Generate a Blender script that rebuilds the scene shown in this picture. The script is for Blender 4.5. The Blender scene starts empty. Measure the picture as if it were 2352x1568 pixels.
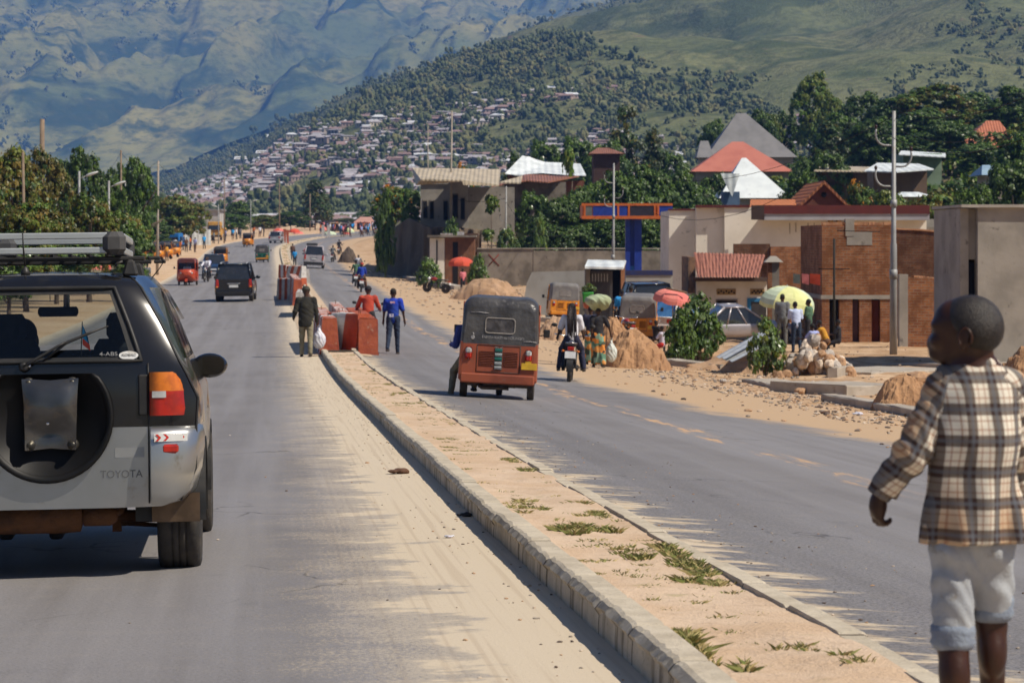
import bpy, bmesh, math, random
import numpy as np
from mathutils import Vector, Matrix
sc = bpy.context.scene
R = math.radians
PI = math.pi
# ---------------------------------------------------------------- camera, world, sun, exposure
F, CX, HY, CZ = 6000.0, 1176.0, 545.0, 1.5
cd = bpy.data.cameras.new("camera")
cam = bpy.data.objects.new("camera", cd)
sc.collection.objects.link(cam)
sc.camera = cam
cam.location = (0, 0, CZ)
cam.rotation_euler = (R(90), 0, 0)
cd.sensor_width = 36.0
cd.lens = 36.0 * F / 2352.0
cd.shift_y = -(784 - HY) / 2352.0
cd.clip_start = 0.1
cd.clip_end = 30000
cd.dof.use_dof = True
cd.dof.focus_distance = 19.0
cd.dof.aperture_fstop = 8.5

SUN_EL, SUN_AZ = 50.0, 25.0          # azimuth: degrees behind the camera's right-hand side
sd = Vector((math.cos(R(SUN_EL)) * math.cos(R(SUN_AZ)), -math.cos(R(SUN_EL)) * math.sin(R(SUN_AZ)), math.sin(R(SUN_EL))))
sl = bpy.data.lights.new("sun", 'SUN')
sl.energy = 5.0
sl.angle = R(0.5)
sl.color = (1.0, 0.92, 0.79)
sun = bpy.data.objects.new("sun", sl)
sc.collection.objects.link(sun)
sun.rotation_euler = sd.to_track_quat('Z', 'Y').to_euler()
w = bpy.data.worlds.new("World")
sc.world = w
w.use_nodes = True
nt = w.node_tree
nt.nodes.clear()
sky = nt.nodes.new('ShaderNodeTexSky')
sky.sky_type = 'NISHITA'
sky.sun_disc = False
sky.sun_elevation = R(SUN_EL)
sky.sun_rotation = math.atan2(sd.x, sd.y)
bg = nt.nodes.new('ShaderNodeBackground')
bg.inputs[1].default_value = 0.050
wo = nt.nodes.new('ShaderNodeOutputWorld')
nt.links.new(sky.outputs[0], bg.inputs[0])
nt.links.new(bg.outputs[0], wo.inputs[0])
sc.view_settings.view_transform = 'Standard'
sc.view_settings.look = 'None'
sc.view_settings.exposure = 0.2
sc.view_settings.gamma = 1.0
sc.view_settings.use_curve_mapping = False
sc.cycles.use_denoising = True
sc.cycles.max_bounces = 7
sc.cycles.diffuse_bounces = 3
sc.cycles.glossy_bounces = 3
sc.cycles.transmission_bounces = 4
sc.cycles.transparent_max_bounces = 12
sc.cycles.volume_bounces = 1
sc.cycles.use_adaptive_sampling = True
sc.cycles.adaptive_threshold = 0.02
sc.cycles.caustics_reflective = False
sc.cycles.caustics_refractive = False
sc.cycles.sample_clamp_indirect = 6
COL = sc.collection
HAZE = 0.000105

# ---------------------------------------------------------------- materials
MATS = {}
def lin(h):
    h = h.lstrip('#')
    o = []
    for i in (0, 2, 4):
        c = int(h[i:i+2], 16) / 255
        o.append(c / 12.92 if c <= 0.04045 else ((c + 0.055) / 1.055) ** 2.4)
    return tuple(o)
class NT:
    """tiny node-graph helper"""
    def __init__(s, name):
        s.m = bpy.data.materials.new(name); s.m.use_nodes = True
        s.t = s.m.node_tree; s.t.nodes.clear()
        s.out = s.t.nodes.new('ShaderNodeOutputMaterial')
    def n(s, typ, **kw):
        x = s.t.nodes.new(typ)
        for k, v in kw.items(): setattr(x, k, v)
        return x
    def l(s, a, b): s.t.links.new(a, b)
    def setin(s, node, key, v):
        if hasattr(v, 'is_output') or isinstance(v, bpy.types.NodeSocket): s.l(v, node.inputs[key])
        else: node.inputs[key].default_value = v
    def math(s, op, a, b=0.0, c=None, clamp=False):
        x = s.n('ShaderNodeMath', operation=op, use_clamp=clamp)
        s.setin(x, 0, a); s.setin(x, 1, b)
        if c is not None: s.setin(x, 2, c)
        return x.outputs[0]
    def ramp(s, v, lo, hi):
        x = s.n('ShaderNodeMapRange', interpolation_type='SMOOTHSTEP')
        s.setin(x, 0, v); s.setin(x, 1, lo); s.setin(x, 2, hi)
        return x.outputs[0]
    def mix(s, f, a, b, typ='MIX'):
        x = s.n('ShaderNodeMix', data_type='RGBA', blend_type=typ)
        s.setin(x, 0, f)
        for k, v in ((6, a), (7, b)):
            if isinstance(v, tuple) and len(v) == 3: v = v + (1,)
            s.setin(x, k, v)
        return x.outputs[2]
    def coord(s, kind='Object'):
        return s.n('ShaderNodeTexCoord').outputs[kind]
    def mapping(s, v, scale=(1, 1, 1), rot=(0, 0, 0)):
        x = s.n('ShaderNodeMapping'); s.l(v, x.inputs[0])
        x.inputs['Scale'].default_value = scale; x.inputs['Rotation'].default_value = rot
        return x.outputs[0]
    def noise(s, v, scale, detail=4, rough=0.55, dist=0.0):
        x = s.n('ShaderNodeTexNoise'); s.l(v, x.inputs['Vector'])
        x.inputs['Scale'].default_value = scale; x.inputs['Detail'].default_value = detail
        x.inputs['Roughness'].default_value = rough; x.inputs['Distortion'].default_value = dist
        return x.outputs[0]
    def sep(s, v):
        x = s.n('ShaderNodeSeparateXYZ'); s.l(v, x.inputs[0]); return x.outputs
    def bump(s, h, strength, dist=0.02):
        x = s.n('ShaderNodeBump'); s.l(h, x.inputs['Height'])
        x.inputs['Strength'].default_value = strength; x.inputs['Distance'].default_value = dist
        return x.outputs[0]
    def bsdf(s, color, rough=0.8, metal=0.0, normal=None, spec=0.4, coat=0.0, emis=None):
        b = s.n('ShaderNodeBsdfPrincipled')
        if isinstance(color, tuple) and len(color) == 3: color = color + (1,)
        s.setin(b, 'Base Color', color); s.setin(b, 'Roughness', rough); s.setin(b, 'Metallic', metal)
        b.inputs['Specular IOR Level'].default_value = spec
        if coat: b.inputs['Coat Weight'].default_value = coat; b.inputs['Coat Roughness'].default_value = 0.05
        if normal is not None: s.l(normal, b.inputs['Normal'])
        s.l(b.outputs[0], s.out.inputs[0])
        return b
def M(name, c, c2=None, scale=4, rough=0.8, metal=0.0, bump=0.0, bscale=None, spec=0.4, coat=0.0, c3=None, bdist=0.02, kind='Object'):
    """general worn material: two tones by noise, optional dirt tone, bump"""
    if name in MATS: return MATS[name]
    if isinstance(c, str): c = lin(c)
    if isinstance(c2, str): c2 = lin(c2)
    if isinstance(c3, str): c3 = lin(c3)
    g = NT(name); co = g.coord(kind)
    if c2 is None: c2 = tuple(x * 0.8 for x in c)
    col = g.mix(g.ramp(g.noise(co, scale, 5), 0.38, 0.64), c, c2)
    if c3 is not None: col = g.mix(g.ramp(g.noise(co, scale * 2.7, 6, 0.7), 0.58, 0.72), col, c3)
    nm = None
    if bump: nm = g.bump(g.noise(co, bscale or scale * 6, 4), bump, bdist)
    g.bsdf(col, rough, metal, nm, spec, coat)
    MATS[name] = g.m
    return g.m
def glass(name, tint=(0.25, 0.27, 0.27), refl=0.12):
    if name in MATS: return MATS[name]
    g = NT(name)
    t = g.n('ShaderNodeBsdfTransparent'); t.inputs[0].default_value = tint + (1,)
    gl = g.n('ShaderNodeBsdfGlossy'); gl.inputs['Roughness'].default_value = 0.03
    fr = g.n('ShaderNodeLayerWeight')
    fac = g.math('ADD', g.math('MULTIPLY', g.math('POWER', fr.outputs['Facing'], 4.0), .6), .04 + refl * .3, clamp=True)
    mx = g.n('ShaderNodeMixShader'); g.l(fac, mx.inputs[0]); g.l(t.outputs[0], mx.inputs[1]); g.l(gl.outputs[0], mx.inputs[2])
    g.l(mx.outputs[0], g.out.inputs[0])
    MATS[name] = g.m
    return g.m

# ---------------------------------------------------------------- mesh builder
class MB:
    def __init__(s): s.v = []; s.f = []; s.mi = []; s.sm = []; s.uv = None
    def add(s, verts, faces, mi=0, smooth=False):
        o = len(s.v); s.v.extend([tuple(p) for p in verts])
        for f in faces: s.f.append(tuple(i + o for i in f)); s.mi.append(mi); s.sm.append(smooth)
        return s
    def box(s, c, d, mi=0, rot=None, taper=(1, 1), bev=0.0):
        """box centred c with sizes d; taper scales the top in x,y; bev cuts vertical+top edges"""
        x, y, z = d[0] / 2, d[1] / 2, d[2] / 2
        if bev > 0:
            b = bev; P = []
            def ring(zz, k, sx, sy):
                X, Y = x * sx - k, y * sy - k
                return [(-X + b, -Y, zz), (X - b, -Y, zz), (X, -Y + b, zz), (X, Y - b, zz), (X - b, Y, zz), (-X + b, Y, zz), (-X, Y - b, zz), (-X, -Y + b, zz)]
            P += ring(-z, b * .6, 1, 1) + ring(-z + b, 0, 1, 1) + ring(z - b, 0, *taper) + ring(z, b * .6, *taper)
            Fc = [tuple(range(7, -1, -1)), tuple(range(24, 32))]
            for r in range(3):
                for i in range(8):
                    j = (i + 1) % 8; Fc.append((r*8+i, r*8+j, r*8+8+j, r*8+8+i))
        else:
            tx, ty = taper
            P = [(-x, -y, -z), (x, -y, -z), (x, y, -z), (-x, y, -z), (-x*tx, -y*ty, z), (x*tx, -y*ty, z), (x*tx, y*ty, z), (-x*tx, y*ty, z)]
            Fc = [(3, 2, 1, 0), (4, 5, 6, 7), (0, 1, 5, 4), (1, 2, 6, 5), (2, 3, 7, 6), (3, 0, 4, 7)]
        m = rot.to_matrix() if hasattr(rot, 'to_matrix') else (Matrix.Rotation(rot, 3, 'Z') if isinstance(rot, (int, float)) else rot)
        C = Vector(c)
        P = [(m @ Vector(p) if m is not None else Vector(p)) + C for p in P]
        return s.add(P, Fc, mi)
    def tube(s, pts, r, n=8, mi=0, cap=True, smooth=True, flat=1.0):
        """tube along pts; r number or list; flat squashes the second axis"""
        pts = [Vector(p) for p in pts]; k = len(pts)
        rs = r if isinstance(r, (list, tuple)) else [r] * k
        P = []; ref = None
        for i, p in enumerate(pts):
            t = (pts[min(i+1, k-1)] - pts[max(i-1, 0)])
            t = t.normalized() if t.length > 1e-9 else Vector((0, 0, 1))
            if ref is None: ref = Vector((1, 0, 0)) if abs(t.x) < .8 else Vector((0, 1, 0))
            a = (ref - t * ref.dot(t)).normalized(); b = t.cross(a); ref = a
            for j in range(n):
                an = 2 * PI * j / n
                P.append(p + a * math.cos(an) * rs[i] + b * math.sin(an) * rs[i] * flat)
        Fc = []
        for i in range(k - 1):
            for j in range(n):
                q = (j + 1) % n; Fc.append((i*n+j, i*n+q, i*n+n+q, i*n+n+j))
        s.add(P, Fc, mi, smooth)
        if cap:
            o = len(s.v) - len(P)
            s.f.append(tuple(o + j for j in range(n - 1, -1, -1))); s.mi.append(mi); s.sm.append(False)
            s.f.append(tuple(o + (k-1)*n + j for j in range(n))); s.mi.append(mi); s.sm.append(False)
        return s
    def lathe(s, prof, c=(0, 0, 0), n=16, mi=0, axis='Z', smooth=True):
        """prof = [(r, h)...] revolved about axis through c"""
        P = []; C = Vector(c)
        for r, h in prof:
            for j in range(n):
                a = 2 * PI * j / n; q = (r * math.cos(a), r * math.sin(a), h)
                if axis == 'X': q = (q[2], q[0], q[1])
                elif axis == 'Y': q = (q[1], q[2], q[0])
                P.append(C + Vector(q))
        Fc = []
        for i in range(len(prof) - 1):
            for j in range(n):
                q = (j + 1) % n; Fc.append((i*n+j, i*n+q, i*n+n+q, i*n+n+j))
        Fc.append(tuple(range(n - 1, -1, -1))); Fc.append(tuple((len(prof)-1)*n + j for j in range(n)))
        return s.add(P, Fc, mi, smooth)
    def ball(s, c, r, n=12, m=8, mi=0):
        if isinstance(r, (int, float)): r = (r, r, r)
        P = []; Fc = []
        for i in range(m + 1):
            t = PI * i / m
            for j in range(n):
                a = 2 * PI * j / n
                P.append((c[0] + r[0]*math.sin(t)*math.cos(a), c[1] + r[1]*math.sin(t)*math.sin(a), c[2] - r[2]*math.cos(t)))
        for i in range(m):
            for j in range(n):
                q = (j + 1) % n; Fc.append((i*n+j, i*n+q, i*n+n+q, i*n+n+j))
        return s.add(P, Fc, mi, True)
    def prism(s, poly, y0, y1, mi=0, axis='Y'):
        """polygon in (a,b) extruded along axis from y0 to y1"""
        n = len(poly)
        def pt(a, b, h): return (a, h, b) if axis == 'Y' else ((h, a, b) if axis == 'X' else (a, b, h))
        P = [pt(a, b, y0) for a, b in poly] + [pt(a, b, y1) for a, b in poly]
        Fc = [tuple(range(n)), tuple(range(2*n - 1, n - 1, -1))] + [(i, i + n, (i+1) % n + n, (i+1) % n) for i in range(n)]
        return s.add(P, Fc, mi)
    def grid(s, rows, mi=0, smooth=True, skip=None, closed=False):
        """rows: list of equal-length point lists"""
        m = len(rows[0]); P = [p for r in rows for p in r]; Fc = []
        for i in range(len(rows) - 1):
            for j in range(m if closed else m - 1):
                if skip and skip(i, j): continue
                q = (j + 1) % m
                Fc.append((i*m+j, i*m+q, (i+1)*m+q, (i+1)*m+j))
        return s.add(P, Fc, mi, smooth)
    def build(s, name, mats, parent=None, fix=True, loc=None):
        me = bpy.data.meshes.new(name)
        me.from_pydata(s.v, [], s.f)
        if not isinstance(mats, (list, tuple)): mats = [mats]
        for m in mats: me.materials.append(m)
        me.polygons.foreach_set('material_index', s.mi)
        me.polygons.foreach_set('use_smooth', s.sm)
        me.update()
        if fix:
            b = bmesh.new(); b.from_mesh(me); bmesh.ops.recalc_face_normals(b, faces=b.faces); b.to_mesh(me); b.free()
        o = bpy.data.objects.new(name, me); COL.objects.link(o)
        if parent is not None: o.parent = parent
        if loc is not None: o.location = loc
        return o
def npmesh(name, V, Fq, mats, mi=None, smooth=False, parent=None, uv=None):
    """fast mesh from numpy arrays: V (n,3), Fq (m,k)"""
    V = np.asarray(V, np.float32); Fq = np.asarray(Fq, np.int32)
    me = bpy.data.meshes.new(name)
    k = Fq.shape[1]; m = len(Fq)
    me.vertices.add(len(V)); me.vertices.foreach_set('co', V.ravel())
    me.loops.add(m * k); me.loops.foreach_set('vertex_index', Fq.ravel())
    me.polygons.add(m); me.polygons.foreach_set('loop_start', np.arange(0, m * k, k, dtype=np.int32))
    me.polygons.foreach_set('loop_total', np.full(m, k, np.int32)) if False else None
    for x in (mats if isinstance(mats, (list, tuple)) else [mats]): me.materials.append(x)
    if mi is not None: me.polygons.foreach_set('material_index', np.asarray(mi, np.int32))
    me.polygons.foreach_set('use_smooth', np.full(m, smooth, bool))
    if uv is not None:
        ul = me.uv_layers.new(name='uv'); ul.data.foreach_set('uv', np.asarray(uv, np.float32)[Fq.ravel()].ravel())
    me.update(calc_edges=True); me.validate()
    o = bpy.data.objects.new(name, me); COL.objects.link(o)
    if parent is not None: o.parent = parent
    return o
def tag(o, label=None, cat=None, group=None, kind=None):
    if label: o['label'] = label
    if cat: o['category'] = cat
    if group: o['group'] = group
    if kind: o['kind'] = kind
    return o
def empty(name, loc, label=None, cat=None, group=None, rz=0.0, rot=None):
    o = bpy.data.objects.new(name, None); COL.objects.link(o); o.location = loc
    o.empty_display_size = 0.2
    o.rotation_euler = (0, 0, rz) if rot is None else rot
    return tag(o, label, cat, group)
KIDS = {}
def copy_tree(o, parent=None, label=None, loc=None, rot=None, scale=None):
    c = o.copy(); COL.objects.link(c)
    if parent is not None: c.parent = parent
    if label: c['label'] = label
    if loc is not None: c.location = loc
    if rot is not None: c.rotation_euler = rot
    if scale is not None: c.scale = scale if isinstance(scale, (tuple, list)) else (scale,) * 3
    for ch in list(o.children): copy_tree(ch, c)
    return c
def text_mesh(body, size, extrude, font_shear=0.0):
    """flat lettering converted to a mesh (origin centred, in the XZ plane facing -Y)"""
    cu = bpy.data.curves.new('text', 'FONT'); cu.body = body; cu.size = size; cu.extrude = extrude
    cu.align_x = 'CENTER'; cu.align_y = 'CENTER'; cu.shear = font_shear
    to = bpy.data.objects.new('text', cu); COL.objects.link(to)
    bpy.context.view_layer.update()
    me = bpy.data.meshes.new_from_object(to.evaluated_get(bpy.context.evaluated_depsgraph_get()))
    bpy.data.objects.remove(to)
    me.transform(Matrix.Rotation(R(90), 4, 'X'))
    return me
def lettering(name, body, size, mat_, parent, loc, rot=(0, 0, 0), extrude=0.002, sx=1.0, shear=0.0, bold=0.0):
    me = text_mesh(body, size, extrude, shear); me.materials.clear(); me.materials.append(mat_)
    o = bpy.data.objects.new(name, me); COL.objects.link(o); o.parent = parent
    o.location = loc; o.rotation_euler = rot; o.scale = (sx, 1, 1)
    return o

# ---------------------------------------------------------------- implicit surfaces (numpy surface nets)
def sn(vals, lo, res):
    S = vals < 0
    nx, ny, nz = vals.shape
    c = [(0,0,0),(1,0,0),(0,1,0),(1,1,0),(0,0,1),(1,0,1),(0,1,1),(1,1,1)]
    def cs(A, o): return A[o[0]:nx-1+o[0], o[1]:ny-1+o[1], o[2]:nz-1+o[2]]
    cnt = sum(cs(S, o).astype(np.int8) for o in c)
    act = (cnt > 0) & (cnt < 8)
    idx = np.full(act.shape, -1, np.int64); I = np.argwhere(act); idx[act] = np.arange(len(I))
    acc = np.zeros((len(I), 3)); num = np.zeros(len(I))
    E = [(a, b) for a in range(8) for b in range(a+1, 8) if sum(abs(c[a][i]-c[b][i]) for i in range(3)) == 1]
    cv = [cs(vals, o)[act] for o in c]
    for a, b in E:
        va, vb = cv[a], cv[b]; m = (va < 0) != (vb < 0)
        t = np.where(m, va / np.where(m, va - vb, 1), 0)
        p = np.array(c[a])[None, :] + t[:, None] * (np.array(c[b]) - np.array(c[a]))[None, :]
        acc += p * m[:, None]; num += m
    V = (I + acc / num[:, None]) * res + np.array(lo)
    Q = []
    for ax in range(3):
        o1, o2 = [(1, 2), (2, 0), (0, 1)][ax]
        a0 = S.take(range(S.shape[ax]-1), ax); a1 = S.take(range(1, S.shape[ax]), ax)
        X = np.argwhere(a0 != a1)
        ok = (X[:, o1] > 0) & (X[:, o2] > 0) & (X[:, o1] < vals.shape[o1]-1) & (X[:, o2] < vals.shape[o2]-1)
        X = X[ok]; fl = a0[tuple(X.T)]
        d1 = np.zeros(3, int); d1[o1] = 1; d2 = np.zeros(3, int); d2[o2] = 1
        q = [idx[tuple((X - d1 - d2).T)], idx[tuple((X - d2).T)], idx[tuple(X.T)], idx[tuple((X - d1).T)]]
        q = np.stack(q, 1); q[~fl] = q[~fl][:, ::-1]
        Q.append(q)
    return V, np.concatenate(Q)
def cap(a, b, r1, r2=None, sq=None):
    return ('c', np.array(a, float), np.array(b, float), r1, r1 if r2 is None else r2, sq)
def ell(c, r, rot=None):
    return ('e', np.array(c, float), np.array(r, float), None if rot is None else np.array(rot.to_matrix() if hasattr(rot, 'to_matrix') else rot).T)
def sdf(prims, P, k):
    D = None
    for p in prims:
        if p[0] == 'c':
            a, b = p[1], p[2]; A = P - a; B = b - a
            if p[5] is not None:
                A = A * np.array(p[5]); B = B * np.array(p[5])
            t = np.clip((A @ B) / max(B @ B, 1e-9), 0, 1)
            d = np.linalg.norm(A - t[..., None] * B, axis=-1) - (p[3] + (p[4] - p[3]) * t)
        else:
            A = P - p[1]
            if p[3] is not None: A = A @ p[3].T
            q = A / p[2]; l = np.linalg.norm(q, axis=-1)
            g = np.linalg.norm(q / p[2], axis=-1)
            d = np.where(g > 1e-6, l * (l - 1) / np.maximum(g, 1e-6), -p[2].min())
        if D is None: D = d
        else:
            h = np.clip(0.5 + 0.5 * (D - d) / k, 0, 1)
            D = D + (d - D) * h - k * h * (1 - h)
    return D
def implicit(name, prims, res, mat_, parent=None, k=0.03, cuts=(), deform=None, smooth=True):
    """cuts: list of (point, normal): material on the normal side is removed"""
    lo = np.full(3, 1e9); hi = -lo
    for p in prims:
        if p[0] == 'c':
            r = max(p[3], p[4]) * (1.0 if p[5] is None else 1 / min(p[5]))
            for q in (p[1], p[2]): lo = np.minimum(lo, q - r); hi = np.maximum(hi, q + r)
        else:
            r = p[2].max(); lo = np.minimum(lo, p[1] - r); hi = np.maximum(hi, p[1] + r)
    lo -= res * 2.5; hi += res * 2.5
    n = np.ceil((hi - lo) / res).astype(int) + 1
    g = np.stack(np.meshgrid(*[lo[i] + np.arange(n[i]) * res for i in range(3)], indexing='ij'), -1)
    D = sdf(prims, g, k)
    if deform is not None: D = D + deform(g)
    for pt, nm in cuts:
        nm = np.array(nm, float); nm /= np.linalg.norm(nm)
        D = np.maximum(D, (g - np.array(pt, float)) @ nm)
    V, Q = sn(D, lo, res)
    return npmesh(name, V, Q, mat_, smooth=smooth, parent=parent)

# ---------------------------------------------------------------- terrain functions
_T = [(0,0),(5,0),(10,-.12),(14,-.30),(24,-.58),(34,-.85),(45,-1.16),(57,-1.42),(70,-1.58),(100,-1.70),(130,-1.62),(180,-1.42),(230,-1.15),(260,-.85),(350,.75),(450,2.3),(600,4.5),(1300,11),(4000,20)]
_xs = np.arange(0, 4000., 1.); _zs = np.interp(_xs, *zip(*_T))
_k = np.exp(-(np.arange(-12, 13) / 5.) ** 2); _k /= _k.sum()
_zs = np.convolve(np.pad(_zs, 12, 'edge'), _k, 'valid')
def prof(d): return np.interp(d, _xs, _zs)
_XL = [(0,1.39),(290,-25.73),(310,-27.5),(328,-28.9),(354,-29.8),(389,-29.6),(430,-26),(470,-20),(520,-10),(600,6),(4000,6)]
_xl = np.interp(_xs, *zip(*_XL)); _xl = np.convolve(np.pad(_xl, (12, 12), 'reflect', reflect_type='odd'), _k, 'valid')
def XL(d): return np.interp(d, _xs, _xl)
def sstep(x, a, b):
    t = np.clip((np.asarray(x, float) - a) / (b - a), 0, 1); return t * t * (3 - 2 * t)
_rng = np.random.RandomState(7)
def vnoise(x, y, seed=0):
    """smooth value noise, vectorised"""
    x = np.asarray(x, float); y = np.asarray(y, float)
    xi = np.floor(x).astype(np.int64); yi = np.floor(y).astype(np.int64); fx = x - xi; fy = y - yi
    fx = fx*fx*(3-2*fx); fy = fy*fy*(3-2*fy)
    def h(a, b):
        n = (a * 374761393 + b * 668265263 + seed * 974634777) & 0xffffffff
        n = ((n ^ (n >> 13)) * 1274126177) & 0xffffffff
        return ((n ^ (n >> 16)) & 0xffff) / 65535.0
    return (h(xi, yi)*(1-fx) + h(xi+1, yi)*fx)*(1-fy) + (h(xi, yi+1)*(1-fx) + h(xi+1, yi+1)*fx)*fy
def fbm(x, y, o=4, seed=0, g=0.5):
    s = 0; a = 1; t = 0
    for i in range(o): s = s + a * vnoise(x, y, seed + i); t += a; a *= g; x = x * 2.03 + 5.1; y = y * 2.03 + 1.7
    return s / t
def TU(u, Y):
    """terrain height by distance right of the median's left kerb line and distance ahead"""
    u = np.asarray(u, float); Y = np.asarray(Y, float)
    z = prof(Y)
    z = z - 0.058 * np.clip(u - 0.9, 0, 11) * (1 - sstep(Y, 230, 330))
    z = z - 0.025 * np.clip(-u, 0, 3.2)
    z = z + sstep(Y, 130, 300) * 0.22 * np.clip(u - 30, 0, 200) * (1 - .6 * sstep(Y, 430, 620))
    rough = sstep(u, 9.4, 13) * (1 - sstep(Y, 260, 400))
    z = z + rough * (fbm(u * .45, Y * .3, 4, 3) - .5) * .45
    z = z + sstep(-u, 9.0, 11) * .05
    return z
def T(X, Y): return float(TU(X - XL(Y), Y))
def gx(x, d):
    """ground point seen in pixel column x at distance d"""
    X = (x - CX) * d / F
    return Vector((X, d, T(X, d)))
def gp(x, y, lo=5, hi=900):
    """ground point under pixel (x, y)"""
    d = np.linspace(lo, hi, 6000); X = (x - CX) * d / F
    yy = HY - F * (TU(X - XL(d), d) - CZ) / d
    s = np.where(yy <= y)[0]
    i = s[0] if len(s) else len(d) - 1
    return Vector((float(X[i]), float(d[i]), float(TU(X[i] - XL(d[i]), d[i]))))
def px(x, y, d):
    """point at pixel (x, y) and distance d"""
    return Vector(((x - CX) * d / F, d, CZ + (HY - y) * d / F))
ROADZ = math.atan(0.0935)
# ---------------------------------------------------------------- ground, roads, median
def uvco(g):
    x = g.n('ShaderNodeUVMap'); x.uv_map = 'uv'; return x.outputs[0]
def sheet(name, us, ys, mat_, dz=0.0, zf=None):
    us = np.asarray(us, float); ys = np.asarray(ys, float)
    U, Y = np.meshgrid(us, ys); X = U + XL(Y); Z = TU(U, Y) + dz
    if zf is not None: Z = Z + zf(U, Y)
    V = np.stack([X, Y, Z], -1).reshape(-1, 3); n = len(us)
    i = np.arange(len(ys) - 1)[:, None] * n + np.arange(n - 1)[None, :]
    Fq = np.stack([i, i + 1, i + n + 1, i + n], -1).reshape(-1, 4)
    o = npmesh(name, V, Fq, mat_, smooth=True, uv=np.stack([U, Y], -1).reshape(-1, 2))
    return o
YS = np.concatenate([np.arange(-14, 60, 1.0), np.arange(60, 150, 2.0), np.arange(150, 660, 5.0)])
YSx = YS.copy()
SAND, SAND2, SAND3 = (.54, .36, .21), (.47, .32, .20), (.64, .46, .30)
DUST = (.60, .50, .37)
def mat_ground():
    g = NT('sandy ground'); u = uvco(g)
    n1 = g.noise(u, .25, 6, .6); n2 = g.noise(u, 3.0, 5, .65); n3 = g.noise(u, 28, 3, .6)
    c = g.mix(g.ramp(n1, .35, .65), SAND, SAND3)
    c = g.mix(g.math('MULTIPLY', g.ramp(n2, .5, .7), .7), c, (.36, .23, .14))
    c = g.mix(g.math('MULTIPLY', g.ramp(n3, .62, .74), .6), c, (.22, .15, .10))
    s = g.sep(u)
    c = g.mix(g.math('MULTIPLY', g.math('MULTIPLY', g.ramp(g.noise(u, .7, 6, .7), .41, .57), g.ramp(s[0], 8.0, 10)), .8), c, (.36, .215, .115))
    far = g.math('MAXIMUM', g.ramp(s[0], 44, 60), g.math('MULTIPLY', g.ramp(s[0], 22, 32), g.ramp(s[1], 140, 190)))
    far = g.math('MAXIMUM', far, g.math('MULTIPLY', g.ramp(s[0], -12, -15), g.ramp(s[1], 420, 330)))
    c = g.mix(far, c, g.mix(g.ramp(n2, .4, .6), (.10, .11, .05), (.24, .17, .10)))
    h = g.math('ADD', n2, g.math('MULTIPLY', n3, .35))
    g.bsdf(c, .95, 0, g.bump(h, .55, .06), .2)
    return g.m
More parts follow.
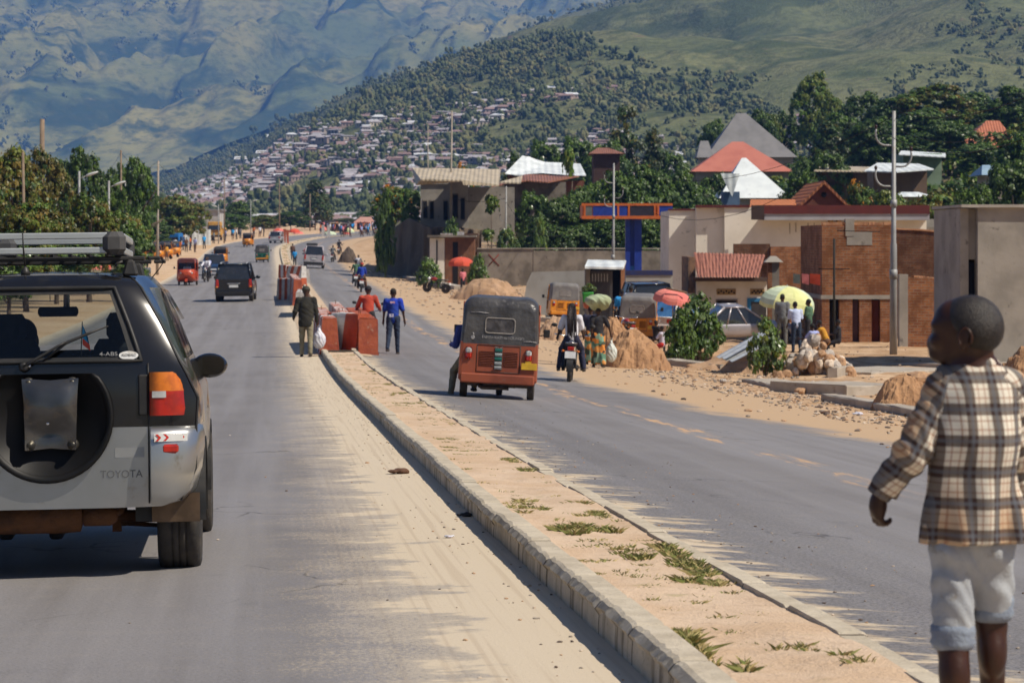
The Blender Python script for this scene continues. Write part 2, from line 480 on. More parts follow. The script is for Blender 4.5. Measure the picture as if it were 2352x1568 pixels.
def mat_road(name, side):
    """asphalt in road coordinates (u across, v along) with sand drifted over its edges"""
    g = NT(name); uv = uvco(g); s = g.sep(uv); u, v = s[0], s[1]
    big = g.noise(uv, .35, 4, .55); streak = g.noise(g.mapping(uv, (2.2, .05, 1)), 1.0, 4, .6)
    fine = g.noise(uv, 55, 3, .7); mid = g.noise(uv, 5.0, 5, .65)
    a = g.mix(g.ramp(big, .3, .7), (.185, .170, .163), (.225, .208, .200))
    a = g.mix(g.ramp(streak, .35, .7), a, (.26, .245, .243))
    a = g.mix(g.math('MULTIPLY', g.ramp(fine, .52, .72), .35), a, (.40, .38, .37))
    a = g.mix(g.math('MULTIPLY', g.ramp(fine, .48, .28), .45), a, (.06, .058, .06))
    vo = g.n('ShaderNodeTexVoronoi', feature='DISTANCE_TO_EDGE'); dv = g.n('ShaderNodeVectorMath', operation='ADD'); nz = g.n('ShaderNodeTexNoise'); nz.inputs['Scale'].default_value = 2.0; g.l(uv, nz.inputs['Vector']); g.l(uv, dv.inputs[0]); g.l(nz.outputs['Color'], dv.inputs[1]); g.l(dv.outputs[0], vo.inputs['Vector']); vo.inputs['Scale'].default_value = .22
    crack = g.math('MULTIPLY', g.ramp(vo.outputs['Distance'], .006, .002), g.ramp(g.noise(uv, .5, 3), .48, .58))
    a = g.mix(g.math('MULTIPLY', crack, .65), a, (.06, .055, .05))
    a = g.mix(g.math('MULTIPLY', g.ramp(g.noise(uv, 1.1, 5, .7), .60, .72), .30), a, (.11, .105, .105))
    edge = g.noise(uv, 1.5, 7, .66); edge2 = g.noise(g.mapping(uv, (.55, 1.6, 1)), 3.2, 6, .7)
    wob = g.math('ADD', g.math('MULTIPLY', g.math('SUBTRACT', edge, .5), 1.2), g.math('MULTIPLY', g.math('SUBTRACT', edge2, .5), .9))
    spots = g.noise(uv, 42, 3, .75)
    if side == 'left':
        d = g.math('ADD', u, wob)
        m = g.ramp(d, -.80, -.60)
        thin = g.math('MULTIPLY', g.ramp(g.math('ADD', d, g.math('MULTIPLY', g.math('SUBTRACT', spots, .5), 2.4)), -1.25, -.7), .55)
        d2 = g.math('SUBTRACT', g.math('MULTIPLY', u, -1), g.math('MULTIPLY', wob, .8))
        m = g.math('MAXIMUM', g.math('MAXIMUM', m, thin), g.ramp(d2, 7.8, 8.6))
        rut = g.noise(g.mapping(uv, (26, .25, 1)), 1.0, 2, .5)
        dust = g.mix(g.math('MULTIPLY', g.ramp(rut, .5, .66), .35), DUST, (.42, .32, .22))
        dust = g.mix(g.math('MULTIPLY', g.ramp(spots, .64, .72), .7), dust, (.17, .12, .09))
        patch = g.math('MULTIPLY', g.ramp(g.noise(uv, .9, 3, .5), .62, .7), .0)
    else:
        near = g.math('SUBTRACT', u, .9)
        broken = g.math('ADD', g.math('MULTIPLY', g.math('SUBTRACT', edge, .5), 2.6), g.math('MULTIPLY', g.math('SUBTRACT', edge2, .5), 2.6))
        nearfac = g.ramp(g.math('SUBTRACT', near, broken), .50, .05)
        nearfac = g.math('MULTIPLY', nearfac, g.ramp(g.math('SUBTRACT', near, g.math('MULTIPLY', g.math('SUBTRACT', spots, .5), 1.0)), 1.0, .4))
        lim = g.n('ShaderNodeFloatCurve'); cm = lim.mapping.curves[0]
        pts = [(0, .78), (.064, .60), (.10, .50), (.13, .47), (.24, .46), (.38, .50), (.5, .50), (.6, .52), (1, .54)]
        cm.points[0].location = pts[0]; cm.points[1].location = pts[-1]
        for p in pts[1:-1]: cm.points.new(*p)
        lim.mapping.update(); g.l(g.math('DIVIDE', v, 500.0), lim.inputs['Value'])
        lm = g.math('MULTIPLY', lim.outputs[0], 11.0)
        wide = g.noise(g.mapping(uv, (.5, .25, 1)), 1.2, 7, .7)
        farf = g.ramp(g.math('ADD', g.math('SUBTRACT', u, lm), g.math('MULTIPLY', g.math('SUBTRACT', wide, .5), 3.4)), -.25, .7)
        farf = g.math('MULTIPLY', farf, g.ramp(g.math('ADD', g.math('MULTIPLY', g.noise(uv, 2.5, 6, .75), 1.0), g.math('MULTIPLY', g.math('SUBTRACT', u, lm), .16)), .36, .52))
        cl = g.math('ABSOLUTE', g.math('SUBTRACT', g.math('SUBTRACT', u, 4.15), g.math('MULTIPLY', g.math('SUBTRACT', g.noise(g.mapping(uv, (.01, .09, 1)), 1, 2), .5), .9)))
        line = g.math('MULTIPLY', g.ramp(cl, .26, .10), g.ramp(g.noise(g.mapping(uv, (2.0, .28, 1)), 1.6, 7, .75), .50, .58))
        line = g.math('MULTIPLY', line, g.ramp(v, 21, 26))
        m = g.math('MAXIMUM', g.math('MAXIMUM', nearfac, farf), 0.0)
        pit = g.math('MULTIPLY', g.ramp(near, 2.6, .5), g.ramp(spots, .45, .62))
        a = g.mix(g.math('MULTIPLY', pit, .7), a, (.05, .048, .05))
        dust = g.mix(g.ramp(mid, .4, .65), DUST, (.50, .38, .25))
        a = g.mix(line, a, (.58, .36, .19))
        dust = g.mix(g.ramp(u, 3.5, 6.5), dust, (.50, .345, .21))
        dust = g.mix(g.math('MULTIPLY', g.ramp(spots, .66, .74), .8), dust, (.17, .12, .09))
    a = g.mix(g.math('MULTIPLY', g.ramp(mid, .45, .8), .25), a, (.33, .29, .25))
    c = g.mix(g.math('MINIMUM', m, 1.0), a, dust)
    h = g.math('ADD', g.math('MULTIPLY', fine, .5), g.math('MULTIPLY', m, .6))
    g.bsdf(c, g.math('ADD', .62, g.math('MULTIPLY', m, .33)), 0, g.bump(h, .45, .012), .35)
    return g.m
gus = np.concatenate([np.linspace(-160, -12, 20), np.linspace(-11, -8.6, 4), [-8.4, -.2, .9, 1.2, 8.6], np.linspace(9, 34, 60), np.linspace(35, 110, 40), np.linspace(115, 330, 20)])
def gz(U, Y):
    inroad = (U > -8.5) & (U < 8.7)
    return np.where(inroad, -.06, 0.0)
tag(sheet('ground', gus, YSx, mat_ground(), 0, gz), kind='structure')
tag(sheet('road_left', [-8.6, -6, -4, -3.2, -2, -1, 0.02], YS, mat_road('asphalt left', 'left'), .012), kind='structure')
tag(sheet('road_right', [.88, 2, 4, 6, 8, 8.8], YS, mat_road('asphalt right', 'right'), .012), kind='structure')
def mat_kerb():
    g = NT('kerb concrete'); co = g.coord(); uv = uvco(g); s = g.sep(uv)
    n = g.noise(co, 3.5, 6, .65); n2 = g.noise(co, 40, 4, .7)
    c = g.mix(g.ramp(n, .35, .65), (.60, .52, .40), (.47, .40, .30))
    c = g.mix(g.ramp(n2, .55, .75), c, (.28, .24, .18))
    st = g.noise(g.mapping(co, (9, 9, .8)), 1, 4, .6)
    c = g.mix(g.math('MULTIPLY', g.math('MULTIPLY', g.ramp(st, .5, .65), s[0]), .8), c, (.17, .13, .085))
    fr = g.math('FRACT', s[1]); joint = g.ramp(g.math('ABSOLUTE', g.math('SUBTRACT', fr, .5)), .485, .495)
    c = g.mix(joint, c, (.09, .07, .05))
    g.bsdf(c, .92, 0, g.bump(g.math('ADD', n2, g.math('MULTIPLY', joint, -1.0)), .5, .015), .25)
    return g.m
MK = mat_kerb()
def kerb(name, u0, w, h, jag, seed, y0=-14, y1=66.5, flip=False):
    ys = np.concatenate([np.arange(y0, 40, .05), np.arange(40, y1, .25)])
    n = fbm(ys * 7, ys * 0 + seed, 3, seed); n2 = fbm(ys * 2.1, ys * 0 + seed, 3, seed + 9)
    saw = (ys * 3.1 + n2 * 2) % 1.0
    j = (n * .5 + saw * .5) * jag
    stone = vnoise(np.floor(ys) * 3.3, ys * 0, seed) - .5
    X0 = XL(ys) + u0 + stone * .016; Z0 = TU(np.full_like(ys, u0), ys)
    gap = (np.abs((ys % 1.0) - .5) > .49) * .012
    top = Z0 + h + stone * .02 - gap
    s = -1 if flip else 1
    rows = []
    for off, z, ff in ((0, Z0 - .12, 1), (0, Z0 + h * .35, 1), (.003, top - .045 - j * .6, 1), (-.012 - j * .12 + (n - .5) * .01, top - .028 - j * .35, .6), (j * .45 - .004, top - .006 * (1 + n), .2), (j * .6 + .012, top, 0), (w * .55, top + (n - .5) * .003, 0), (w - .004, top, 0), (w, top - .01, .2), (w, Z0 - .12, 1)):
        off = np.broadcast_to(off, ys.shape); z = np.broadcast_to(z, ys.shape)
        rows.append((X0 + (off if not flip else w - off), z, ff))
    V = np.stack([np.stack([r[0], ys, r[1]], -1) for r in rows], 1)
    UV = np.stack([np.stack([np.full_like(ys, r[2]), ys], -1) for r in rows], 1)
    m = len(rows); i = np.arange(len(ys) - 1)[:, None] * m + np.arange(m - 1)[None, :]
    Fq = np.stack([i, i + 1, i + m + 1, i + m], -1).reshape(-1, 4)
    if not flip: Fq = Fq[:, ::-1]
    o = npmesh(name, V.reshape(-1, 3), Fq, MK, smooth=False, uv=UV.reshape(-1, 2))
    return tag(o, kind='structure')
kerb('kerb', 0.0, .13, .165, .05, 3)
kerb('kerb', .79, .11, .132, .008, 5, flip=True)
kerb('kerb', 0.0, .13, .16, .01, 8, y0=205, y1=395)
kerb('kerb', .79, .11, .15, .01, 9, y0=205, y1=395, flip=True)
def mat_soil():
    g = NT('median soil'); u = uvco(g)
    n1 = g.noise(u, 1.2, 6, .6); n2 = g.noise(u, 9, 5, .7); n3 = g.noise(u, 60, 2, .6)
    c = g.mix(g.ramp(n1, .35, .65), (.58, .41, .27), (.65, .49, .35))
    c = g.mix(g.math('MULTIPLY', g.ramp(n2, .52, .72), .6), c, (.42, .29, .19))
    c = g.mix(g.math('MULTIPLY', g.ramp(n3, .66, .74), .75), c, (.16, .11, .08))
    c = g.mix(g.math('MULTIPLY', g.ramp(g.noise(g.mapping(u, (1, 2.2, 1)), 1.7, 5, .7), .60, .70), .55), c, (.30, .27, .11))
    g.bsdf(c, .95, 0, g.bump(g.math('ADD', n2, g.math('MULTIPLY', n3, .4)), .6, .03), .2)
    return g.m
SOIL = mat_soil()
def soilz(U, Y): return .122 + (fbm(U * 3, Y * 1.4, 4, 21) - .5) * .05 + np.where(U < .16, .008, 0)
tag(sheet('median_soil', np.linspace(.11, .81, 14), np.concatenate([np.arange(-14, 40, .12), np.arange(40, 66.5, .4)]), SOIL, 0, soilz), kind='structure')
tag(sheet('median_soil', np.linspace(.11, .81, 8), np.arange(205, 394, 2.0), SOIL, 0, soilz), kind='structure')
b = MB(); z = T(XL(66.5) + .4, 66.5); b.box((XL(66.5) + .45, 66.55, z + .06), (.9, .14, .2), 0, bev=.01)
tag(b.build('kerb', MK), kind='structure')
def mat_bed():
    return M('barrier bed sand', (.56, .44, .31), (.46, .33, .22), 1.5, .95, bump=.5, bscale=8, c3=(.30, .22, .15))
tag(sheet('sand_bed', np.linspace(-.35, 1.3, 8), np.arange(66.6, 206, 1.5), mat_bed(), .02, lambda U, Y: .03 * fbm(U * 3, Y * .5, 3, 5) * (1 - np.abs(U - .475) / .83)), kind='structure')

rnd = random.Random(11)
def grass_blades(name, spots, mats_, hgt=(.014, .048)):
    V = []; Fq = []; mi = []
    for (u, Y, r, n, hs) in spots:
        for _ in range(n):
            a = rnd.uniform(0, 2 * PI); q = r * math.sqrt(rnd.random())
            U = u + math.cos(a) * q * .8; y = Y + math.sin(a) * q
            x = XL(y) + U; z = float(TU(U, y)) + .105 + float(fbm(U * 3, y * 1.4, 4, 21) - .5) * .05
            h = rnd.uniform(*hgt) * hs; b = rnd.uniform(0, 2 * PI); w_ = rnd.uniform(.001, .0025)
            lx = rnd.gauss(0, .6) * h; ly = rnd.gauss(0, .6) * h
            dx, dy = math.cos(b) * w_, math.sin(b) * w_
            o = len(V)
            V += [(x - dx, y - dy, z), (x + dx, y + dy, z), (x + dx * .7 + lx * .5, y + dy * .7 + ly * .5, z + h * .65), (x + lx * 1.2, y + ly * 1.2, z + h * .9)]
            Fq.append((o, o + 1, o + 2, o + 3)); mi.append(rnd.choice((0, 1, 1, 2, 2)))
    return tag(npmesh(name, V, Fq, mats_, mi), 'short green and dry grass growing in the sandy median', 'grass', kind='stuff')
GM = [M('grass green', (.13, .17, .04), (.19, .21, .06), 3, .7), M('grass olive', (.24, .24, .08), (.17, .18, .05), 3, .7), M('grass dry', (.48, .40, .18), (.36, .28, .12), 3, .8)]
tufts = []
for x, y, r, n, h in [(1330, 1222, .10, 260, 1.2), (1325, 1205, .07, 120, .8), (1640, 1300, .20, 560, 1.0), (1590, 1280, .12, 260, 1.0), (1690, 1325, .14, 300, .8), (1360, 1275, .16, 260, .6),
    (1455, 1175, .13, 300, .7), (1415, 1172, .08, 120, .7), (1185, 1050, .13, 260, .7), (1235, 1077, .07, 120, .9), (1205, 1165, .08, 130, .9), (1195, 1150, .06, 80, .8), (1575, 1458, .09, 200, 1.1),
    (1655, 1505, .06, 100, 1.0), (1110, 1025, .16, 220, .5), (1060, 1035, .10, 140, .6), (1020, 1005, .06, 80, .7), (1040, 1024, .05, 80, .7), (1460, 1270, .10, 160, .8), (1520, 1250, .10, 180, .6),
    (1330, 1155, .05, 60, .6), (905, 855, .12, 130, .8), (870, 858, .10, 80, .7), (930, 880, .14, 140, .8), (905, 905, .10, 100, .8), (945, 925, .10, 100, .8), (990, 905, .12, 160, .8), (830, 815, .2, 90, .7),
    (1000, 930, .10, 80, .6), (860, 838, .08, 60, .8), (1090, 972, .08, 60, .6), (1045, 965, .12, 120, .5), (1890, 1500, .10, 120, .8), (1420, 1310, .12, 120, .6), (1560, 1340, .12, 100, .5), (1770, 1330, .10, 120, .6), (1380, 1190, .12, 120, .5), (1300, 1250, .14, 150, .4)]:
    p = gp(x, y)
    d = np.linspace(5, 80, 3000); X = (x - CX) * d / F; yy = HY - F * (TU(X - XL(d), d) + .13 - CZ) / d
    Y = float(d[np.where(yy <= y)[0][0]]); u = (x - CX) * Y / F - XL(Y)
    u = min(max(u, .16), .76)
    for _ in range(7): tufts.append((min(max(u + rnd.gauss(0, r * .8), .19), .70), Y + rnd.gauss(0, r * 2.4), r * rnd.uniform(.25, .55), int(n * .38), h * 1.15))
for _ in range(420):
    Y = rnd.uniform(7, 66); tufts.append((rnd.uniform(.15, .77), Y, rnd.uniform(.02, .09), rnd.randint(10, 50), rnd.uniform(.35, .8)))
for _ in range(120):
    Y = rnd.uniform(206, 390); tufts.append((rnd.uniform(.15, .77), Y, .3, 20, 2.5))
grass_blades('grass', tufts, GM)
def rock_template(seed, n=10, m=7, flat=.6):
    r = np.random.RandomState(seed); V = []
    for i in range(m + 1):
        t = PI * i / m
        for j in range(n):
            a = 2 * PI * j / n
            V.append((math.sin(t) * math.cos(a), math.sin(t) * math.sin(a), -math.cos(t) * flat))
    V = np.array(V); dirs = r.normal(size=(7, 3)); dirs /= np.linalg.norm(dirs, axis=1)[:, None]
    for d in dirs:
        k = V @ d; lim = r.uniform(.55, .8); over = np.maximum(k - lim, 0); V -= over[:, None] * d
    V += r.normal(size=V.shape) * .03; V[:n] = V[0]; V[-n:] = V[-1]
    Fq = [(i*n+j, i*n+(j+1) % n, (i+1)*n+(j+1) % n, (i+1)*n+j) for i in range(m) for j in range(n)]
    return V, np.array(Fq)
RT = [rock_template(s) for s in range(6)]
RTs = [rock_template(s + 20, 6, 4) for s in range(4)]
def pebbles(name, pts, mats_, label, tmpl=RTs):
    Vs = []; Fs = []; mi = []; o = 0
    for (x, y, z, s) in pts:
        V, Fq = rnd.choice(tmpl); a = rnd.uniform(0, 2 * PI); c, sn_ = math.cos(a), math.sin(a)
        W = V * np.array([s * rnd.uniform(.7, 1.3), s * rnd.uniform(.7, 1.3), s * rnd.uniform(.5, .9)])
        W = np.stack([W[:, 0]*c - W[:, 1]*sn_, W[:, 0]*sn_ + W[:, 1]*c, W[:, 2]], -1) + np.array([x, y, z + s * .25])
        Vs.append(W); Fs.append(Fq + o); o += len(V); mi += [rnd.randrange(len(mats_))] * len(Fq)
    return tag(npmesh(name, np.concatenate(Vs), np.concatenate(Fs), mats_, mi), label, 'gravel', kind='stuff')
SM = [M('stone grey', (.34, .29, .24), (.22, .18, .15), 9, .9, bump=.3), M('stone pale', (.60, .50, .40), (.45, .34, .25), 9, .9, bump=.3), M('stone dark', (.16, .11, .085), (.09, .07, .06), 9, .9), M('stone orange', (.46, .29, .17), (.36, .22, .13), 9, .9, bump=.3)]
P_ = []
for _ in range(900):
    Y = 7 + 59 * rnd.random() ** 1.5; u = rnd.uniform(.14, .78)
    P_.append((XL(Y) + u, Y, float(TU(u, Y)) + .115 + float(fbm(u * 3, Y * 1.4, 4, 21) - .5) * .05, rnd.uniform(.003, .011)))
for _ in range(420):
    Y = 8 + 50 * rnd.random() ** 1.3; u = -abs(rnd.gauss(0, .28)) - .02
    P_.append((XL(Y) + u, Y, float(TU(u, Y)) + .012, rnd.uniform(.003, .012)))
for _ in range(60):
    Y = 9 + 60 * rnd.random(); u = rnd.uniform(-5, -.6); P_.append((XL(Y) + u, Y, float(TU(u, Y)) + .012, rnd.uniform(.004, .014)))
for _ in range(500):
    Y = 9 + 40 * rnd.random(); u = .95 + abs(rnd.gauss(0, .8)); P_.append((XL(Y) + u, Y, float(TU(u, Y)) + .012, rnd.uniform(.004, .012)))
pebbles('gravel', P_, SM, 'small pebbles and grit scattered over the median and both road edges')
P_ = []
for _ in range(5200):
    Y = 30 + 90 * rnd.random() ** 1.2; u = rnd.uniform(6.2, 24) if rnd.random() < .3 else 7.2 + abs(rnd.gauss(0, 3.0)) + float(fbm(Y * .3, 1.0, 3)) * 2
    z = float(TU(u, Y)) + (.012 if u < 8.7 else 0)
    P_.append((XL(Y) + u, Y, z, rnd.uniform(.015, .05) * (1.6 if rnd.random() < .12 else 1)))
for _ in range(1500):
    Y = 110 + 130 * rnd.random(); u = rnd.uniform(6, 26); P_.append((XL(Y) + u, Y, float(TU(u, Y)), rnd.uniform(.03, .12)))
pebbles('gravel', P_, SM, 'loose stones and rubble crumbs strewn over the sandy right-hand roadside')
# ---------------------------------------------------------------- far hills, valley floor, haze
def mat_hill(name, cols, scales, bump=.6, rot=0.0, st=1.0):
    g = NT(name); co = g.mapping(g.mapping(g.coord(), (1, 1, 1), (0, 0, rot)), (1, st, 1))
    n1 = g.noise(co, scales[0], 6, .6); n2 = g.noise(co, scales[1], 7, .68, .4); n3 = g.noise(co, scales[2], 6, .75); n4 = g.noise(co, scales[2] * 3.3, 5, .75)
    c = g.mix(g.ramp(n1, .38, .62), cols[0], cols[1])
    c = g.mix(g.ramp(n2, .48, .60), c, cols[2])
    c = g.mix(g.math('MULTIPLY', g.ramp(n4, .46, .62), .6), c, tuple(x * .45 for x in cols[0]))
    c = g.mix(g.math('MULTIPLY', g.ramp(n3, .62, .70), .7), c, cols[3])
    g.bsdf(c, .95, 0, g.bump(n3, .8, 6.0), .1)
    return g.m
HS = [(-400, 480), (-100, 452), (200, 425), (400, 400), (470, 368), (560, 335), (640, 300), (720, 285), (800, 262), (900, 235), (1000, 195), (1100, 150), (1200, 95), (1300, 50), (1400, 18), (1500, -10), (1700, -90), (1900, -150), (2150, -190), (2400, -200), (2900, -260)]
def hill_pt(x, t):
    """x pixel column, t 0 at the hill's foot .. 1 at its crest"""
    yr = np.interp(x, *zip(*HS))
    d = 800 + (3200 - 800) * t ** 1.15
    y0 = 520.0
    e = HY - (y0 + (yr - y0) * (t ** .82))
    X = (x - CX) * d / F; Z = CZ + e * d / F
    return X, d, Z
xs_ = np.linspace(-500, 2950, 420); ts_ = np.linspace(0, 1, 240)
XX, TT = np.meshgrid(xs_, ts_)
HX, HD, HZ = hill_pt(XX, TT)
def relief(X, Y):
    r = 1 - np.abs(fbm(X / 620 + .3 * Y / 620, Y / 900, 5, 41) * 2 - 1)
    return (r - .62) * 120 + (.62 - abs(fbm(X / 210, Y / 420, 4, 55) * 2 - 1)) * 34
HZ = HZ + relief(HX, HD) * sstep(XX, 430, 900) * sstep(TT, .08, .4) * (1 - .75 * sstep(TT, .8, 1.0))
HXi, HDi, HZi = HX, HD, HZ
def grid_mesh(name, X, Y, Z, m):
    n = X.shape[1]; i = np.arange(X.shape[0]-1)[:, None]*n + np.arange(n-1)[None, :]
    Fq = np.stack([i, i+1, i+n+1, i+n], -1).reshape(-1, 4)
    return tag(npmesh(name, np.stack([X, Y, Z], -1).reshape(-1, 3), Fq, m, smooth=True), kind='structure')
MH = mat_hill('hill grassland', [(.13, .145, .062), (.20, .195, .090), (.072, .090, .038), (.19, .125, .09)], [.005, .016, .045], rot=.5, st=.5)
grid_mesh('hill', HX, HD, HZ, MH)
X2, D2, Z2 = hill_pt(XX[:20], np.ones_like(TT[:20])); kk = np.linspace(0, 1, 20)[:, None]
Z2 = Z2 + relief(X2, D2) * .25
grid_mesh('hill', X2, D2 + kk * 900, Z2 * (1 - kk) - 40 * kk, MH)
yv = np.linspace(640, 900, 30); xv = np.linspace(-900, 900, 60); XV, YV = np.meshgrid(xv, yv)
ZV = np.interp(YV, [640, 800, 900], [4.6, CZ + 22 * 800 / F, CZ + 24 * 900 / F]) - .3
MV = mat_hill('valley floor', [(.26, .20, .13), (.20, .19, .10), (.12, .13, .06), (.34, .26, .19)], [.01, .03, .08])
grid_mesh('valley_floor', XV, YV, ZV, MV)
mx = np.linspace(-700, 2800, 640); mt = np.linspace(0, 1, 460); MXp, MT = np.meshgrid(mx, mt)
MD = 4200 + 5200 * MT
ME = 110 + (HY + 260 - 110) * MT ** .9
MXx = (MXp - CX) * MD / F; MZ = CZ + ME * MD / F
def mrelief(X, Y):
    a = X * .84 - Y * .54; b = X * .54 + Y * .84
    wr_ = fbm(a / 800, b / 1600, 3, 9)
    r1 = 1 - np.abs(fbm(a / 900 + wr_, b / 4200 + .2, 3, 71) * 2 - 1)
    r2 = 1 - np.abs(fbm(a / 340 + 1.6 * wr_, b / 1500, 4, 83) * 2 - 1)
    r3 = 1 - np.abs(fbm((a + .4*b) / 150, (b - .4*a) / 420, 4, 93) * 2 - 1)
    return (r1 - .6) * 420 + (r2 - .6) * 280 + (r3 - .6) * 140
MZ = MZ + mrelief(MXx, MD) * sstep(MT, 0, .2)
MM = mat_hill('mountain slopes', [(.125, .145, .048), (.29, .25, .080), (.036, .056, .026), (.22, .18, .075)], [.0030, .0080, .022], rot=.53, st=.32)
grid_mesh('mountain', MXx, MD, MZ, MM)
def bush_template(seed, n=26, r0=.5):
    r = np.random.RandomState(seed); V = []; Fq = []
    for i in range(n):
        c = r.normal(size=3) * np.array([.42, .42, .34]) * (1 if i else 0) + np.array([0, 0, .55])
        s = r.uniform(.22, .42); b, f = rock_template(int(r.randint(1000)), 6, 4, .8)
        V.append(b * s + c); Fq.append(f + len(b) * i)
    return np.concatenate(V), np.concatenate(Fq)
BT = [bush_template(s, 9) for s in range(5)]
MT_ = [M('far foliage', (.10, .12, .042), (.13, .145, .055), .05, .9), M('far foliage olive', (.16, .155, .06), (.18, .17, .065), .05, .9), M('far foliage dark', (.065, .085, .034), (.085, .10, .042), .05, .9)]
def on_hill(x, t):
    """interpolated point of the hill sheet"""
    i = (x + 500) / 3450 * 419; j = t * 239
    i0 = int(min(max(i, 0), 418)); j0 = int(min(max(j, 0), 238)); a, b = i - i0, j - j0
    def s(A): return (A[j0, i0]*(1-a)+A[j0, i0+1]*a)*(1-b) + (A[j0+1, i0]*(1-a)+A[j0+1, i0+1]*a)*b
    return float(s(HXi)), float(s(HDi)), float(s(HZi))
def in_mtn(i, j): return float(MXx[j, i]), float(MD[j, i]), float(MZ[j, i])
def pixel(p): return CX + F * p[0] / p[1], HY - F * (p[2] - CZ) / p[1]
hr = random.Random(5)
TOWN = [(0, 440), (430, 368), (560, 336), (640, 302), (800, 268), (1000, 232), (1300, 200), (1700, 230), (2000, 290), (2352, 360)]
tree_pts = []
while len(tree_pts) < 6600:
    x = hr.uniform(150, 2500); t = hr.random() ** .75; p = on_hill(x, t); X_, Y_ = pixel(p)
    ty = np.interp(X_, *zip(*TOWN)); dens = float(fbm(p[0] / 150, p[1] / 260, 4, 17))
    if Y_ < -20: continue
    wood = np.interp(X_, [150, 1300, 1500, 1900, 2400], [90, 120, 60, -20, -60])
    if Y_ < ty - wood:
        if dens < .57 or hr.random() < .4: continue
        s = hr.uniform(2.5, 6)
    elif Y_ < ty + 25:
        if dens < .42 and hr.random() < .7: continue
        s = hr.uniform(3.5, 7.5)
    else:
        if dens < .56 and hr.random() < .86: continue
        s = hr.uniform(3.5, 7)
    tree_pts.append((p, s))
for k in range(90):
    x = hr.uniform(420, 1450); p = on_hill(x, .995); tree_pts.append((p, hr.uniform(7, 15)))
tree_pts.sort(key=lambda q: -q[1] / q[0][1])
def tree_me(i, c):
    V, Fq = BT[i]; o = npmesh('hillside_tree', V, Fq, MT_[c], smooth=False); me = o.data; bpy.data.objects.remove(o); return me
TM = [[tree_me(i, c) for c in range(3)] for i in range(5)]
kinds = ['bushy mid green', 'olive green', 'dark green']
def zone(X_, Y_):
    a = 'at the foot of' if Y_ > 430 else ('halfway up' if Y_ > 300 else 'high on')
    return a
for (p, s) in tree_pts[:280]:
    c = hr.choice((0, 0, 1, 2, 2)); X_, Y_ = pixel(p)
    o = bpy.data.objects.new('hillside_tree', TM[hr.randrange(5)][c]); COL.objects.link(o)
    o.location = (p[0], p[1], p[2] - s * .1); o.scale = (s * .62, s * .62, s * hr.uniform(.6, 1.0)); o.rotation_euler.z = hr.uniform(0, 6)
    tag(o, '%s tree %s the hazy green hill beyond the town' % (kinds[c], zone(X_, Y_)), 'tree', 'trees on the far hillside')
def scatter(name, pts, mats_, label, cat):
    Vs, Fs, mi, o = [], [], [], 0
    for (p, s) in pts:
        V, Fq = BT[hr.randrange(5)]; a = hr.uniform(0, 6); c, q = math.cos(a), math.sin(a)
        W = V * np.array([s * .62, s * .62, s * hr.uniform(.5, 1.0)])
        Vs.append(np.stack([W[:, 0]*c-W[:, 1]*q, W[:, 0]*q+W[:, 1]*c, W[:, 2]], -1) + np.array([p[0], p[1], p[2] - s*.1]))
        Fs.append(Fq + o); o += len(V); mi += [hr.choice((0, 0, 1, 2, 2))] * len(Fq)
    tag(npmesh(name, np.concatenate(Vs), np.concatenate(Fs), mats_, mi), label, cat, kind='stuff')
scatter('hillside_woodland', tree_pts[280:], MT_, 'scattered trees and scrub covering the slope of the near hill', 'woodland')
mp = []
while len(mp) < 2200:
    i, j = hr.randrange(640), hr.randrange(25, 385); p = in_mtn(i, j); X_, Y_ = pixel(p)
    if not (-50 < X_ < 2100 and -20 < Y_ < 420): continue
    if float(fbm(p[0] / 500, p[1] / 900, 4, 33)) < .53: continue
    mp.append(((p[0] + hr.uniform(-25, 25), p[1], p[2] - 3), hr.uniform(6, 17)))
scatter('mountain_woodland', mp, MT_, 'dark specks of trees dotted over the blue mountain', 'woodland')
HW = [M('town wall dusty', (.42, .32, .27), (.34, .25, .21), .2, .9), M('town wall grey', (.36, .33, .33), (.28, .25, .25), .2, .9), M('town wall cream', (.52, .45, .36), (.42, .36, .28), .2, .9)]
HR = [M('town roof tin white', (.70, .71, .72), (.58, .59, .60), .2, .45, spec=.6), M('town roof tin grey', (.44, .41, .42), (.35, .32, .33), .2, .6), M('town roof rust', (.30, .20, .18), (.23, .15, .14), .2, .8)]
HD_ = M('town opening dark', (.06, .05, .05), None, 1, .9)
def house_me(w_, kind):
    b = MB(); L, W, H = 9.0, 6.5, 2.9
    b.box((0, 0, H / 2 - .8), (L, W, H + 1.6), 0)
    for k in (-2.6, 0, 2.6): b.box((k, -W/2, 1.35 if k else 1.1), (1.1, .08, 1.1 if k else 2.1), 2)
    if kind == 0: b.prism([(-W/2-.5, H), (W/2+.5, H), (0, H+1.5)], -L/2-.5, L/2+.5, 1, 'X')
    elif kind == 1: b.prism([(-W/2-.5, H+.02), (W/2+.5, H+.02), (W/2+.5, H+.9)], -L/2-.5, L/2+.5, 1, 'X')
    else: b.box((0, 0, H + .8), (L+1, W+1, 1.6), 1, taper=(.45, .08))
    o = b.build('hillside_house', [HW[w_], None, HD_]); me = o.data; bpy.data.objects.remove(o); return me
houses = {}
def hm(w_, r_, k):
    if (w_, r_, k) not in houses:
        me = house_me(w_, k); me.materials[1] = HR[r_]; houses[(w_, r_, k)] = me
    return houses[(w_, r_, k)]
roofn = ['bright white tin', 'dull grey tin', 'rusty brown']
hp = []
for x, y in [(600, 347), (550, 360), (700, 335), (640, 312)]:
    pass
tries = 0
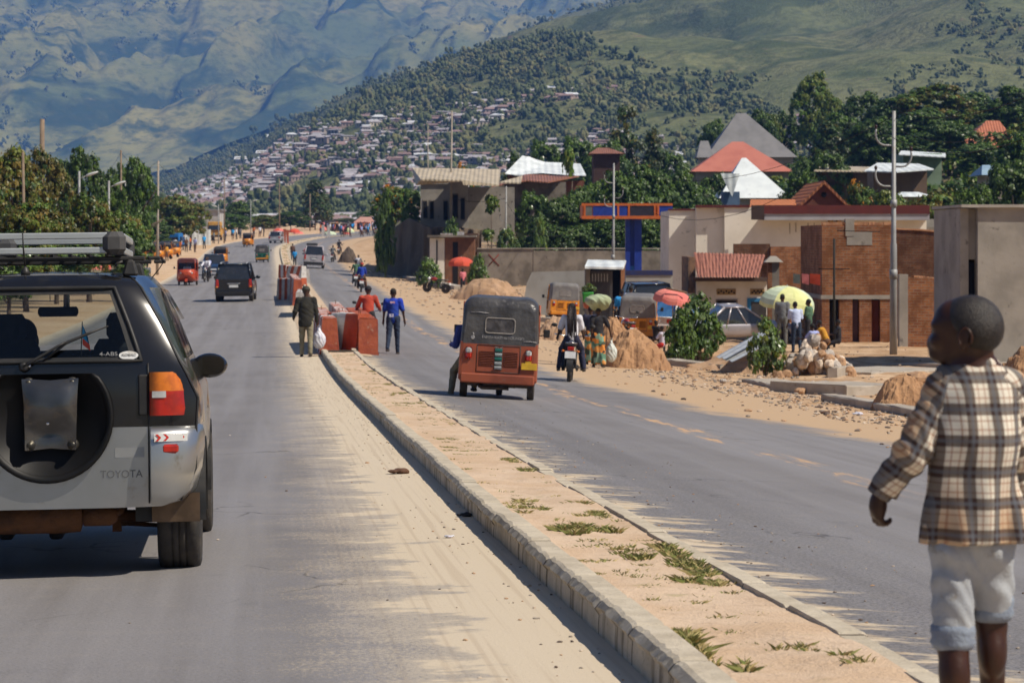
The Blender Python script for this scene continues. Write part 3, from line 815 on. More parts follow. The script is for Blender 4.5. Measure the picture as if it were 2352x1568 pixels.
while len(hp) < 3600:
    tries += 1
    x = hr.uniform(380, 2300); t = hr.random() ** 1.0 * .62; p = on_hill(x, t); X_, Y_ = pixel(p)
    ty = np.interp(X_, *zip(*TOWN))
    dens = 1.0 if Y_ > ty + 70 else max(0, (Y_ - ty + 10) / 80)
    dens *= np.interp(X_, [380, 1200, 1500, 1900, 2350], [1, .9, .75, .5, .15])
    if hr.random() > dens: continue
    if float(fbm(p[0] / 90, p[1] / 150, 3, 77)) < .36: continue
    hp.append(p)
hp.sort(key=lambda p: p[1])
placed = 0; stuffV, stuffF, smi, so = [], [], [], 0
for n, p in enumerate(hp):
    X_, Y_ = pixel(p); w_ = hr.choice((0, 0, 1, 2)); r_ = hr.choice((0, 1, 1, 2, 1, 2, 2, 1, 2)); k = hr.choice((0, 1, 2))
    me = hm(w_, r_, k); s = hr.uniform(.38, .78); rz = hr.uniform(-.5, .5)
    if n < 285:
        o = bpy.data.objects.new('hillside_house', me); COL.objects.link(o); o.location = p; o.scale = (s, s, s); o.rotation_euler.z = rz
        tag(o, 'small house with a %s roof %s the far hill' % (roofn[r_], zone(X_, Y_)), 'house', 'houses of the town on the far hillside')
    else:
        c, q = math.cos(rz) * s, math.sin(rz) * s
        for (vv, ff, mm) in [(me.vertices, me.polygons, None)]:
            W = np.array([v.co[:] for v in vv]); W = np.stack([W[:, 0]*c-W[:, 1]*q, W[:, 0]*q+W[:, 1]*c, W[:, 2]*s], -1) + np.array(p)
            for f in ff:
                ix = list(f.vertices);
                for a in range(1, len(ix)-1): stuffF.append((ix[0]+so, ix[a]+so, ix[a+1]+so)); smi.append({0: w_, 1: 3 + r_, 2: 6}[f.material_index])
            stuffV.append(W); so += len(W)
tag(npmesh('hillside_town', np.concatenate(stuffV), stuffF, HW + HR + [HD_], smi), 'dense mass of tiny houses spread over the far hillside town', 'town', kind='stuff')
def shed(x0, x1, y, name, label, roof, wallm, d=2400, hpx=14):
    w_ = (x1 - x0) * d / F; c = px((x0 + x1) / 2, y, d); h = hpx * d / F
    t = empty('hillside_shed', (c.x, c.y, c.z - h), label, 'shed')
    b = MB(); b.box((0, 6, h * .25), (w_, 11, h * .9 + 3), 0); b.build('wall', wallm, t)
    b = MB(); b.prism([(-.8, h * .7), (12.8, h * .7), (6, h * 1.25)], -w_/2 - 1, w_/2 + 1, 0, 'X'); b.build('roof', roof, t)
SW_ = M('shed roof white', (.85, .86, .87), None, .2, .5)
shed(614, 658, 312, '', 'short white warehouse at the left end of the hill shoulder', SW_, M('town wall white', (.75, .73, .70), None, .2, .8))
shed(718, 786, 308, '', 'long white roofed shed on the shoulder of the hill', SW_, HW[2])
shed(683, 716, 305, '', 'dull pink shed adjoining the long white roofed shed', HR[1], HW[0])
shed(1335, 1382, 243, '', 'pale blue walled school block high on the green hill', HR[0], M('town wall blue', (.30, .55, .66), None, .2, .8), 2700, 10)
for x0, x1, y, lab in [(540, 566, 362, 'bright white gabled roof hall low on the left of the hill'), (590, 620, 348, 'bright white roof hall just below the white warehouse'), (568, 588, 366, 'small bright white roof beside the gabled hall on the hill')]:
    shed(x0, x1, y, '', lab, SW_, HW[2], 2100, 12)
hz = MB(); hz.box((0, 4500, 700), (16000, 11500, 1900))
ho = hz.build('haze', NT('haze air').m)
hg = ho.data.materials[0]; ht = hg.node_tree; ht.nodes.clear()
hv = ht.nodes.new('ShaderNodeVolumePrincipled'); hout = ht.nodes.new('ShaderNodeOutputMaterial')
hv.inputs['Color'].default_value = (.17, .40, 1.0, 1)
hv.inputs['Density'].default_value = HAZE
hv.inputs['Anisotropy'].default_value = 0.0
ht.links.new(hv.outputs[0], hout.inputs['Volume'])
tag(ho, 'thin blue haze filling the valley air', 'haze', kind='stuff')
# ---------------------------------------------------------------- shared paints
BLACKP = M('black car paint', (.008, .008, .010), (.012, .011, .011), 1.3, .16, bump=.0, spec=.45, coat=.6, c3=(.018, .016, .014))
SILVER = M('silver car paint', (.46, .46, .45), (.40, .40, .385), 2.0, .28, .85, spec=.5, coat=.3, c3=(.33, .30, .25))
PLASTIC = M('black plastic', (.018, .018, .018), (.035, .032, .03), 6, .5, bump=.1)
RUBBER = M('tyre rubber', (.035, .032, .03), (.075, .062, .05), 5, .85, bump=.3)
RUST = M('rusty metal', (.16, .07, .03), (.09, .045, .025), 8, .8, .2, bump=.4)
CHROME = M('bright metal', (.75, .75, .75), (.6, .6, .6), 5, .2, 1.0)
ALU = M('aluminium rail', (.68, .69, .70), (.60, .60, .60), 4, .35, .7)
DARKIN = M('dark interior', (.02, .02, .022), (.03, .03, .03), 6, .9)
REDL = M('red lamp lens', (.45, .02, .01), (.30, .015, .01), 14, .15, coat=.6)
AMBER = M('amber lamp lens', (.70, .19, .02), (.50, .12, .015), 12, .15, coat=.6)
CLEAR = M('clear lamp lens', (.55, .55, .53), (.38, .38, .37), 12, .15, coat=.6)
PLATE = M('number plate white', (.70, .70, .70), (.6, .6, .6), 6, .5)
PLATEY = M('number plate yellow', (.75, .45, .03), (.6, .35, .03), 6, .5)
WHITEP = M('white paint', (.72, .72, .70), (.62, .61, .58), 4, .5, c3=(.5, .45, .38))
REDP = M('red reflective', (.55, .03, .02), None, 6, .4)
GLASSD = glass('tinted glass', (.52, .55, .54), .03)
GLASSC = glass('clear glass', (.90, .93, .91), .02)
MIRROR = M('mirror glass', (.09, .075, .065), (.07, .06, .05), 9, .06, 1.0)
SKIN = M('dark skin', (.050, .022, .012), (.036, .015, .009), 9, .45, spec=.45)
HAIR = M('black hair', (.012, .010, .009), (.02, .017, .015), 60, .8, bump=.4)
def lerp(a, b, t): return a + (b - a) * t
def wheel(parent, loc, r, w_, name='wheel', rim=.62, rimmat=None, steps=28, hub=True):
    """wheel along the X axis: tyre with tread grooves, rim"""
    b = MB(); h = w_ / 2; ri = r * rim
    b.lathe([(ri, -h*.7), (r*.86, -h*.98), (r*.95, -h*.9), (r, -h*.7), (r, -h*.36), (r*.975, -h*.34), (r*.975, -h*.28), (r, -h*.26), (r, -h*.04), (r*.975, -h*.03), (r*.975, h*.03), (r, h*.04), (r, h*.26), (r*.975, h*.28), (r*.975, h*.34), (r, h*.36), (r, h*.7), (r*.95, h*.9), (r*.86, h*.98), (ri, h*.7)], loc, steps, 0, 'X')
    t = b.build(name, RUBBER, parent)
    b = MB(); b.lathe([(.02, -h*.5), (ri*.5, -h*.45), (ri*.8, -h*.2), (ri*1.0, -h*.66), (ri*1.0, h*.66), (ri*.8, h*.2), (ri*.5, h*.45), (.02, h*.5)], loc, 16, 0, 'X')
    for k in range(5):
        a = 2*PI*k/5; b.box((loc[0] + h*.42, loc[1] + math.cos(a)*ri*.55, loc[2] + math.sin(a)*ri*.55), (h*.15, ri*.3, ri*.3), 0, bev=.004)
    b.build('rim', rimmat or ALU, t)
    return t
def arrow_poly(x, z, w_, h): return [(x, z - h), (x + w_, z - h), (x + 2*w_, z), (x + w_, z + h), (x, z + h), (x + w_, z)]

suv = empty('off_road_car', (-2.476, 14.0, 0), 'black and silver off-road car with roof basket and bare spare wheel bracket, nearest', 'car')
suv.location.z = T(-2.3, 14.6) + .006
suv.rotation_euler = (-.028, -.012, ROADZ + .010)
ZR = [.40, .43, .50, .60, .72, .83, .98, 1.10, 1.185, 1.38, 1.58, 1.63, 1.652, 1.664]
def prof_at(y):
    """half-width for each of ZR rows at length y"""
    a = np.array([.60, .70, .765, .785, .79, .79, .80, .745, .70, .605, .495, .445, .30, 0])
    m = np.array([.60, .72, .795, .812, .815, .815, .815, .775, .735, .665, .575, .525, .33, 0])
    return lerp(a, m, float(sstep(y, 0, .75)))
def rear_lean(z): return float(np.interp(z, [.4, .8, 1.15, 1.6, 1.664], [.0, 0, .0, .17, .26]))
def arch(y):
    z = 0
    for ya in (.60, 3.01):
        q = .405**2 - (y - ya)**2
        if q > 0: z = max(z, .345 + math.sqrt(q))
    return z
ysb = sorted(set([0, .04, .1, .16] + [round(.2 + i*.05, 3) for i in range(17)] + [1.1, 1.25, 1.32, 1.5, 1.75, 2.0, 2.06, 2.2, 2.35, 2.5] + [round(2.6 + i*.05, 3) for i in range(17)] + [3.45, 3.55, 3.62]))
def sta(y):
    w = prof_at(y).copy(); z = np.array(ZR); az = arch(y)
    if az > z[0]:
        for i in range(5): z[i] = max(z[i], az + .004 * i)
    if az > 0: w[:6] += .012 * min(1, az / .7)
    lift = .02 * math.sin(min(1, max(0, y / 2.2)) * PI)
    z[11:] += lift
    yy = np.full(len(z), y, float)
    f = max(0, 1 - y / .6)
    for i in range(len(z)): yy[i] += rear_lean(ZR[i]) * f
    if y > 2.2:
        t = min(1, (y - 2.2) / .72)
        for i in range(8, 14):
            z[i] = lerp(z[i], 1.13 + .004 * (i - 8) + .01, t)
            w[i] = lerp(w[i], [.74, .72, .68, .62, .36, 0][i-8], t)
        if y > 2.92:
            u = (y - 2.92) / .7
            z[6:] -= .20 * u * u; w[:8] *= 1 - .12 * u * u; w[8:] *= 1 - .12 * u
            z[6:] -= .02 * u
    return [(w[i], yy[i], z[i]) for i in range(len(z))]
rows = [sta(y) for y in ysb]
def matrow(i, j):
    y = ysb[i]
    if j < 5: return 1
    return 0
b = MB(); NG = len(ZR)
for sgn in (1, -1):
    P = [[(p[0]*sgn, p[1], p[2]) for p in r] for r in rows]
    for i in range(len(P) - 1):
        y = ysb[i]
        for j in range(NG - 1):
            if j >= 11 and 2.2 <= y < 2.84: continue
            if j in (8, 9) and ((.32 <= y < 1.2) or (1.3 <= y < 2.0) or (2.05 <= y < 2.34)): continue
            b.add([P[i][j], P[i][j+1], P[i+1][j+1], P[i+1][j]], [(0, 1, 2, 3)], matrow(i, j), True)
    for j in range(NG - 1):
        a, c = P[-1][j], P[-1][j+1]; b.add([a, c, (0, c[1]+.08, c[2]), (0, a[1]+.08, a[2])], [(0, 1, 2, 3)], matrow(0, j), True)
o = b.build('body', [BLACKP, SILVER], suv)
bm = bmesh.new(); bm.from_mesh(o.data)
bmesh.ops.remove_doubles(bm, verts=bm.verts, dist=.0015); bmesh.ops.recalc_face_normals(bm, faces=bm.faces); bm.to_mesh(o.data); bm.free()
ts = [-1, -.97, -.93, -.86, -.78, -.714, -.6, -.45, -.3, -.15, 0, .15, .3, .45, .6, .714, .78, .86, .93, .97, 1]
zr = [.40, .43, .50, .60, .72, .83, .98, 1.10, 1.185, 1.28, 1.38, 1.48, 1.58, 1.61, 1.63, 1.652]
w0 = prof_at(0)
def tailpt(t, z, off=0.0):
    hw = float(np.interp(z, ZR, w0)); return (hw * t, rear_lean(z) - .055 * (1 - abs(t)**5) - off, z)
rows = [[tailpt(t, z) for t in ts] for z in zr]
b = MB()
for i in range(len(zr) - 1):
    for j in range(len(ts) - 1):
        if 8 <= i < 12 and 5 <= j < 15: continue
        b.add([rows[i][j], rows[i][j+1], rows[i+1][j+1], rows[i+1][j]], [(0, 1, 2, 3)], 1 if i < 5 else 0, True)
tg = b.build('tailgate', [BLACKP, SILVER], suv)
bm = bmesh.new(); bm.from_mesh(tg.data); bmesh.ops.remove_doubles(bm, verts=bm.verts, dist=.001); bmesh.ops.recalc_face_normals(bm, faces=bm.faces); bm.to_mesh(tg.data); bm.free()
b = MB(); b.grid([[tailpt(t, z, -.004) for t in ts[5:16]] for z in zr[8:13]]); rw = b.build('rear_window', GLASSD, suv)
b = MB(); ring = [tailpt(t, 1.185, .006) for t in ts[5:16]] + [tailpt(.714, z, .006) for z in zr[9:13]] + [tailpt(t, 1.58, .006) for t in ts[14:4:-1]] + [tailpt(-.714, z, .006) for z in zr[11:7:-1]]
b.tube(ring, .012, 6, 0, cap=False); b.build('window_seal', PLASTIC, suv)
b = MB()
for s_ in (1, -1):
    b.grid([[tailpt(s_ * t, z, .001) for t in (.64, .68, .712)] for z in zr[8:13]])
b.grid([[tailpt(t, z, .001) for t in ts[5:16]] for z in (1.545, 1.56, 1.578)])
b.grid([[tailpt(t, z, .001) for t in ts[5:16]] for z in (1.187, 1.197, 1.207)])
b.build('glass_border', PLASTIC, rw)
for sgn in (1, -1):
    b = MB()
    for (y0, y1) in ((.32, 1.25), (1.32, 2.0), (2.06, 2.35)):
        ys_ = [y for y in ysb if y0 <= y <= y1]
        R_ = [sta(y) for y in ys_]
        b.grid([[(r[j][0]*sgn - .006*sgn, r[j][1], r[j][2]) for j in (8, 9, 10)] for r in R_])
    b.build('side_window', GLASSD, suv)
R_ = [sta(y) for y in (2.21, 2.35, 2.5, 2.65, 2.80)]
b = MB(); b.grid([[(r[11][0]*t, r[11][1], lerp(r[11][2], r[13][2], 1 - abs(t)) + .002) for t in (-1, -.6, -.3, 0, .3, .6, 1)] for r in R_]); b.build('windscreen', GLASSC, suv)
b = MB()
for (y0, y1) in ((.9, 1.25), (1.45, 2.25)):
    ys_ = np.linspace(y0, y1, 6); b.grid([[(lerp(.668, .582, k) + .016*(1-k), y, lerp(1.40, 1.58, k)) for k in (0, .5, 1)] for y in ys_])
b.build('wind_deflector', glass('smoked plastic', (.10, .10, .11), .1), suv)
b = MB()
R2 = [sta(y) for y in ysb]
b.tube([(tailpt(.995, z)[0] + .002, tailpt(.995, z)[1] + .0, z) for z in (.43, .6, .83, .98, 1.1, 1.185, 1.38, 1.58, 1.63)], .007, 5, 0)
b.build('tailgate_seam', PLASTIC, suv)
b = MB(); zz = [.42, .6, .83, 1.0, 1.10, 1.17]
b.tube([(.535, tailpt(.66, z, .0)[1] - .001, z) for z in zz], .0045, 4, 0); b.tube([(-.535, tailpt(.66, z, .0)[1] - .001, z) for z in zz], .0045, 4, 0)
b.build('shut_line', PLASTIC, tg)
for s_ in (1, -1):
    b = MB(); rr = []
    for z, wx, pr in ((.415, .66, .03), (.43, .70, .06), (.48, .75, .085), (.60, .785, .09), (.72, .80, .085), (.79, .80, .07), (.825, .79, .045), (.832, .77, .0)):
        rr.append([(s_ * .548, tailpt(.69, z)[1] - pr, z), (s_ * .62, tailpt(.8, z)[1] - pr, z), (s_ * lerp(.62, wx, .6), .0 - pr, z), (s_ * (wx - .012), .035 - pr*.9, z), (s_ * (wx + .012), .10 - pr*.4, z), (s_ * (wx + .03), .20, z)])
    b.grid(rr); b.add([rr[i][0] for i in range(8)] + [(s_ * .548, .0, rr[i][0][2]) for i in range(8)], [(i, i+1, i+9, i+8) for i in range(7)]);
    bo = b.build('bumper_corner', SILVER, suv)
    b = MB(); rr = [[(s_ * x, y, z) for x, y in ((.567, -.138), (.62, -.122), (.665, -.105), (.705, -.092), (.742, -.070))] for z in (.752, .795)]
    b.grid(rr); q = b.build('reflective_strip', WHITEP, suv)
    b = MB()
    for k in range(4):
        x0 = .572 + k * .041; y0 = -.1405 + k * .0165
        b.add([(s_*x, y0 - .001 + (x - x0) * .34, z) for x, z in ((x0, .755), (x0+.014, .755), (x0+.032, .7735), (x0+.014, .792), (x0, .792), (x0+.018, .7735))], [(0, 1, 2, 5), (5, 2, 3, 4)])
    b.build('red_chevron', REDP, q)
    b = MB(); b.box((s_*.648, -.104, .712), (.095, .03, .05), 0, rot=.22*s_, bev=.012); b.build('fog_lamp', REDL, suv)
    def lampgrid(pts, zs_, off, m, nm, par):
        b = MB(); b.grid([[(s_*x, tailpt(min(.995, abs(x)/.8), z)[1] - off + dy, z) for x, dy in pts(z)] for z in zs_]); return b.build(nm, m, par)
    def xs_at(z):
        xo = float(np.interp(z, [.887, .93, 1.03, 1.10, 1.125], [.742, .752, .738, .705, .66]))
        return [(.540, .03), (.545, .0), (.60, -.006), (.65, -.004), (lerp(.65, xo, .6), .010), (xo, .05), (xo + .014, .10)]
    tl = lampgrid(xs_at, [.889, .90, .93, .96, .99, 1.02], .028, REDL, 'tail_lamp', suv)
    lampgrid(xs_at, [1.02, 1.05, 1.08, 1.11, 1.122], .028, AMBER, 'indicator', tl)
    lampgrid(lambda z: [(.556, -.001), (.60, -.008), (.63, -.008)], [.985, 1.02], .032, CLEAR, 'reversing_lamp', tl)
    b = MB(); b.box((s_*.508, -.052, 1.0), (.055, .02, .22), 0, bev=.008); b.build('lamp_filler', PLASTIC, suv)
b = MB(); b.lathe([(.345, 0), (.352, -.028), (.335, -.036), (.315, -.012), (.30, .004), (.20, .010), (0.01, .010)], (0, -.075, .89), 48, 0, 'Y'); b.v = [(x, y, min(z, 1.122)) for x, y, z in b.v]
sp = b.build('spare_wheel_recess', M('matt black cover', (.006, .006, .006), (.010, .009, .009), 5, .5, spec=.25), suv)
b = MB(); pts = []
nx_, nz_ = 15, 17
for i in range(nz_):
    row = []
    for j in range(nx_):
        u = j / (nx_-1) * 2 - 1; v = i / (nz_-1) * 2 - 1
        hw = .150 * (1 - .07 * math.cos(v * PI / 2)) * (1 - .10 * max(0, -v))
        x = u * hw + .02; z = .908 + v * .190 * (1 - .05 * (1 - abs(u))**1.5)
        bulge = .035 + .05 * math.cos(v*3.0 - .9) * (1 - abs(u)**3) * .8 + .02 * (1 - abs(u)**4) * (1 - abs(v)**4) - .025 * math.exp(-((u*1.5)**2 + (v*1.8)**2)) + .012 * math.cos(v * 7) * (1-abs(u))
        row.append((x, -.082 - bulge - .012, z))
    pts.append(row)
b.grid(pts)
br = b.build('spare_wheel_bracket', M('pressed steel dark', (.16, .155, .15), (.09, .088, .085), 4, .24, .85, bump=.08, c3=(.20, .17, .13)), suv)
for x, z in ((-.095, 1.075), (.135, 1.075), (-.09, .745), (.135, .745)):
    b = MB(); b.lathe([(.001, -.03), (.014, -.03), (.016, -.02), (.028, -.018), (.032, 0), (.032, .03)], (x, -.10, z), 14, 0, 'Y'); b.build('bracket_boss', M('bracket boss', (.05, .048, .045), (.08, .07, .05), 20, .4, .6), br)
b = MB()
for x, z in ((-.04, .985), (.04, .985), (0.0, .86)): b.lathe([(.001, -.012), (.009, -.010), (.010, 0)], (x + .005, -.118, z), 8, 0, 'Y')
b.build('bolt', CHROME, br)
b = MB(); b.grid([[(x, tailpt(x/.79, z)[1] - .003 + dy, z) for x, dy in ((.355, 0), (.375, .002), (.45, .002), (.495, .002), (.51, 0))] for z in (.668, .675, .695, .715, .722)]); b.build('handle_recess', M('recess silver', (.38, .38, .37), (.33, .33, .32), 3, .4, .5), tg)
lettering('lettering', 'TOYOTA', .058, M('embossed silver', (.13, .13, .13), (.13, .13, .13), 9, .5, .2), suv, (.388, -.0545, .578), rot=(0, 0, .016), extrude=.002, sx=.94)
lettering('sticker_print', '4-ABS', .030, M('pale print', (.30, .30, .30), None, 9, .7), rw, (.325, tailpt(.5, 1.222)[1] - .010, 1.222), rot=(-.28, 0, 0), extrude=.0004, sx=1.3)
b = MB(); cx_, cz_ = .432, 1.214; el_ = [(cx_ + .052*math.cos(a), tailpt(.6, cz_ + .023*math.sin(a))[1] - .010, cz_ + .023*math.sin(a)) for a in np.linspace(0, 2*PI, 20, endpoint=False)]
b.add(el_, [tuple(range(20))]); stk = b.build('oval_sticker', WHITEP, rw)
lettering('sticker_print', 'KOBAC', .021, PLASTIC, stk, (cx_, tailpt(.6, cz_)[1] - .0125, cz_ + .001), rot=(-.28, 0, 0), extrude=.0003, sx=1.1, shear=.2)
b = MB(); b.lathe([(.001, -.045), (.02, -.045), (.024, -.03), (.03, 0)], (-.12, -.06, 1.162), 12, 0, 'Y')
b.tube([(-.12, -.095, 1.165), (-.06, -.09, 1.20), (.06, -.06, 1.27), (.10, -.05, 1.292)], [.016, .013, .010, .008], 7, 0, flat=.7)
b.tube([(-.02, -.058, 1.19), (.10, -.040, 1.285), (.22, -.015, 1.335), (.322, .02, 1.372)], [.006, .009, .008, .004], 6, 0)
b.build('rear_wiper', PLASTIC, suv)
b = MB(); b.ball((-.095, -.07, 1.166), .014, 8, 6); b.build('washer_jet', CHROME, suv)
b = MB()
for yy in (.30,):
    for z, h in ((1.868, .018), (1.787, .018)): b.box((-.02, yy, z), (.66, .022, h*2), 0, bev=.006)
for yy in (1.45,): b.box((0, yy, 1.868), (.62, .02, .034), 0, bev=.005)
for s_ in (1, -1):
    for z in (1.862, 1.787): b.box((s_*.392, .90, z), (.02, 1.04, .036), 0, bev=.006)
rk = b.build('roof_basket', M('rack rail alloy', (.55, .57, .56), (.48, .50, .49), 3, .35, .45, spec=.5), suv)
for yy in (.32, 1.46):
    for s_ in (1, -1):
        b = MB(); b.box((s_*.345, yy, 1.826), (.125, .12, .128), 0, bev=.03); b.build('basket_corner', M('grey rack plastic', (.055, .055, .058), (.075, .072, .07), 4, .5, bump=.1), rk)
b = MB()
for yy in (.36, 1.40):
    b.box((0, yy, 1.742), (1.02, .05, .024), 0, bev=.006); b.box((.56, yy, 1.742), (.07, .04, .020), 0, bev=.006); b.box((-.56, yy, 1.742), (.07, .04, .020), 0, bev=.006)
for x in np.linspace(-.3, .3, 7): b.box((x, .88, 1.762), (.018, 1.08, .012), 0)
b.build('crossbar', PLASTIC, rk)
for yy in (.36, 1.40):
    for s_ in (1, -1):
        b = MB(); b.box((s_*.43, yy, 1.69), (.085, .10, .09), 0, taper=(.6, .7), bev=.012); b.tube([(s_*.39, yy-.05, 1.725), (s_*.36, yy-.05, 1.715), (s_*.35, yy-.05, 1.70)], .008, 5, 0); b.build('rack_foot', PLASTIC, rk)
b = MB(); b.lathe([(.026, 0), (.024, .02), (.014, .038), (.006, .05)], (-.135, .26, 1.655), 12, 0); b.tube([(-.135, .26, 1.69), (-.143, .24, 1.80), (-.146, .235, 1.885)], [.006, .0045, .004], 6, 0); b.build('antenna', PLASTIC, suv)
b = MB(); b.tube([(.50, 1.35, 1.63), (.56, 1.30, 1.70), (.585, 1.28, 1.74)], [.004, .003, .003], 5, 0); b.ball((.586, 1.28, 1.745), .010, 6, 5); b.build('side_aerial', PLASTIC, suv)
for s_ in (1, -1):
    b = MB()
    b.ball((s_*.835, 2.28, 1.105), (.112, .075, .078), 16, 10); b.tube([(s_*.66, 2.30, 1.09), (s_*.76, 2.29, 1.085)], [.05, .04], 8, 0, flat=.6)
    mm_ = b.build('door_mirror', BLACKP, suv)
    b = MB(); P_ = [(s_*.842 + .085*math.copysign(abs(math.cos(a))**.7, math.cos(a)), 2.205, 1.107 + .058*math.copysign(abs(math.sin(a))**.7, math.sin(a))) for a in np.linspace(0, 2*PI, 24, endpoint=False)]
    b.add(P_, [tuple(range(24))]); b.add([(p[0], p[1]+.03, p[2]) for p in P_] + P_, [(i, (i+1) % 24, 24+(i+1) % 24, 24+i) for i in range(24)], 0)
    b.build('mirror_glass', MIRROR, mm_)
b = MB(); b.box((0, 1.9, .47), (1.36, 3.3, .12), 0); b.box((0, .18, .47), (1.2, .25, .10), 0); b.build('floor_pan', DARKIN, suv)
b = MB(); b.lathe([(.02, -.52), (.085, -.50), (.09, -.42), (.09, .42), (.085, .50), (.02, .52)], (-.35, .26, .335), 14, 0, 'X'); b.lathe([(.03, .50), (.055, .52), (.055, .66), (.03, .70)], (-.35, .26, .335), 12, 0, 'X')
b.tube([(.30, .26, .335), (.36, .3, .36), (.38, .6, .40), (.2, 1.2, .38)], .024, 8, 0); b.tube([(-.60, .60, .33), (.62, .60, .30)], .035, 8, 0); b.tube([(-.1, .62, .30), (.60, .68, .24)], .014, 6, 0); b.tube([(0, .6, .36), (0, .6, .22)], [.11, .07], 10, 0)
b.build('exhaust_silencer', RUST, suv)
b = MB(); b.tube([(.36, .62, .62), (.36, .62, .25)], .028, 8, 0); b.box((.33, .62, .27), (.05, .08, .10), 0); b.build('shock_absorber', RUST, suv)
b = MB(); b.tube([(-.30, .26, .28), (-.34, .20, .21), (-.36, .14, .19)], .03, 8, 0); b.build('tailpipe', RUST, suv)
for s_ in (1, -1):
    for ya, tr_ in ((.60, .682), (3.01, .715)): wheel(suv, (s_*tr_, ya, .345), .345, .245)
    b = MB(); b.grid([[(s_*x, .13 + dz_, z) for x in (.54, .66, .80)] for z, dz_ in ((.46, .0), (.36, .03), (.30, .05))]); b.grid([[(s_*x, .145 + dz_, z) for x in (.54, .66, .80)] for z, dz_ in ((.46, .0), (.36, .03), (.30, .05))]); b.build('mud_flap', M('dusty rubber flap', (.20, .13, .08), (.12, .08, .05), 6, .9), suv)
    b = MB()
    b.grid([[(s_*x, ya_ + .40*math.cos(a), .345 + .40*math.sin(a)) for x in (.45, .68, .832)] for ya_ in (.60,) for a in np.linspace(-.1, PI + .1, 18)]); b.build('arch_liner', PLASTIC, suv); b = MB(); b.grid([[(s_*x, 3.01 + .40*math.cos(a), .345 + .40*math.sin(a)) for x in (.45, .68, .832)] for a in np.linspace(-.1, PI + .1, 18)]); b.build('arch_liner', PLASTIC, suv)
for sx_ in (-.36, .36):
    b = MB(); b.box((sx_, 1.55, .98), (.50, .16, .62), 0, taper=(.8, .8), bev=.05); b.box((sx_, 1.75, .68), (.50, .5, .16), 0, bev=.04); b.box((sx_, 1.53, 1.36), (.25, .10, .17), 0, bev=.04); b.build('seat', M('seat cloth', (.045, .05, .06), (.03, .035, .045), 9, .95), suv)
b = MB(); b.box((0, .95, .86), (1.2, .14, .50), 0, bev=.05); b.box((0, .9, .6), (1.3, 1.2, .1), 0); b.build('rear_bench', MATS['seat cloth'], suv)
b = MB(); b.box((0, 2.55, 1.02), (1.4, .45, .16), 0, bev=.05); b.build('dashboard', DARKIN, suv)
b = MB(); b.box((-.10, 2.28, 1.455), (.25, .03, .062), 0, bev=.02); b.tube([(-.04, 2.3, 1.47), (-.04, 2.32, 1.56)], .01, 6, 0); b.build('cabin_mirror', DARKIN, suv)
b = MB(); b.tube([(.02, 2.50, 1.10), (.035, 2.50, 1.39)], .0035, 5, 0); fs = b.build('flag_staff', DARKIN, suv)
b = MB(); b.add([(.035, 2.50, 1.375), (.035, 2.50, 1.245), (.085, 2.49, 1.205), (.07, 2.49, 1.29)], [(0, 1, 2, 3)]); b.build('flag_cloth', M('flag blue', (.03, .30, .75), (.02, .25, .65), 3, .8), fs)
b = MB(); b.add([(.0352, 2.494, 1.245), (.085, 2.484, 1.205), (.08, 2.484, 1.245), (.037, 2.494, 1.285)], [(0, 1, 2, 3)]); b.build('flag_stripe', M('flag red', (.65, .06, .02), None, 3, .8), fs)
b = MB(); b.tube([(-.36 + .17*math.cos(a), 2.25 + .06*math.sin(a), 1.02 + .16*math.sin(a)) for a in np.linspace(0, 2*PI, 20)], .013, 6, 0); b.build('steering_wheel', DARKIN, suv)

SUVM = Matrix.Translation(suv.location) @ suv.rotation_euler.to_matrix().to_4x4()
BS = 870.0; BD = F / BS
bx = (2215 - CX) / BS
boy = empty('person', (bx, BD, 0), 'young boy in an oversized plaid shirt and rolled pale trousers, walking on the median', 'person')
boy.location.z = T(bx, BD) + .128
zf = HY - (boy.location.z - CZ) * BS
def bp(x, y, dy=0.0): return ((x - 2215) / BS, dy, (zf - y) / BS)
yaw = R(62)
cy, sy = math.cos(yaw), math.sin(yaw)
fwd = np.array([-sy, cy, 0]); rgt = np.array([cy, sy, 0]); up = np.array([0, 0, 1.])
hc = np.array(bp(2218, 756))
HS_ = .90
def hp3(f, r, u): return hc + (fwd * f + rgt * r + up * u) * HS_
def hrot():
    m = Matrix((tuple(rgt), tuple(fwd), tuple(up))).transposed(); return m
HM = hrot()
def hell(f, r, u, rr, rf, ru, pitch=0):
    m = HM @ Matrix.Rotation(pitch, 3, 'X'); return ell(hp3(f, r, u), (rr * HS_, rf * HS_, ru * HS_), m)
legL = [bp(2192, 1290, .0), bp(2186, 1480, -.02), (bp(2196, 0)[0], -.06, .075)]
legR = [bp(2268, 1290, .0), bp(2285, 1440, .05), (bp(2298, 0)[0], .10, .075)]
sh_l, el_l, wr_l = bp(2172, 905, .0), bp(2100, 1030, -.02), bp(2024, 1150, .05)
sh_r, el_r, wr_r = bp(2318, 905, .0), bp(2352, 1040, .05), bp(2350, 1160, .14)
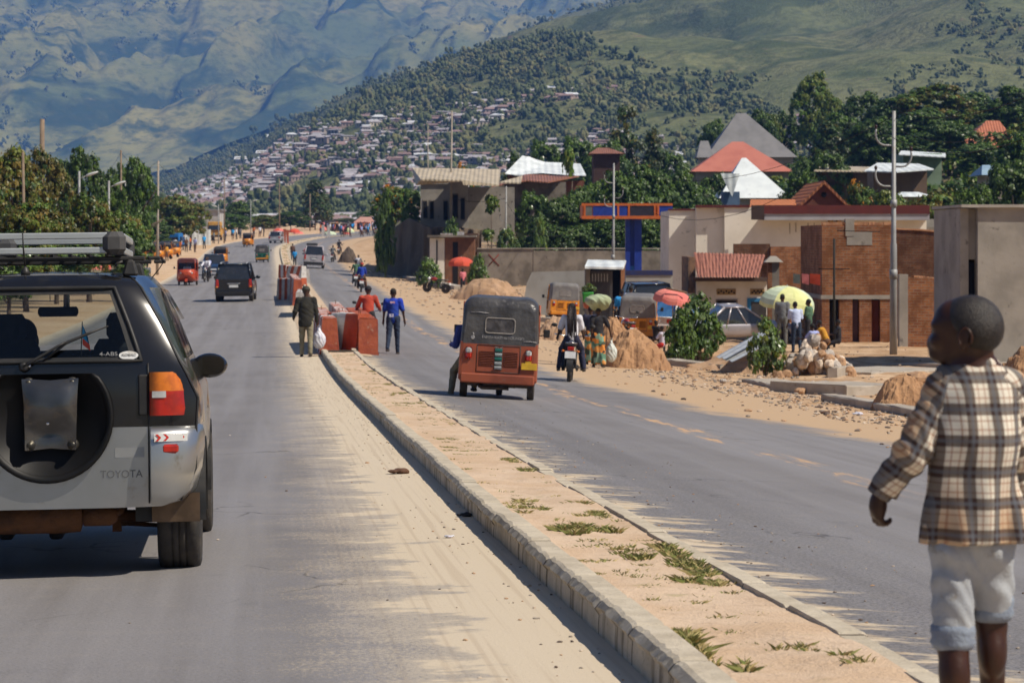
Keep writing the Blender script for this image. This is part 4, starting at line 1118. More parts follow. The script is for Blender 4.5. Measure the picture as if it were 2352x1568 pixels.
body = [
    hell(-.012, 0, .012, .074, .092, .082), hell(.045, 0, .020, .060, .048, .062), hell(.030, 0, -.055, .050, .055, .050),
    hell(.060, 0, -.085, .030, .026, .020), hell(.098, 0, -.030, .014, .013, .018), hell(.104, 0, -.046, .019, .012, .011),
    hell(.092, 0, -.070, .024, .014, .0075), hell(.090, 0, -.083, .020, .012, .007),
    hell(.075, .030, -.035, .026, .022, .020), hell(.075, -.030, -.035, .026, .022, .020),
    hell(.078, .026, .012, .026, .014, .008), hell(.078, -.026, .012, .026, .014, .008),
    cap(hp3(-.035, 0, -.05), bp(2232, 870, .0), .042, .040), cap(bp(2232, 850, .0), bp(2238, 900, 0), .045, .06),
    cap(bp(2240, 880), bp(2240, 1210), .085, .07, (1, 1.3, 1)), cap(sh_l, sh_r, .04, .04),
    cap(sh_l, el_l, .034, .026), cap(el_l, wr_l, .026, .0175), cap(sh_r, el_r, .034, .026), cap(el_r, wr_r, .026, .0175),
    cap(bp(2212, 1260), legL[0], .045, .042), cap(legL[0], legL[1], .045, .034), cap(legL[1], legL[2], .041, .024),
    cap(bp(2252, 1260), legR[0], .045, .042), cap(legR[0], legR[1], .045, .034), cap(legR[1], legR[2], .041, .024),
]
for L, s_ in ((legL, 0), (legR, 0)):
    a = np.array(L[2]); body += [ell(a + (0, -.012, -.02), (.026, .03, .03)), cap(a + (0, .0, -.035), a + (-.01, .11, -.045), .024, .018)]
    body += [ell(np.array(L[1]) + (0, -.02, -.075), (.036, .040, .065))]
def hand(w_, f, n, thumb, L=.062):
    """palm and five curled fingers: w_ wrist, f finger direction, n palm-normal curl direction, thumb side direction"""
    w_, f, n, th = [np.array(v, float) for v in (w_, f, n, thumb)]
    f /= np.linalg.norm(f); n -= f * (n @ f); n /= np.linalg.norm(n); th -= f * (th @ f) + n * (th @ n); th /= np.linalg.norm(th)
    out = [cap(w_, w_ + f * .022, .0165, .020), cap(w_ + f*.022 + th*.010, w_ + f*.048 + th*.014, .0125, .0115), cap(w_ + f*.022 - th*.010, w_ + f*.046 - th*.016, .0125, .0105)]
    fing = []
    for k, (o_, ln) in enumerate(((.021, .92), (.007, 1.0), (-.007, .94), (-.020, .76))):
        b0 = w_ + f * .048 + th * o_; c_ = .35 + .12 * k
        d1 = f * math.cos(c_) + n * math.sin(c_) + th * o_ * 3; d2 = f * math.cos(c_ * 2.4) + n * math.sin(c_ * 2.4); d3 = f * math.cos(c_ * 3.5) + n * math.sin(c_ * 3.5)
        p1 = b0 + d1 * .022 * ln; p2 = p1 + d2 * .016 * ln; p3 = p2 + d3 * .012 * ln
        fing += [cap(b0, p1, .0078, .0070), cap(p1, p2, .0070, .0064), cap(p2, p3, .0064, .0056)]
    t0 = w_ + f * .016 + th * .016; t1 = t0 + (th * .75 + f * .6 + n * .2) * .022; t2 = t1 + (f * .9 + th * .15 + n * .45) * .020
    fing += [cap(t0, t1, .0095, .0080), cap(t1, t2, .0078, .0062)]
    return out, fing
pl, fl = hand(wr_l, np.array(bp(2022, 1190, .06)) - np.array(bp(2024, 1150, .05)), (.75, .3, -.1), (-.3, .6, -.1))
pr, fr_ = hand(wr_r, (0, .25, -1), (-.8, .2, 0), (-.2, 1, -.2))
body_ob = implicit('body', body + pl + pr, .0062, M('boy skin', (.052, .018, .009), (.036, .012, .006), 12, .42, spec=.4, bump=.05, bscale=90), boy, k=.022)
hand_ob = implicit('fingers', fl + fr_, .0028, MATS['boy skin'], body_ob, k=.004)
hair_ob = implicit('hair', [hell(-.016, 0, .018, .0765, .0935, .0835), hell(-.05, 0, -.01, .066, .055, .055)], .006, M('cropped hair', (.028, .019, .014), (.014, .010, .008), 90, .46, spec=.5, bump=.9, bscale=240, bdist=.004), boy, k=.03,
    cuts=[(hp3(.040, 0, .04), fwd * 1.0 - up * .75), (hp3(-.02, 0, -.045), -up + fwd * .8)])
for s_ in (1, -1):
    c = hp3(-.020, s_ * .072, -.022)
    e_ = [ell(c, (.008, .020, .028), HM @ Matrix.Rotation(s_ * -.35, 3, 'Z'))]
    eo = implicit('ear', e_ + [ell(hp3(-.014, s_*.070, -.045), (.008, .010, .012), HM)], .0035, MATS['boy skin'], body_ob, k=.012)
    mbx = MB(); pts = [hp3(-.020 + .019*math.cos(a) - .004, s_*.0805 + .004*math.sin(a*.5), -.022 + .027*math.sin(a)) for a in np.linspace(-1.0, 3.9, 14)]
    mbx.tube(pts, .0042, 6); mbx.build('ear_rim', MATS['boy skin'], eo)
for s_ in (1, -1):
    b = MB(); c = hp3(.083, s_ * .027, -.006); b.ball(c, .0095, 10, 8); ey = b.build('eye', M('eye white', (.55, .50, .45), None, 5, .2), body_ob)
    b = MB(); b.ball(np.array(c) + fwd * .0065, .0055, 8, 6); b.build('iris', HAIR, ey)
    b = MB(); b.tube([hp3(.094, s_*.010, .011), hp3(.095, s_*.027, .016), hp3(.082, s_*.044, .010)], [.002, .003, .0015], 5); b.build('eyebrow', HAIR, body_ob)
b = MB(); b.grid([[hp3(.101 - abs(r)*.25, r, u) for r in (-.014, -.007, 0, .007, .014)] for u in (-.079, -.0735)]); b.build('teeth', WHITEP, body_ob)
def plaid(name, kx=1.0):
    g = NT(name); co = g.coord('Object'); s = g.sep(co)
    base = g.mix(g.ramp(g.noise(co, 14, 3), .4, .6), (.78, .72, .60), (.70, .63, .52))
    def bands(v, off, per=.088):
        p = g.math('FRACT', g.math('ADD', g.math('DIVIDE', v, per), off))
        a = g.math('ABSOLUTE', g.math('SUBTRACT', p, .5))
        def near(c, w_): return g.ramp(g.math('ABSOLUTE', g.math('SUBTRACT', a, c)), w_ + .02, w_ - .01)
        return g.ramp(a, .20, .17), g.ramp(a, .075, .045), g.math('MULTIPLY', near(.36, .022), 1.0), g.ramp(a, .47, .49)
    x = g.math('ADD', s[0], g.math('MULTIPLY', s[1], .5 * kx)); z = s[2]
    bx_, tx, lx, _ = bands(x, .15, .070); bz, tz, lz, _ = bands(z, .4, .082)
    dark = (.055, .030, .026); blue = (.16, .18, .21); rust_ = (.30, .11, .05); tan = (.50, .30, .15)
    lowtan = g.math('MULTIPLY', g.ramp(z, .86, .66), .75)
    c = g.mix(g.math('MULTIPLY', g.math('MULTIPLY', lowtan, g.math('SUBTRACT', 1, bx_)), g.ramp(g.math('FRACT', g.math('ADD', g.math('DIVIDE', x, .176), .3)), .5, .52)), base, tan)
    c = g.mix(g.math('MULTIPLY', lx, .55), c, rust_); c = g.mix(g.math('MULTIPLY', lz, .55), c, rust_)
    c = g.mix(g.math('MULTIPLY', bx_, .80), c, dark); c = g.mix(g.math('MULTIPLY', bz, .80), c, dark)
    c = g.mix(g.math('MULTIPLY', g.math('MULTIPLY', bx_, bz), .75), c, dark)
    c = g.mix(g.math('MULTIPLY', tx, .45), c, blue); c = g.mix(g.math('MULTIPLY', tz, .45), c, blue)
    g.bsdf(c, .88, 0, g.bump(g.noise(co, 500, 2), .15, .002), .25)
    return g.m
PL = plaid('plaid cotton'); PLs = plaid('plaid cotton sleeve', 1.0)
def folds(amp, sc_, ax=(1.0, .6, .35), ph=0.0):
    def f(g):
        q = g[..., 0]*ax[0]*sc_ + g[..., 1]*ax[1]*sc_ + g[..., 2]*ax[2]*sc_
        return amp * (np.sin(q + 1.7*np.sin(g[..., 2]*sc_*.33 + ph) + ph) * .6 + np.sin(q*1.9 + 2.1*np.sin(g[..., 0]*sc_*.6) + 1.3 + ph) * .4)
    return f
def long_folds(g):
    x, y, z = g[..., 0], g[..., 1], g[..., 2]
    q = (x - (z - .95) * .32) * 46; q2 = (x + (z - .7) * .18) * 70
    amp = .0035 + .0080 * np.clip((1.0 - z) / .4, 0, 1)
    return amp * (np.sin(q) + .45 * np.sin(q2 + 1.0) + .35*np.sin(q*1.7 + z*18))
shirt = [cap(bp(2178, 888), bp(2306, 888), .050, .050, (1, .95, 1)), cap(bp(2215, 930), bp(2235, 1000), .100, .110, (1, 1.15, 1)), cap(bp(2262, 930), bp(2250, 1000), .096, .110, (1, 1.15, 1)),
    cap(bp(2236, 1000), bp(2238, 1250), .114, .121, (1, 1.22, 1)), cap(bp(2190, 1180, -.01), bp(2190, 1260, -.01), .06, .075), cap(bp(2290, 1180, -.01), bp(2290, 1260, -.01), .06, .072), cap(bp(2222, 858), bp(2250, 862), .050, .060)]
so_ = implicit('shirt', shirt, .0065, PL, boy, k=.035, cuts=[(bp(2240, 1243), (.02, 0, -1)), (bp(2235, 838), (0.1, .2, 1))], deform=long_folds)
col_ = implicit('collar', [cap(bp(2212, 846, .03), bp(2222, 840, -.02), .022, .016), cap(bp(2222, 840, -.03), bp(2262, 836, -.035), .017, .017), cap(bp(2262, 836, -.035), bp(2284, 842, .0), .017, .019), cap(bp(2284, 842, .0), bp(2270, 850, .04), .018, .018)], .0045, PL, so_, k=.012, deform=folds(.002, 90))
def sleeve(a, bq, c, r, nm):
    """one sleeve in its own frame, long axis local Z, so the checks follow the arm"""
    a, bq, c = Vector(a), Vector(bq), Vector(c)
    zax = (a - c).normalized(); yax = Vector((0, 1, 0)); xax = yax.cross(zax).normalized(); yax = zax.cross(xax)
    Mx = Matrix((xax, yax, zax)).transposed(); inv = Mx.transposed()
    la, lb, lc = [inv @ (p - c) for p in (a, bq, c)]
    o = implicit(nm, [cap(la, lb, r[0], r[1]), cap(lb, lc, r[1], r[2])], .006, PLs, so_, k=.016,
        cuts=[((0, 0, .018), (0, 0, -1))], deform=folds(.0055, 75, (.5, .5, 1.0), r[0]*50))
    o.location = c; o.rotation_euler = Mx.to_euler()
    b = MB(); b.lathe([(r[2]*.80, .000), (r[2]*.92, .002), (r[2]*.97, .022), (r[2]*.92, .045), (r[2]*.8, .05)], (0, 0, 0), 20); b.build('cuff', PLs, o)
sleeve(bp(2178, 893), bp(2096, 1035, -.02), bp(2022, 1142, .045), (.062, .049, .037), 'sleeve')
sleeve(bp(2308, 893), bp(2350, 1040, .05), bp(2352, 1150, .13), (.062, .049, .040), 'sleeve')
PT = M('faded pale cotton', (.43, .445, .46), (.33, .345, .37), 7, .9, bump=.25, bscale=160, c3=(.30, .28, .25))
tro = [cap(bp(2196, 1250), bp(2274, 1250), .066, .064, (1, .95, 1)), cap(bp(2192, 1268), bp(2187, 1440, -.01), .064, .049), cap(bp(2272, 1268), bp(2284, 1370, .03), .064, .051),
    cap(bp(2187, 1400, -.01), bp(2187, 1470, -.01), .053, .050), cap(bp(2283, 1350, .03), bp(2285, 1395, .04), .055, .050)]
trx = implicit('trousers', tro, .006, PT, boy, k=.022, cuts=[(bp(2187, 1490), (0, 0, -1))], deform=folds(.0045, 62, (.8, .5, .9)))
b = MB()
for cc, r0 in ((bp(2187, 1452, -.012), .0505), (bp(2285, 1392, .042), .0500)):
    b.lathe([(r0*.8, -.045), (r0*1.00, -.040), (r0*1.20, -.022), (r0*1.10, -.008), (r0*1.20, .006), (r0*1.14, .022), (r0*.9, .032)], cc, 22)
b.build('rolled_cuff', M('rolled denim blue', (.27, .31, .37), (.20, .23, .29), 14, .9, bump=.3, bscale=90), trx)
b = MB()
for cc in (legL[2], legR[2]): b.box((cc[0] - .005, cc[1] + .045, cc[2] - .062), (.075, .19, .018), 0, bev=.006); b.tube([(cc[0]-.035, cc[1]+.03, cc[2]-.05), (cc[0]-.005, cc[1]+.075, cc[2]-.02), (cc[0]+.03, cc[1]+.03, cc[2]-.05)], .006, 5)
b.build('sandals', M('sandal rubber', (.05, .06, .12), (.03, .03, .05), 9, .7), boy)
# ---------------------------------------------------------------- people
CL = {}
def cloth(name, c, c2=None, scale=9, rough=.9):
    if name not in CL: CL[name] = M(name, c, c2, scale, rough, bump=.2, bscale=60)
    return CL[name]
def limb(a, l1, l2, fwd, bend, side, ab=0.0, leg=True):
    """two-bone chain from a; fwd = degrees forward, bend = joint bend, ab = degrees outward"""
    a = np.array(a, float); f1 = R(fwd); f2 = R(fwd - bend) if leg else R(fwd + bend); o = R(ab) * side
    d1 = np.array([math.sin(o), math.sin(f1) * math.cos(o), -math.cos(f1) * math.cos(o)])
    d2 = np.array([math.sin(o * .5), math.sin(f2), -math.cos(f2)]); d2 /= np.linalg.norm(d2)
    j = a + d1 * l1; e = j + d2 * l2
    return a, j, e, d2
SKIN2 = M('brown skin', (.070, .032, .018), (.052, .023, .013), 9, .5)
def person(loc, rz, label, top, bottom, h=1.72, legs=((14, 8), (-12, 16)), arms=((14, 12, 6), (-10, 10, 6)), lean=0.0, seat=False, hat=None, hair='short',
           skirt=False, longsleeve=False, coat=False, head_turn=0.0, head_tilt=0.0, shoes=None, build=1.0, group=None, res=.022, shorts=False, name='person', fingers=True, handpos=None, roll=0.0, kneel=0):
    """one figure facing local +Y: legs/arms = (forward, bend[, outward]) for left, right"""
    k = h / 1.72
    root = empty(name, loc, label, 'person', group, rot=(0, roll, rz))
    hipz = .90 * k if not seat else .0
    sh_z = hipz + .52 * k
    ln = R(lean)
    def tor(z, x=0.0, y=0.0):
        return np.array([x, math.sin(ln) * z * k + y, hipz + math.cos(ln) * z * k])
    hip = [tor(0, -.085*k*1), tor(0, .085*k)]
    L = []
    for s_, hp_, lg in ((-1, hip[0], legs[0]), (1, hip[1], legs[1])):
        L.append(limb(hp_, .43*k, .42*k, lg[0], lg[1], s_, lg[2] if len(lg) > 2 else 2))
    if not seat:
        low = min(l[2][2] for l in L) - .075 * k
        dz = -low
    else: dz = 0
    def up_(p): return p + np.array([0, 0, dz])
    L = [(up_(a), up_(b_), up_(c), d) for a, b_, c, d in L]; hip = [up_(p) for p in hip]
    T_ = lambda z, x=0.0, y=0.0: up_(tor(z, x, y))
    A = []
    for s_, ar in ((-1, arms[0]), (1, arms[1])):
        A.append(limb(T_(.475, s_*.165*k*build), .29*k, .25*k, ar[0] + lean * .3, ar[1], s_, ar[2] if len(ar) > 2 else 6, leg=False))
    ht = R(head_turn); neck = T_(.52); hd = T_(.52) + np.array([0, .03*k + math.sin(ln)*.12*k, .155*k])
    Hm = Matrix.Rotation(ht, 3, 'Z') @ Matrix.Rotation(-R(head_tilt), 3, 'X')
    hv = lambda x, y, z: hd + np.array(Hm @ Vector((x*k, y*k, z*k)))
    prims = [cap(T_(.04), T_(.40), .115*k*build, .125*k*build, (1, 1.35, 1)), cap(T_(.47, -.13*k), T_(.47, .13*k), .055*k, .055*k), cap(T_(.46), hv(0, -.02, -.06), .055*k, .050*k),
             ell(hv(0, -.012, .03), (.076*k, .094*k, .095*k), Hm), ell(hv(0, .03, -.045), (.056*k, .062*k, .066*k), Hm), ell(hv(0, .096, -.022), (.015*k, .018*k, .020*k), Hm),
             ell(hv(0, .078, -.062), (.026*k, .014*k, .014*k), Hm), cap(T_(.475, -.155*k*build), T_(.475, .155*k*build), .05*k), ell(hv(.078, 0, -.01), (.010*k, .020*k, .03*k), Hm), ell(hv(-.078, 0, -.01), (.010*k, .020*k, .03*k), Hm)]
    for a, b_, c, d in L:
        prims += [cap(a, b_, .080*k*build, .055*k), cap(b_, c, .054*k, .034*k), cap(c, c + np.array([0, .0, -.035*k]), .036*k, .034*k), cap(c + np.array([0, .0, -.045*k]), c + np.array([0, .135*k, -.05*k]), .032*k, .026*k)]
    wr = []
    for i, (a, b_, c, d) in enumerate(A):
        prims += [cap(a, b_, .045*k, .036*k), cap(b_, c, .035*k, .024*k), cap(c, c + d * .07*k, .026*k, .032*k)]
        wr.append((c, d))
    bodyo = implicit('body', prims, res, SKIN2, root, k=.03*k)
    if fingers:
        b = MB()
        for i, (c, d) in enumerate(wr):
            s_ = (-1, 1)[i]; u_ = np.cross(d, [1, 0, 0]); u_ /= np.linalg.norm(u_); nrm = np.array([-s_, 0, 0.])
            for q, ln_ in ((-.024, .052), (-.008, .062), (.008, .058), (.023, .046)):
                p0 = c + d*.085*k + u_*q*k; p1 = p0 + d*ln_*.55*k + nrm*.006; p2 = p1 + d*ln_*.5*k + nrm*.02
                b.tube([p0, p1, p2], [.0088*k, .0082*k, .006*k], 5)
            t0 = c + d*.03*k - u_*.025*k; b.tube([t0, t0 + (d*.7 - u_*.7)*.035*k, t0 + (d*1.3 - u_*.9)*.045*k], [.011*k, .009*k, .007*k], 5)
        b.build('fingers', SKIN2, bodyo)
    g = .020 * k
    tp = [cap(T_(.02), T_(.40), .122*k*build + g, .128*k*build + g, (1, 1.3, 1)), cap(T_(.465, -.135*k*build), T_(.465, .135*k*build), .070*k, .070*k)]
    if coat: tp += [cap(T_(-.10), T_(.30), .15*k*build + g, .15*k*build + g, (1, 1.25, 1))]
    for a, b_, c, d in A:
        if longsleeve or coat: tp += [cap(a, b_, .070*k + g*.4, .054*k + g*.3), cap(b_, c, .053*k + g*.3, .038*k + g*.2)]
        else: tp += [cap(a, a + (b_ - a) * .80, .072*k + g*.3, .066*k)]
    fo = folds(.006*k, 34, (.8, .4, 1.0), h * 7 + rz)
    hem = T_(-.14 if coat else (-.06 if not seat else .0))
    implicit('coat' if coat else 'shirt', tp, res, top, root, k=.03*k, deform=fo, cuts=[(T_(.565), (0, .2, 1))] + ([] if seat else [(hem - np.array([0, 0, .05*k]), (0, 0, -1))]))
    if skirt:
        mid = (L[0][1] + L[1][1]) / 2; lo_ = (L[0][2] + L[1][2]) / 2
        bt = [cap(T_(.02), mid, .135*k*build, .15*k, (1, 1.15, 1)), cap(mid, lo_ + np.array([0, 0, .06*k]), .14*k, .13*k, (1, 1.1, 1))]
        for l in L: bt += [cap(l[0], l[1], .10*k, .085*k), cap(l[1], l[2], .085*k, .075*k)]
        implicit('skirt', bt, res, bottom, root, k=.04*k, deform=folds(.010*k, 26, (1.2, .5, .1), h), cuts=[(lo_ - np.array([0, 0, -.01]), (0, 0, -1))])
    else:
        bt = [cap(hip[0] + np.array([.02, 0, .03]), hip[1] + np.array([-.02, 0, .03]), .105*k*build, .105*k*build)]
        for a, b_, c, d in L:
            if shorts: bt += [cap(a, b_, .10*k*build, .085*k)]
            else: bt += [cap(a, b_, .095*k*build, .070*k), cap(b_, c, .068*k, .052*k)]
        implicit('trousers', bt, res, bottom, root, k=.025*k, deform=folds(.005*k, 40, (.6, .6, .9), h + 2))
    sm = shoes or M('shoe dark', (.03, .025, .022), (.06, .045, .035), 9, .8)
    b = MB()
    for a, b_, c, d in L:
        f0 = c + np.array([0, -.035*k, -.06*k]); b.box(f0 + np.array([0, .075*k, 0]), (.085*k, .25*k, .055*k), 0, bev=.018*k)
    b.build('shoes', sm, root)
    hm_ = HAIR
    if hat is not None:
        implicit('hat', [ell(hv(0, -.012, .06), (.098*k, .112*k, .085*k), Hm), ell(hv(0, -.0, .035), (.112*k, .125*k, .022*k), Hm)], res * .8, hat, root, k=.015)
    elif hair == 'short':
        implicit('hair', [ell(hv(0, -.020, .042), (.080*k, .096*k, .092*k), Hm)], res * .8, hm_, root, k=.01, cuts=[(hv(0, .055, .03), tuple(Hm @ Vector((0, 1, -.6)))), (hv(0, -.06, -.045), tuple(Hm @ Vector((0, .3, -1))))])
    elif hair == 'helmet':
        implicit('helmet', [ell(hv(0, -.01, .045), (.115*k, .130*k, .115*k), Hm), ell(hv(0, -.03, -.02), (.105*k, .105*k, .09*k), Hm)], res * .8, hat or hm_, root, k=.02)
    root['body_top'] = 0; del root['body_top']
    return root, dict(L=L, A=A, hd=hd, T=T_, hv=hv, k=k, wr=wr)
C_BLUE = cloth('royal blue jersey', (.015, .045, .42), (.02, .06, .30), 5)
C_RED = cloth('brick red jacket', (.50, .07, .035), (.40, .05, .03), 5)
C_COAT = cloth('black coat cloth', (.022, .021, .017), (.035, .032, .024), 5)
C_KHAKI = cloth('khaki cloth', (.27, .24, .16), (.20, .17, .11), 5)
C_JEAN = cloth('dark denim', (.018, .030, .060), (.03, .045, .08), 7)
C_WHITE = cloth('white cotton', (.70, .70, .76), (.60, .60, .66), 6)
C_NAVY = cloth('navy cloth', (.02, .025, .055), (.03, .03, .06), 6)
C_BLACK = cloth('black cloth', (.016, .015, .02), (.03, .028, .03), 6)
C_GREY = cloth('grey cloth', (.17, .18, .19), (.12, .13, .14), 6)
C_ORANGE = cloth('orange cloth', (.75, .20, .04), (.60, .14, .03), 6)
C_SKY = cloth('sky blue cloth', (.04, .34, .75), (.03, .26, .62), 6)
C_LILAC = cloth('lilac cloth', (.38, .42, .72), (.30, .34, .60), 6)
C_YEL = cloth('mustard cloth', (.60, .30, .03), (.45, .20, .03), 6)
C_PINK = cloth('pink cloth', (.72, .22, .25), (.55, .15, .18), 6)
C_GREEN = cloth('dusty green cloth', (.08, .17, .10), (.06, .12, .08), 6)
C_BROWN = cloth('brown cloth', (.14, .07, .04), (.10, .05, .03), 6)
g = NT('patterned wrap'); co = g.coord(); v_ = g.n('ShaderNodeTexVoronoi'); g.l(co, v_.inputs['Vector']); v_.inputs['Scale'].default_value = 7.5
cr = g.n('ShaderNodeValToRGB'); cr.color_ramp.interpolation = 'CONSTANT'; e = cr.color_ramp.elements
for i, (p_, c_) in enumerate([(0, (.10, .20, .13, 1)), (.22, (.62, .22, .04, 1)), (.42, (.05, .07, .045, 1)), (.55, (.22, .34, .24, 1)), (.72, (.58, .25, .06, 1)), (.86, (.03, .03, .03, 1))]):
    if i < 2: e[i].position = p_; e[i].color = c_
    else: q_ = e.new(p_); q_.color = c_
sv = g.sep(v_.outputs['Color']); g.l(sv[0], cr.inputs[0]); g.bsdf(cr.outputs[0], .9)
C_WRAP = g.m
def facing(x1, d1, x2, d2):
    """heading of travel from one pixel column/distance to another"""
    a = gx(x1, d1); b_ = gx(x2, d2); return math.atan2(-(b_.x - a.x), b_.y - a.y)
DECK = .012
def onroad(x, d):
    p = gx(x, d); p.z += DECK; return p
def bag(loc, w_, h, m, label, name='carrier_bag', cat='bag', rz=0):
    t = empty(name, loc, label, cat, rz=rz)
    o = implicit('sack', [ell((0, 0, -h*.62), (w_*.5, w_*.28, h*.36)), cap((0, 0, -h*.45), (0, 0, -h*.12), w_*.28, w_*.08)], .018, m, t, k=.05, deform=folds(.010, 60, (1.2, .6, .5), w_*9))
    b = MB(); b.tube([(-.02, 0, -h*.16), (-.03, 0, -.03), (0, 0, .0), (.03, 0, -.03), (.02, 0, -h*.16)], .008, 5); b.build('handle', m, t)
    return t
PLASTB = M('thin white plastic bag', (.72, .72, .76), (.55, .55, .66), 7, .45, c3=(.60, .32, .36))
p = gx(703, 66.4); p.z += .012
man, mi_ = person(p, R(4), 'man in a dark coat and bucket hat walking with a plastic bag by the barriers', C_COAT, C_KHAKI, h=1.78, legs=((8, 10), (-8, 12)), arms=((-8, 60, 16), (2, 8, 12)), hat=cloth('dusty felt hat', (.085, .075, .055), (.06, .055, .04), 9), coat=True, build=1.12, res=.017, head_turn=0, head_tilt=12)
wc = mi_['wr'][1][0] + mi_['wr'][1][1] * .10
bl = man.matrix_basis @ Vector(wc)
bag(bl + Vector((.04, 0, .0)), .34, .62, PLASTB, 'bulging white and pink plastic bag in the hand of the man in the coat')
p = gx(903, 70.0)
m2, q = person(p, R(-4), 'man in a royal blue football jersey and dark jeans walking away on the right lane', C_BLUE, C_JEAN, h=1.76, legs=((-16, 22), (6, 2)), arms=((4, 8, 12), (2, 10, 16)), res=.017, build=1.08)
b = MB(); b.box(q['T'](.44, 0, -.150), (.13, .006, .05), 0); b.build('shoulder_print', M('pink print', (.55, .20, .30), (.75, .6, .65), 30, .8), m2)
b = MB(); b.box(q['T'](.10, -.03, -.165), (.12, .006, .09), 0); b.build('jersey_badge', M('white print', (.70, .72, .78), (.05, .08, .4), 24, .8), m2)
# ---------------------------------------------------------------- three-wheelers
CANV = M('black canvas hood', (.045, .042, .043), (.085, .08, .078), 2.5, .34, bump=.6, bscale=4, spec=.6, c3=(.17, .16, .155), bdist=.07)
def tilt_at(p, rz):
    """rotation that lays a vehicle on the slope of the road at p"""
    e_ = .8; zx = (T(p.x + e_, p.y) - T(p.x - e_, p.y)) / (2 * e_); zy = (T(p.x, p.y + e_) - T(p.x, p.y - e_)) / (2 * e_)
    n = Vector((-zx, -zy, 1)).normalized(); m = Matrix.Rotation(rz, 3, 'Z'); y = (m @ Vector((0, 1, 0))); y = (y - n * y.dot(n)).normalized(); x = y.cross(n)
    return Matrix((x, y, n)).transposed().to_euler()
def tuktuk(loc, rz, label, paint, hood=CANV, group=None, hero=False, plate=PLATEY, green=None):
    t = empty('auto_rickshaw', loc, label, 'auto rickshaw', group, rot=tilt_at(loc, rz))
    def ring(y, w_, zb, zt, bev=.06):
        return [(-w_+bev, y, zb), (-w_, y, zb + bev), (-w_*1.0, y, lerp(zb, zt, .5)), (-w_ * .985, y, zt), (w_ * .985, y, zt), (w_*1.0, y, lerp(zb, zt, .5)), (w_, y, zb + bev), (w_-bev, y, zb)]
    b = MB()
    st = [(-1.30, .60, .30, .90), (-1.29, .645, .27, .93), (-1.22, .66, .25, .94), (-.45, .66, .25, .94), (-.40, .66, .25, .55), (.30, .62, .25, .50), (.34, .60, .25, .42)]
    b.grid([ring(*s_) for s_ in st], closed=True, smooth=False); b.add(ring(*st[0]), [tuple(range(8))]); b.add(ring(*st[-1]), [tuple(range(8))])
    fr = [(.34, .60, .25, .46), (.55, .58, .28, .98), (.80, .50, .34, 1.00), (1.02, .40, .46, .98), (1.16, .26, .60, .92), (1.20, .12, .66, .86)]
    b.grid([ring(*s_) for s_ in fr], closed=True); b.add(ring(*fr[-1]), [tuple(range(8))]); b.add(ring(*fr[0]), [tuple(range(8))])
    b.box((-.63, .05, .45), (.03, .75, .16), 0); b.box((.63, .05, .45), (.03, .75, .16), 0)
    b.build('body', paint, t)
    b = MB(); b.box((0, -1.31, .33), (1.24, .05, .16), 0, bev=.02); b.build('bumper', paint, t)
    b = MB()
    def hr_(y, w_, zb, zt):
        n = 7; P = [(-w_, y, zb)]
        for i in range(n): a = PI - PI/2 * i/(n-1); P.append((-w_ + .22 + .20*math.cos(a) + .012, y, zt - .17 + .17*math.sin(a)))
        for i in range(n): a = PI/2 - PI/2 * i/(n-1); P.append((w_ - .22 + .20*math.cos(a) - .012, y, zt - .17 + .17*math.sin(a)))
        P.append((w_, y, zb)); return P
    hs = [(-1.30, .60, .90, 1.52), (-1.285, .63, .89, 1.60), (-1.23, .65, .88, 1.66), (-1.12, .655, .88, 1.69), (-.45, .655, .88, 1.72)]
    b.grid([hr_(*s_) for s_ in hs]); b.add(hr_(*hs[0]), [tuple(range(16))])
    top = [(-.45, .655, 1.45, 1.72), (.1, .64, 1.45, 1.73), (.55, .60, 1.44, 1.71), (.68, .56, 1.43, 1.66)]
    b.grid([hr_(*s_) for s_ in top]); b.add(hr_(*top[-1]), [tuple(range(16))])
    hd_ = b.build('hood', hood, t)
    zc, ww, wh = 1.215, .245, .125
    def rr(w_, h, y, r=.05, n=4):
        P = []
        for cx_, cz_, a0 in ((w_-r, h-r, 0), (-w_+r, h-r, PI/2), (-w_+r, -h+r, PI), (w_-r, -h+r, 1.5*PI)):
            for i in range(n): a = a0 + PI/2*i/(n-1); P.append((cx_ + r*math.cos(a), y, zc + cz_ + r*math.sin(a)))
        return P
    b = MB(); P = rr(ww, wh, -1.306); b.add(P, [tuple(range(len(P)))]); wn = b.build('rear_window', M('cloudy plastic', (.05, .045, .045), (.11, .10, .10), 6, .25, bump=.5, bscale=7, bdist=.05) if hero else M('pale plastic pane', (.30, .28, .26), (.20, .18, .17), 5, .3), t)
    b = MB(); b.tube(P + [P[0]], .010, 6, 0, cap=False); b.build('window_piping', M('grey piping', (.30, .27, .24), None, 8, .7), wn)
    b = MB()
    for (x0, z0, x1, z1) in ((-.36, .44, .36, .44), (-.36, .885, .36, .885), (-.36, .44, -.36, .885), (.36, .44, .36, .885)): b.tube([(x0, -1.302, z0), (x1, -1.302, z1)], .006, 4)
    ed = b.build('engine_door_seam', PLASTIC, t)
    for sx_ in (-1, 1):
        b = MB()
        for k in range(9): b.box((sx_*.205, -1.303, .55 + k*.028), (.23, .012, .022), 0, rot=Matrix.Rotation(.5, 3, 'X'))
        b.build('engine_vent', M('vent dark ' + paint.name, tuple(x*.5 for x in _pc(paint)), None, 6, .8), t)
    b = MB(); b.box((0, -1.306, .665), (.13, .012, .37), 0, bev=.004); ctr = b.build('centre_grille', M('grille dark', (.06, .05, .045), None, 6, .7) if hero else paint, t)
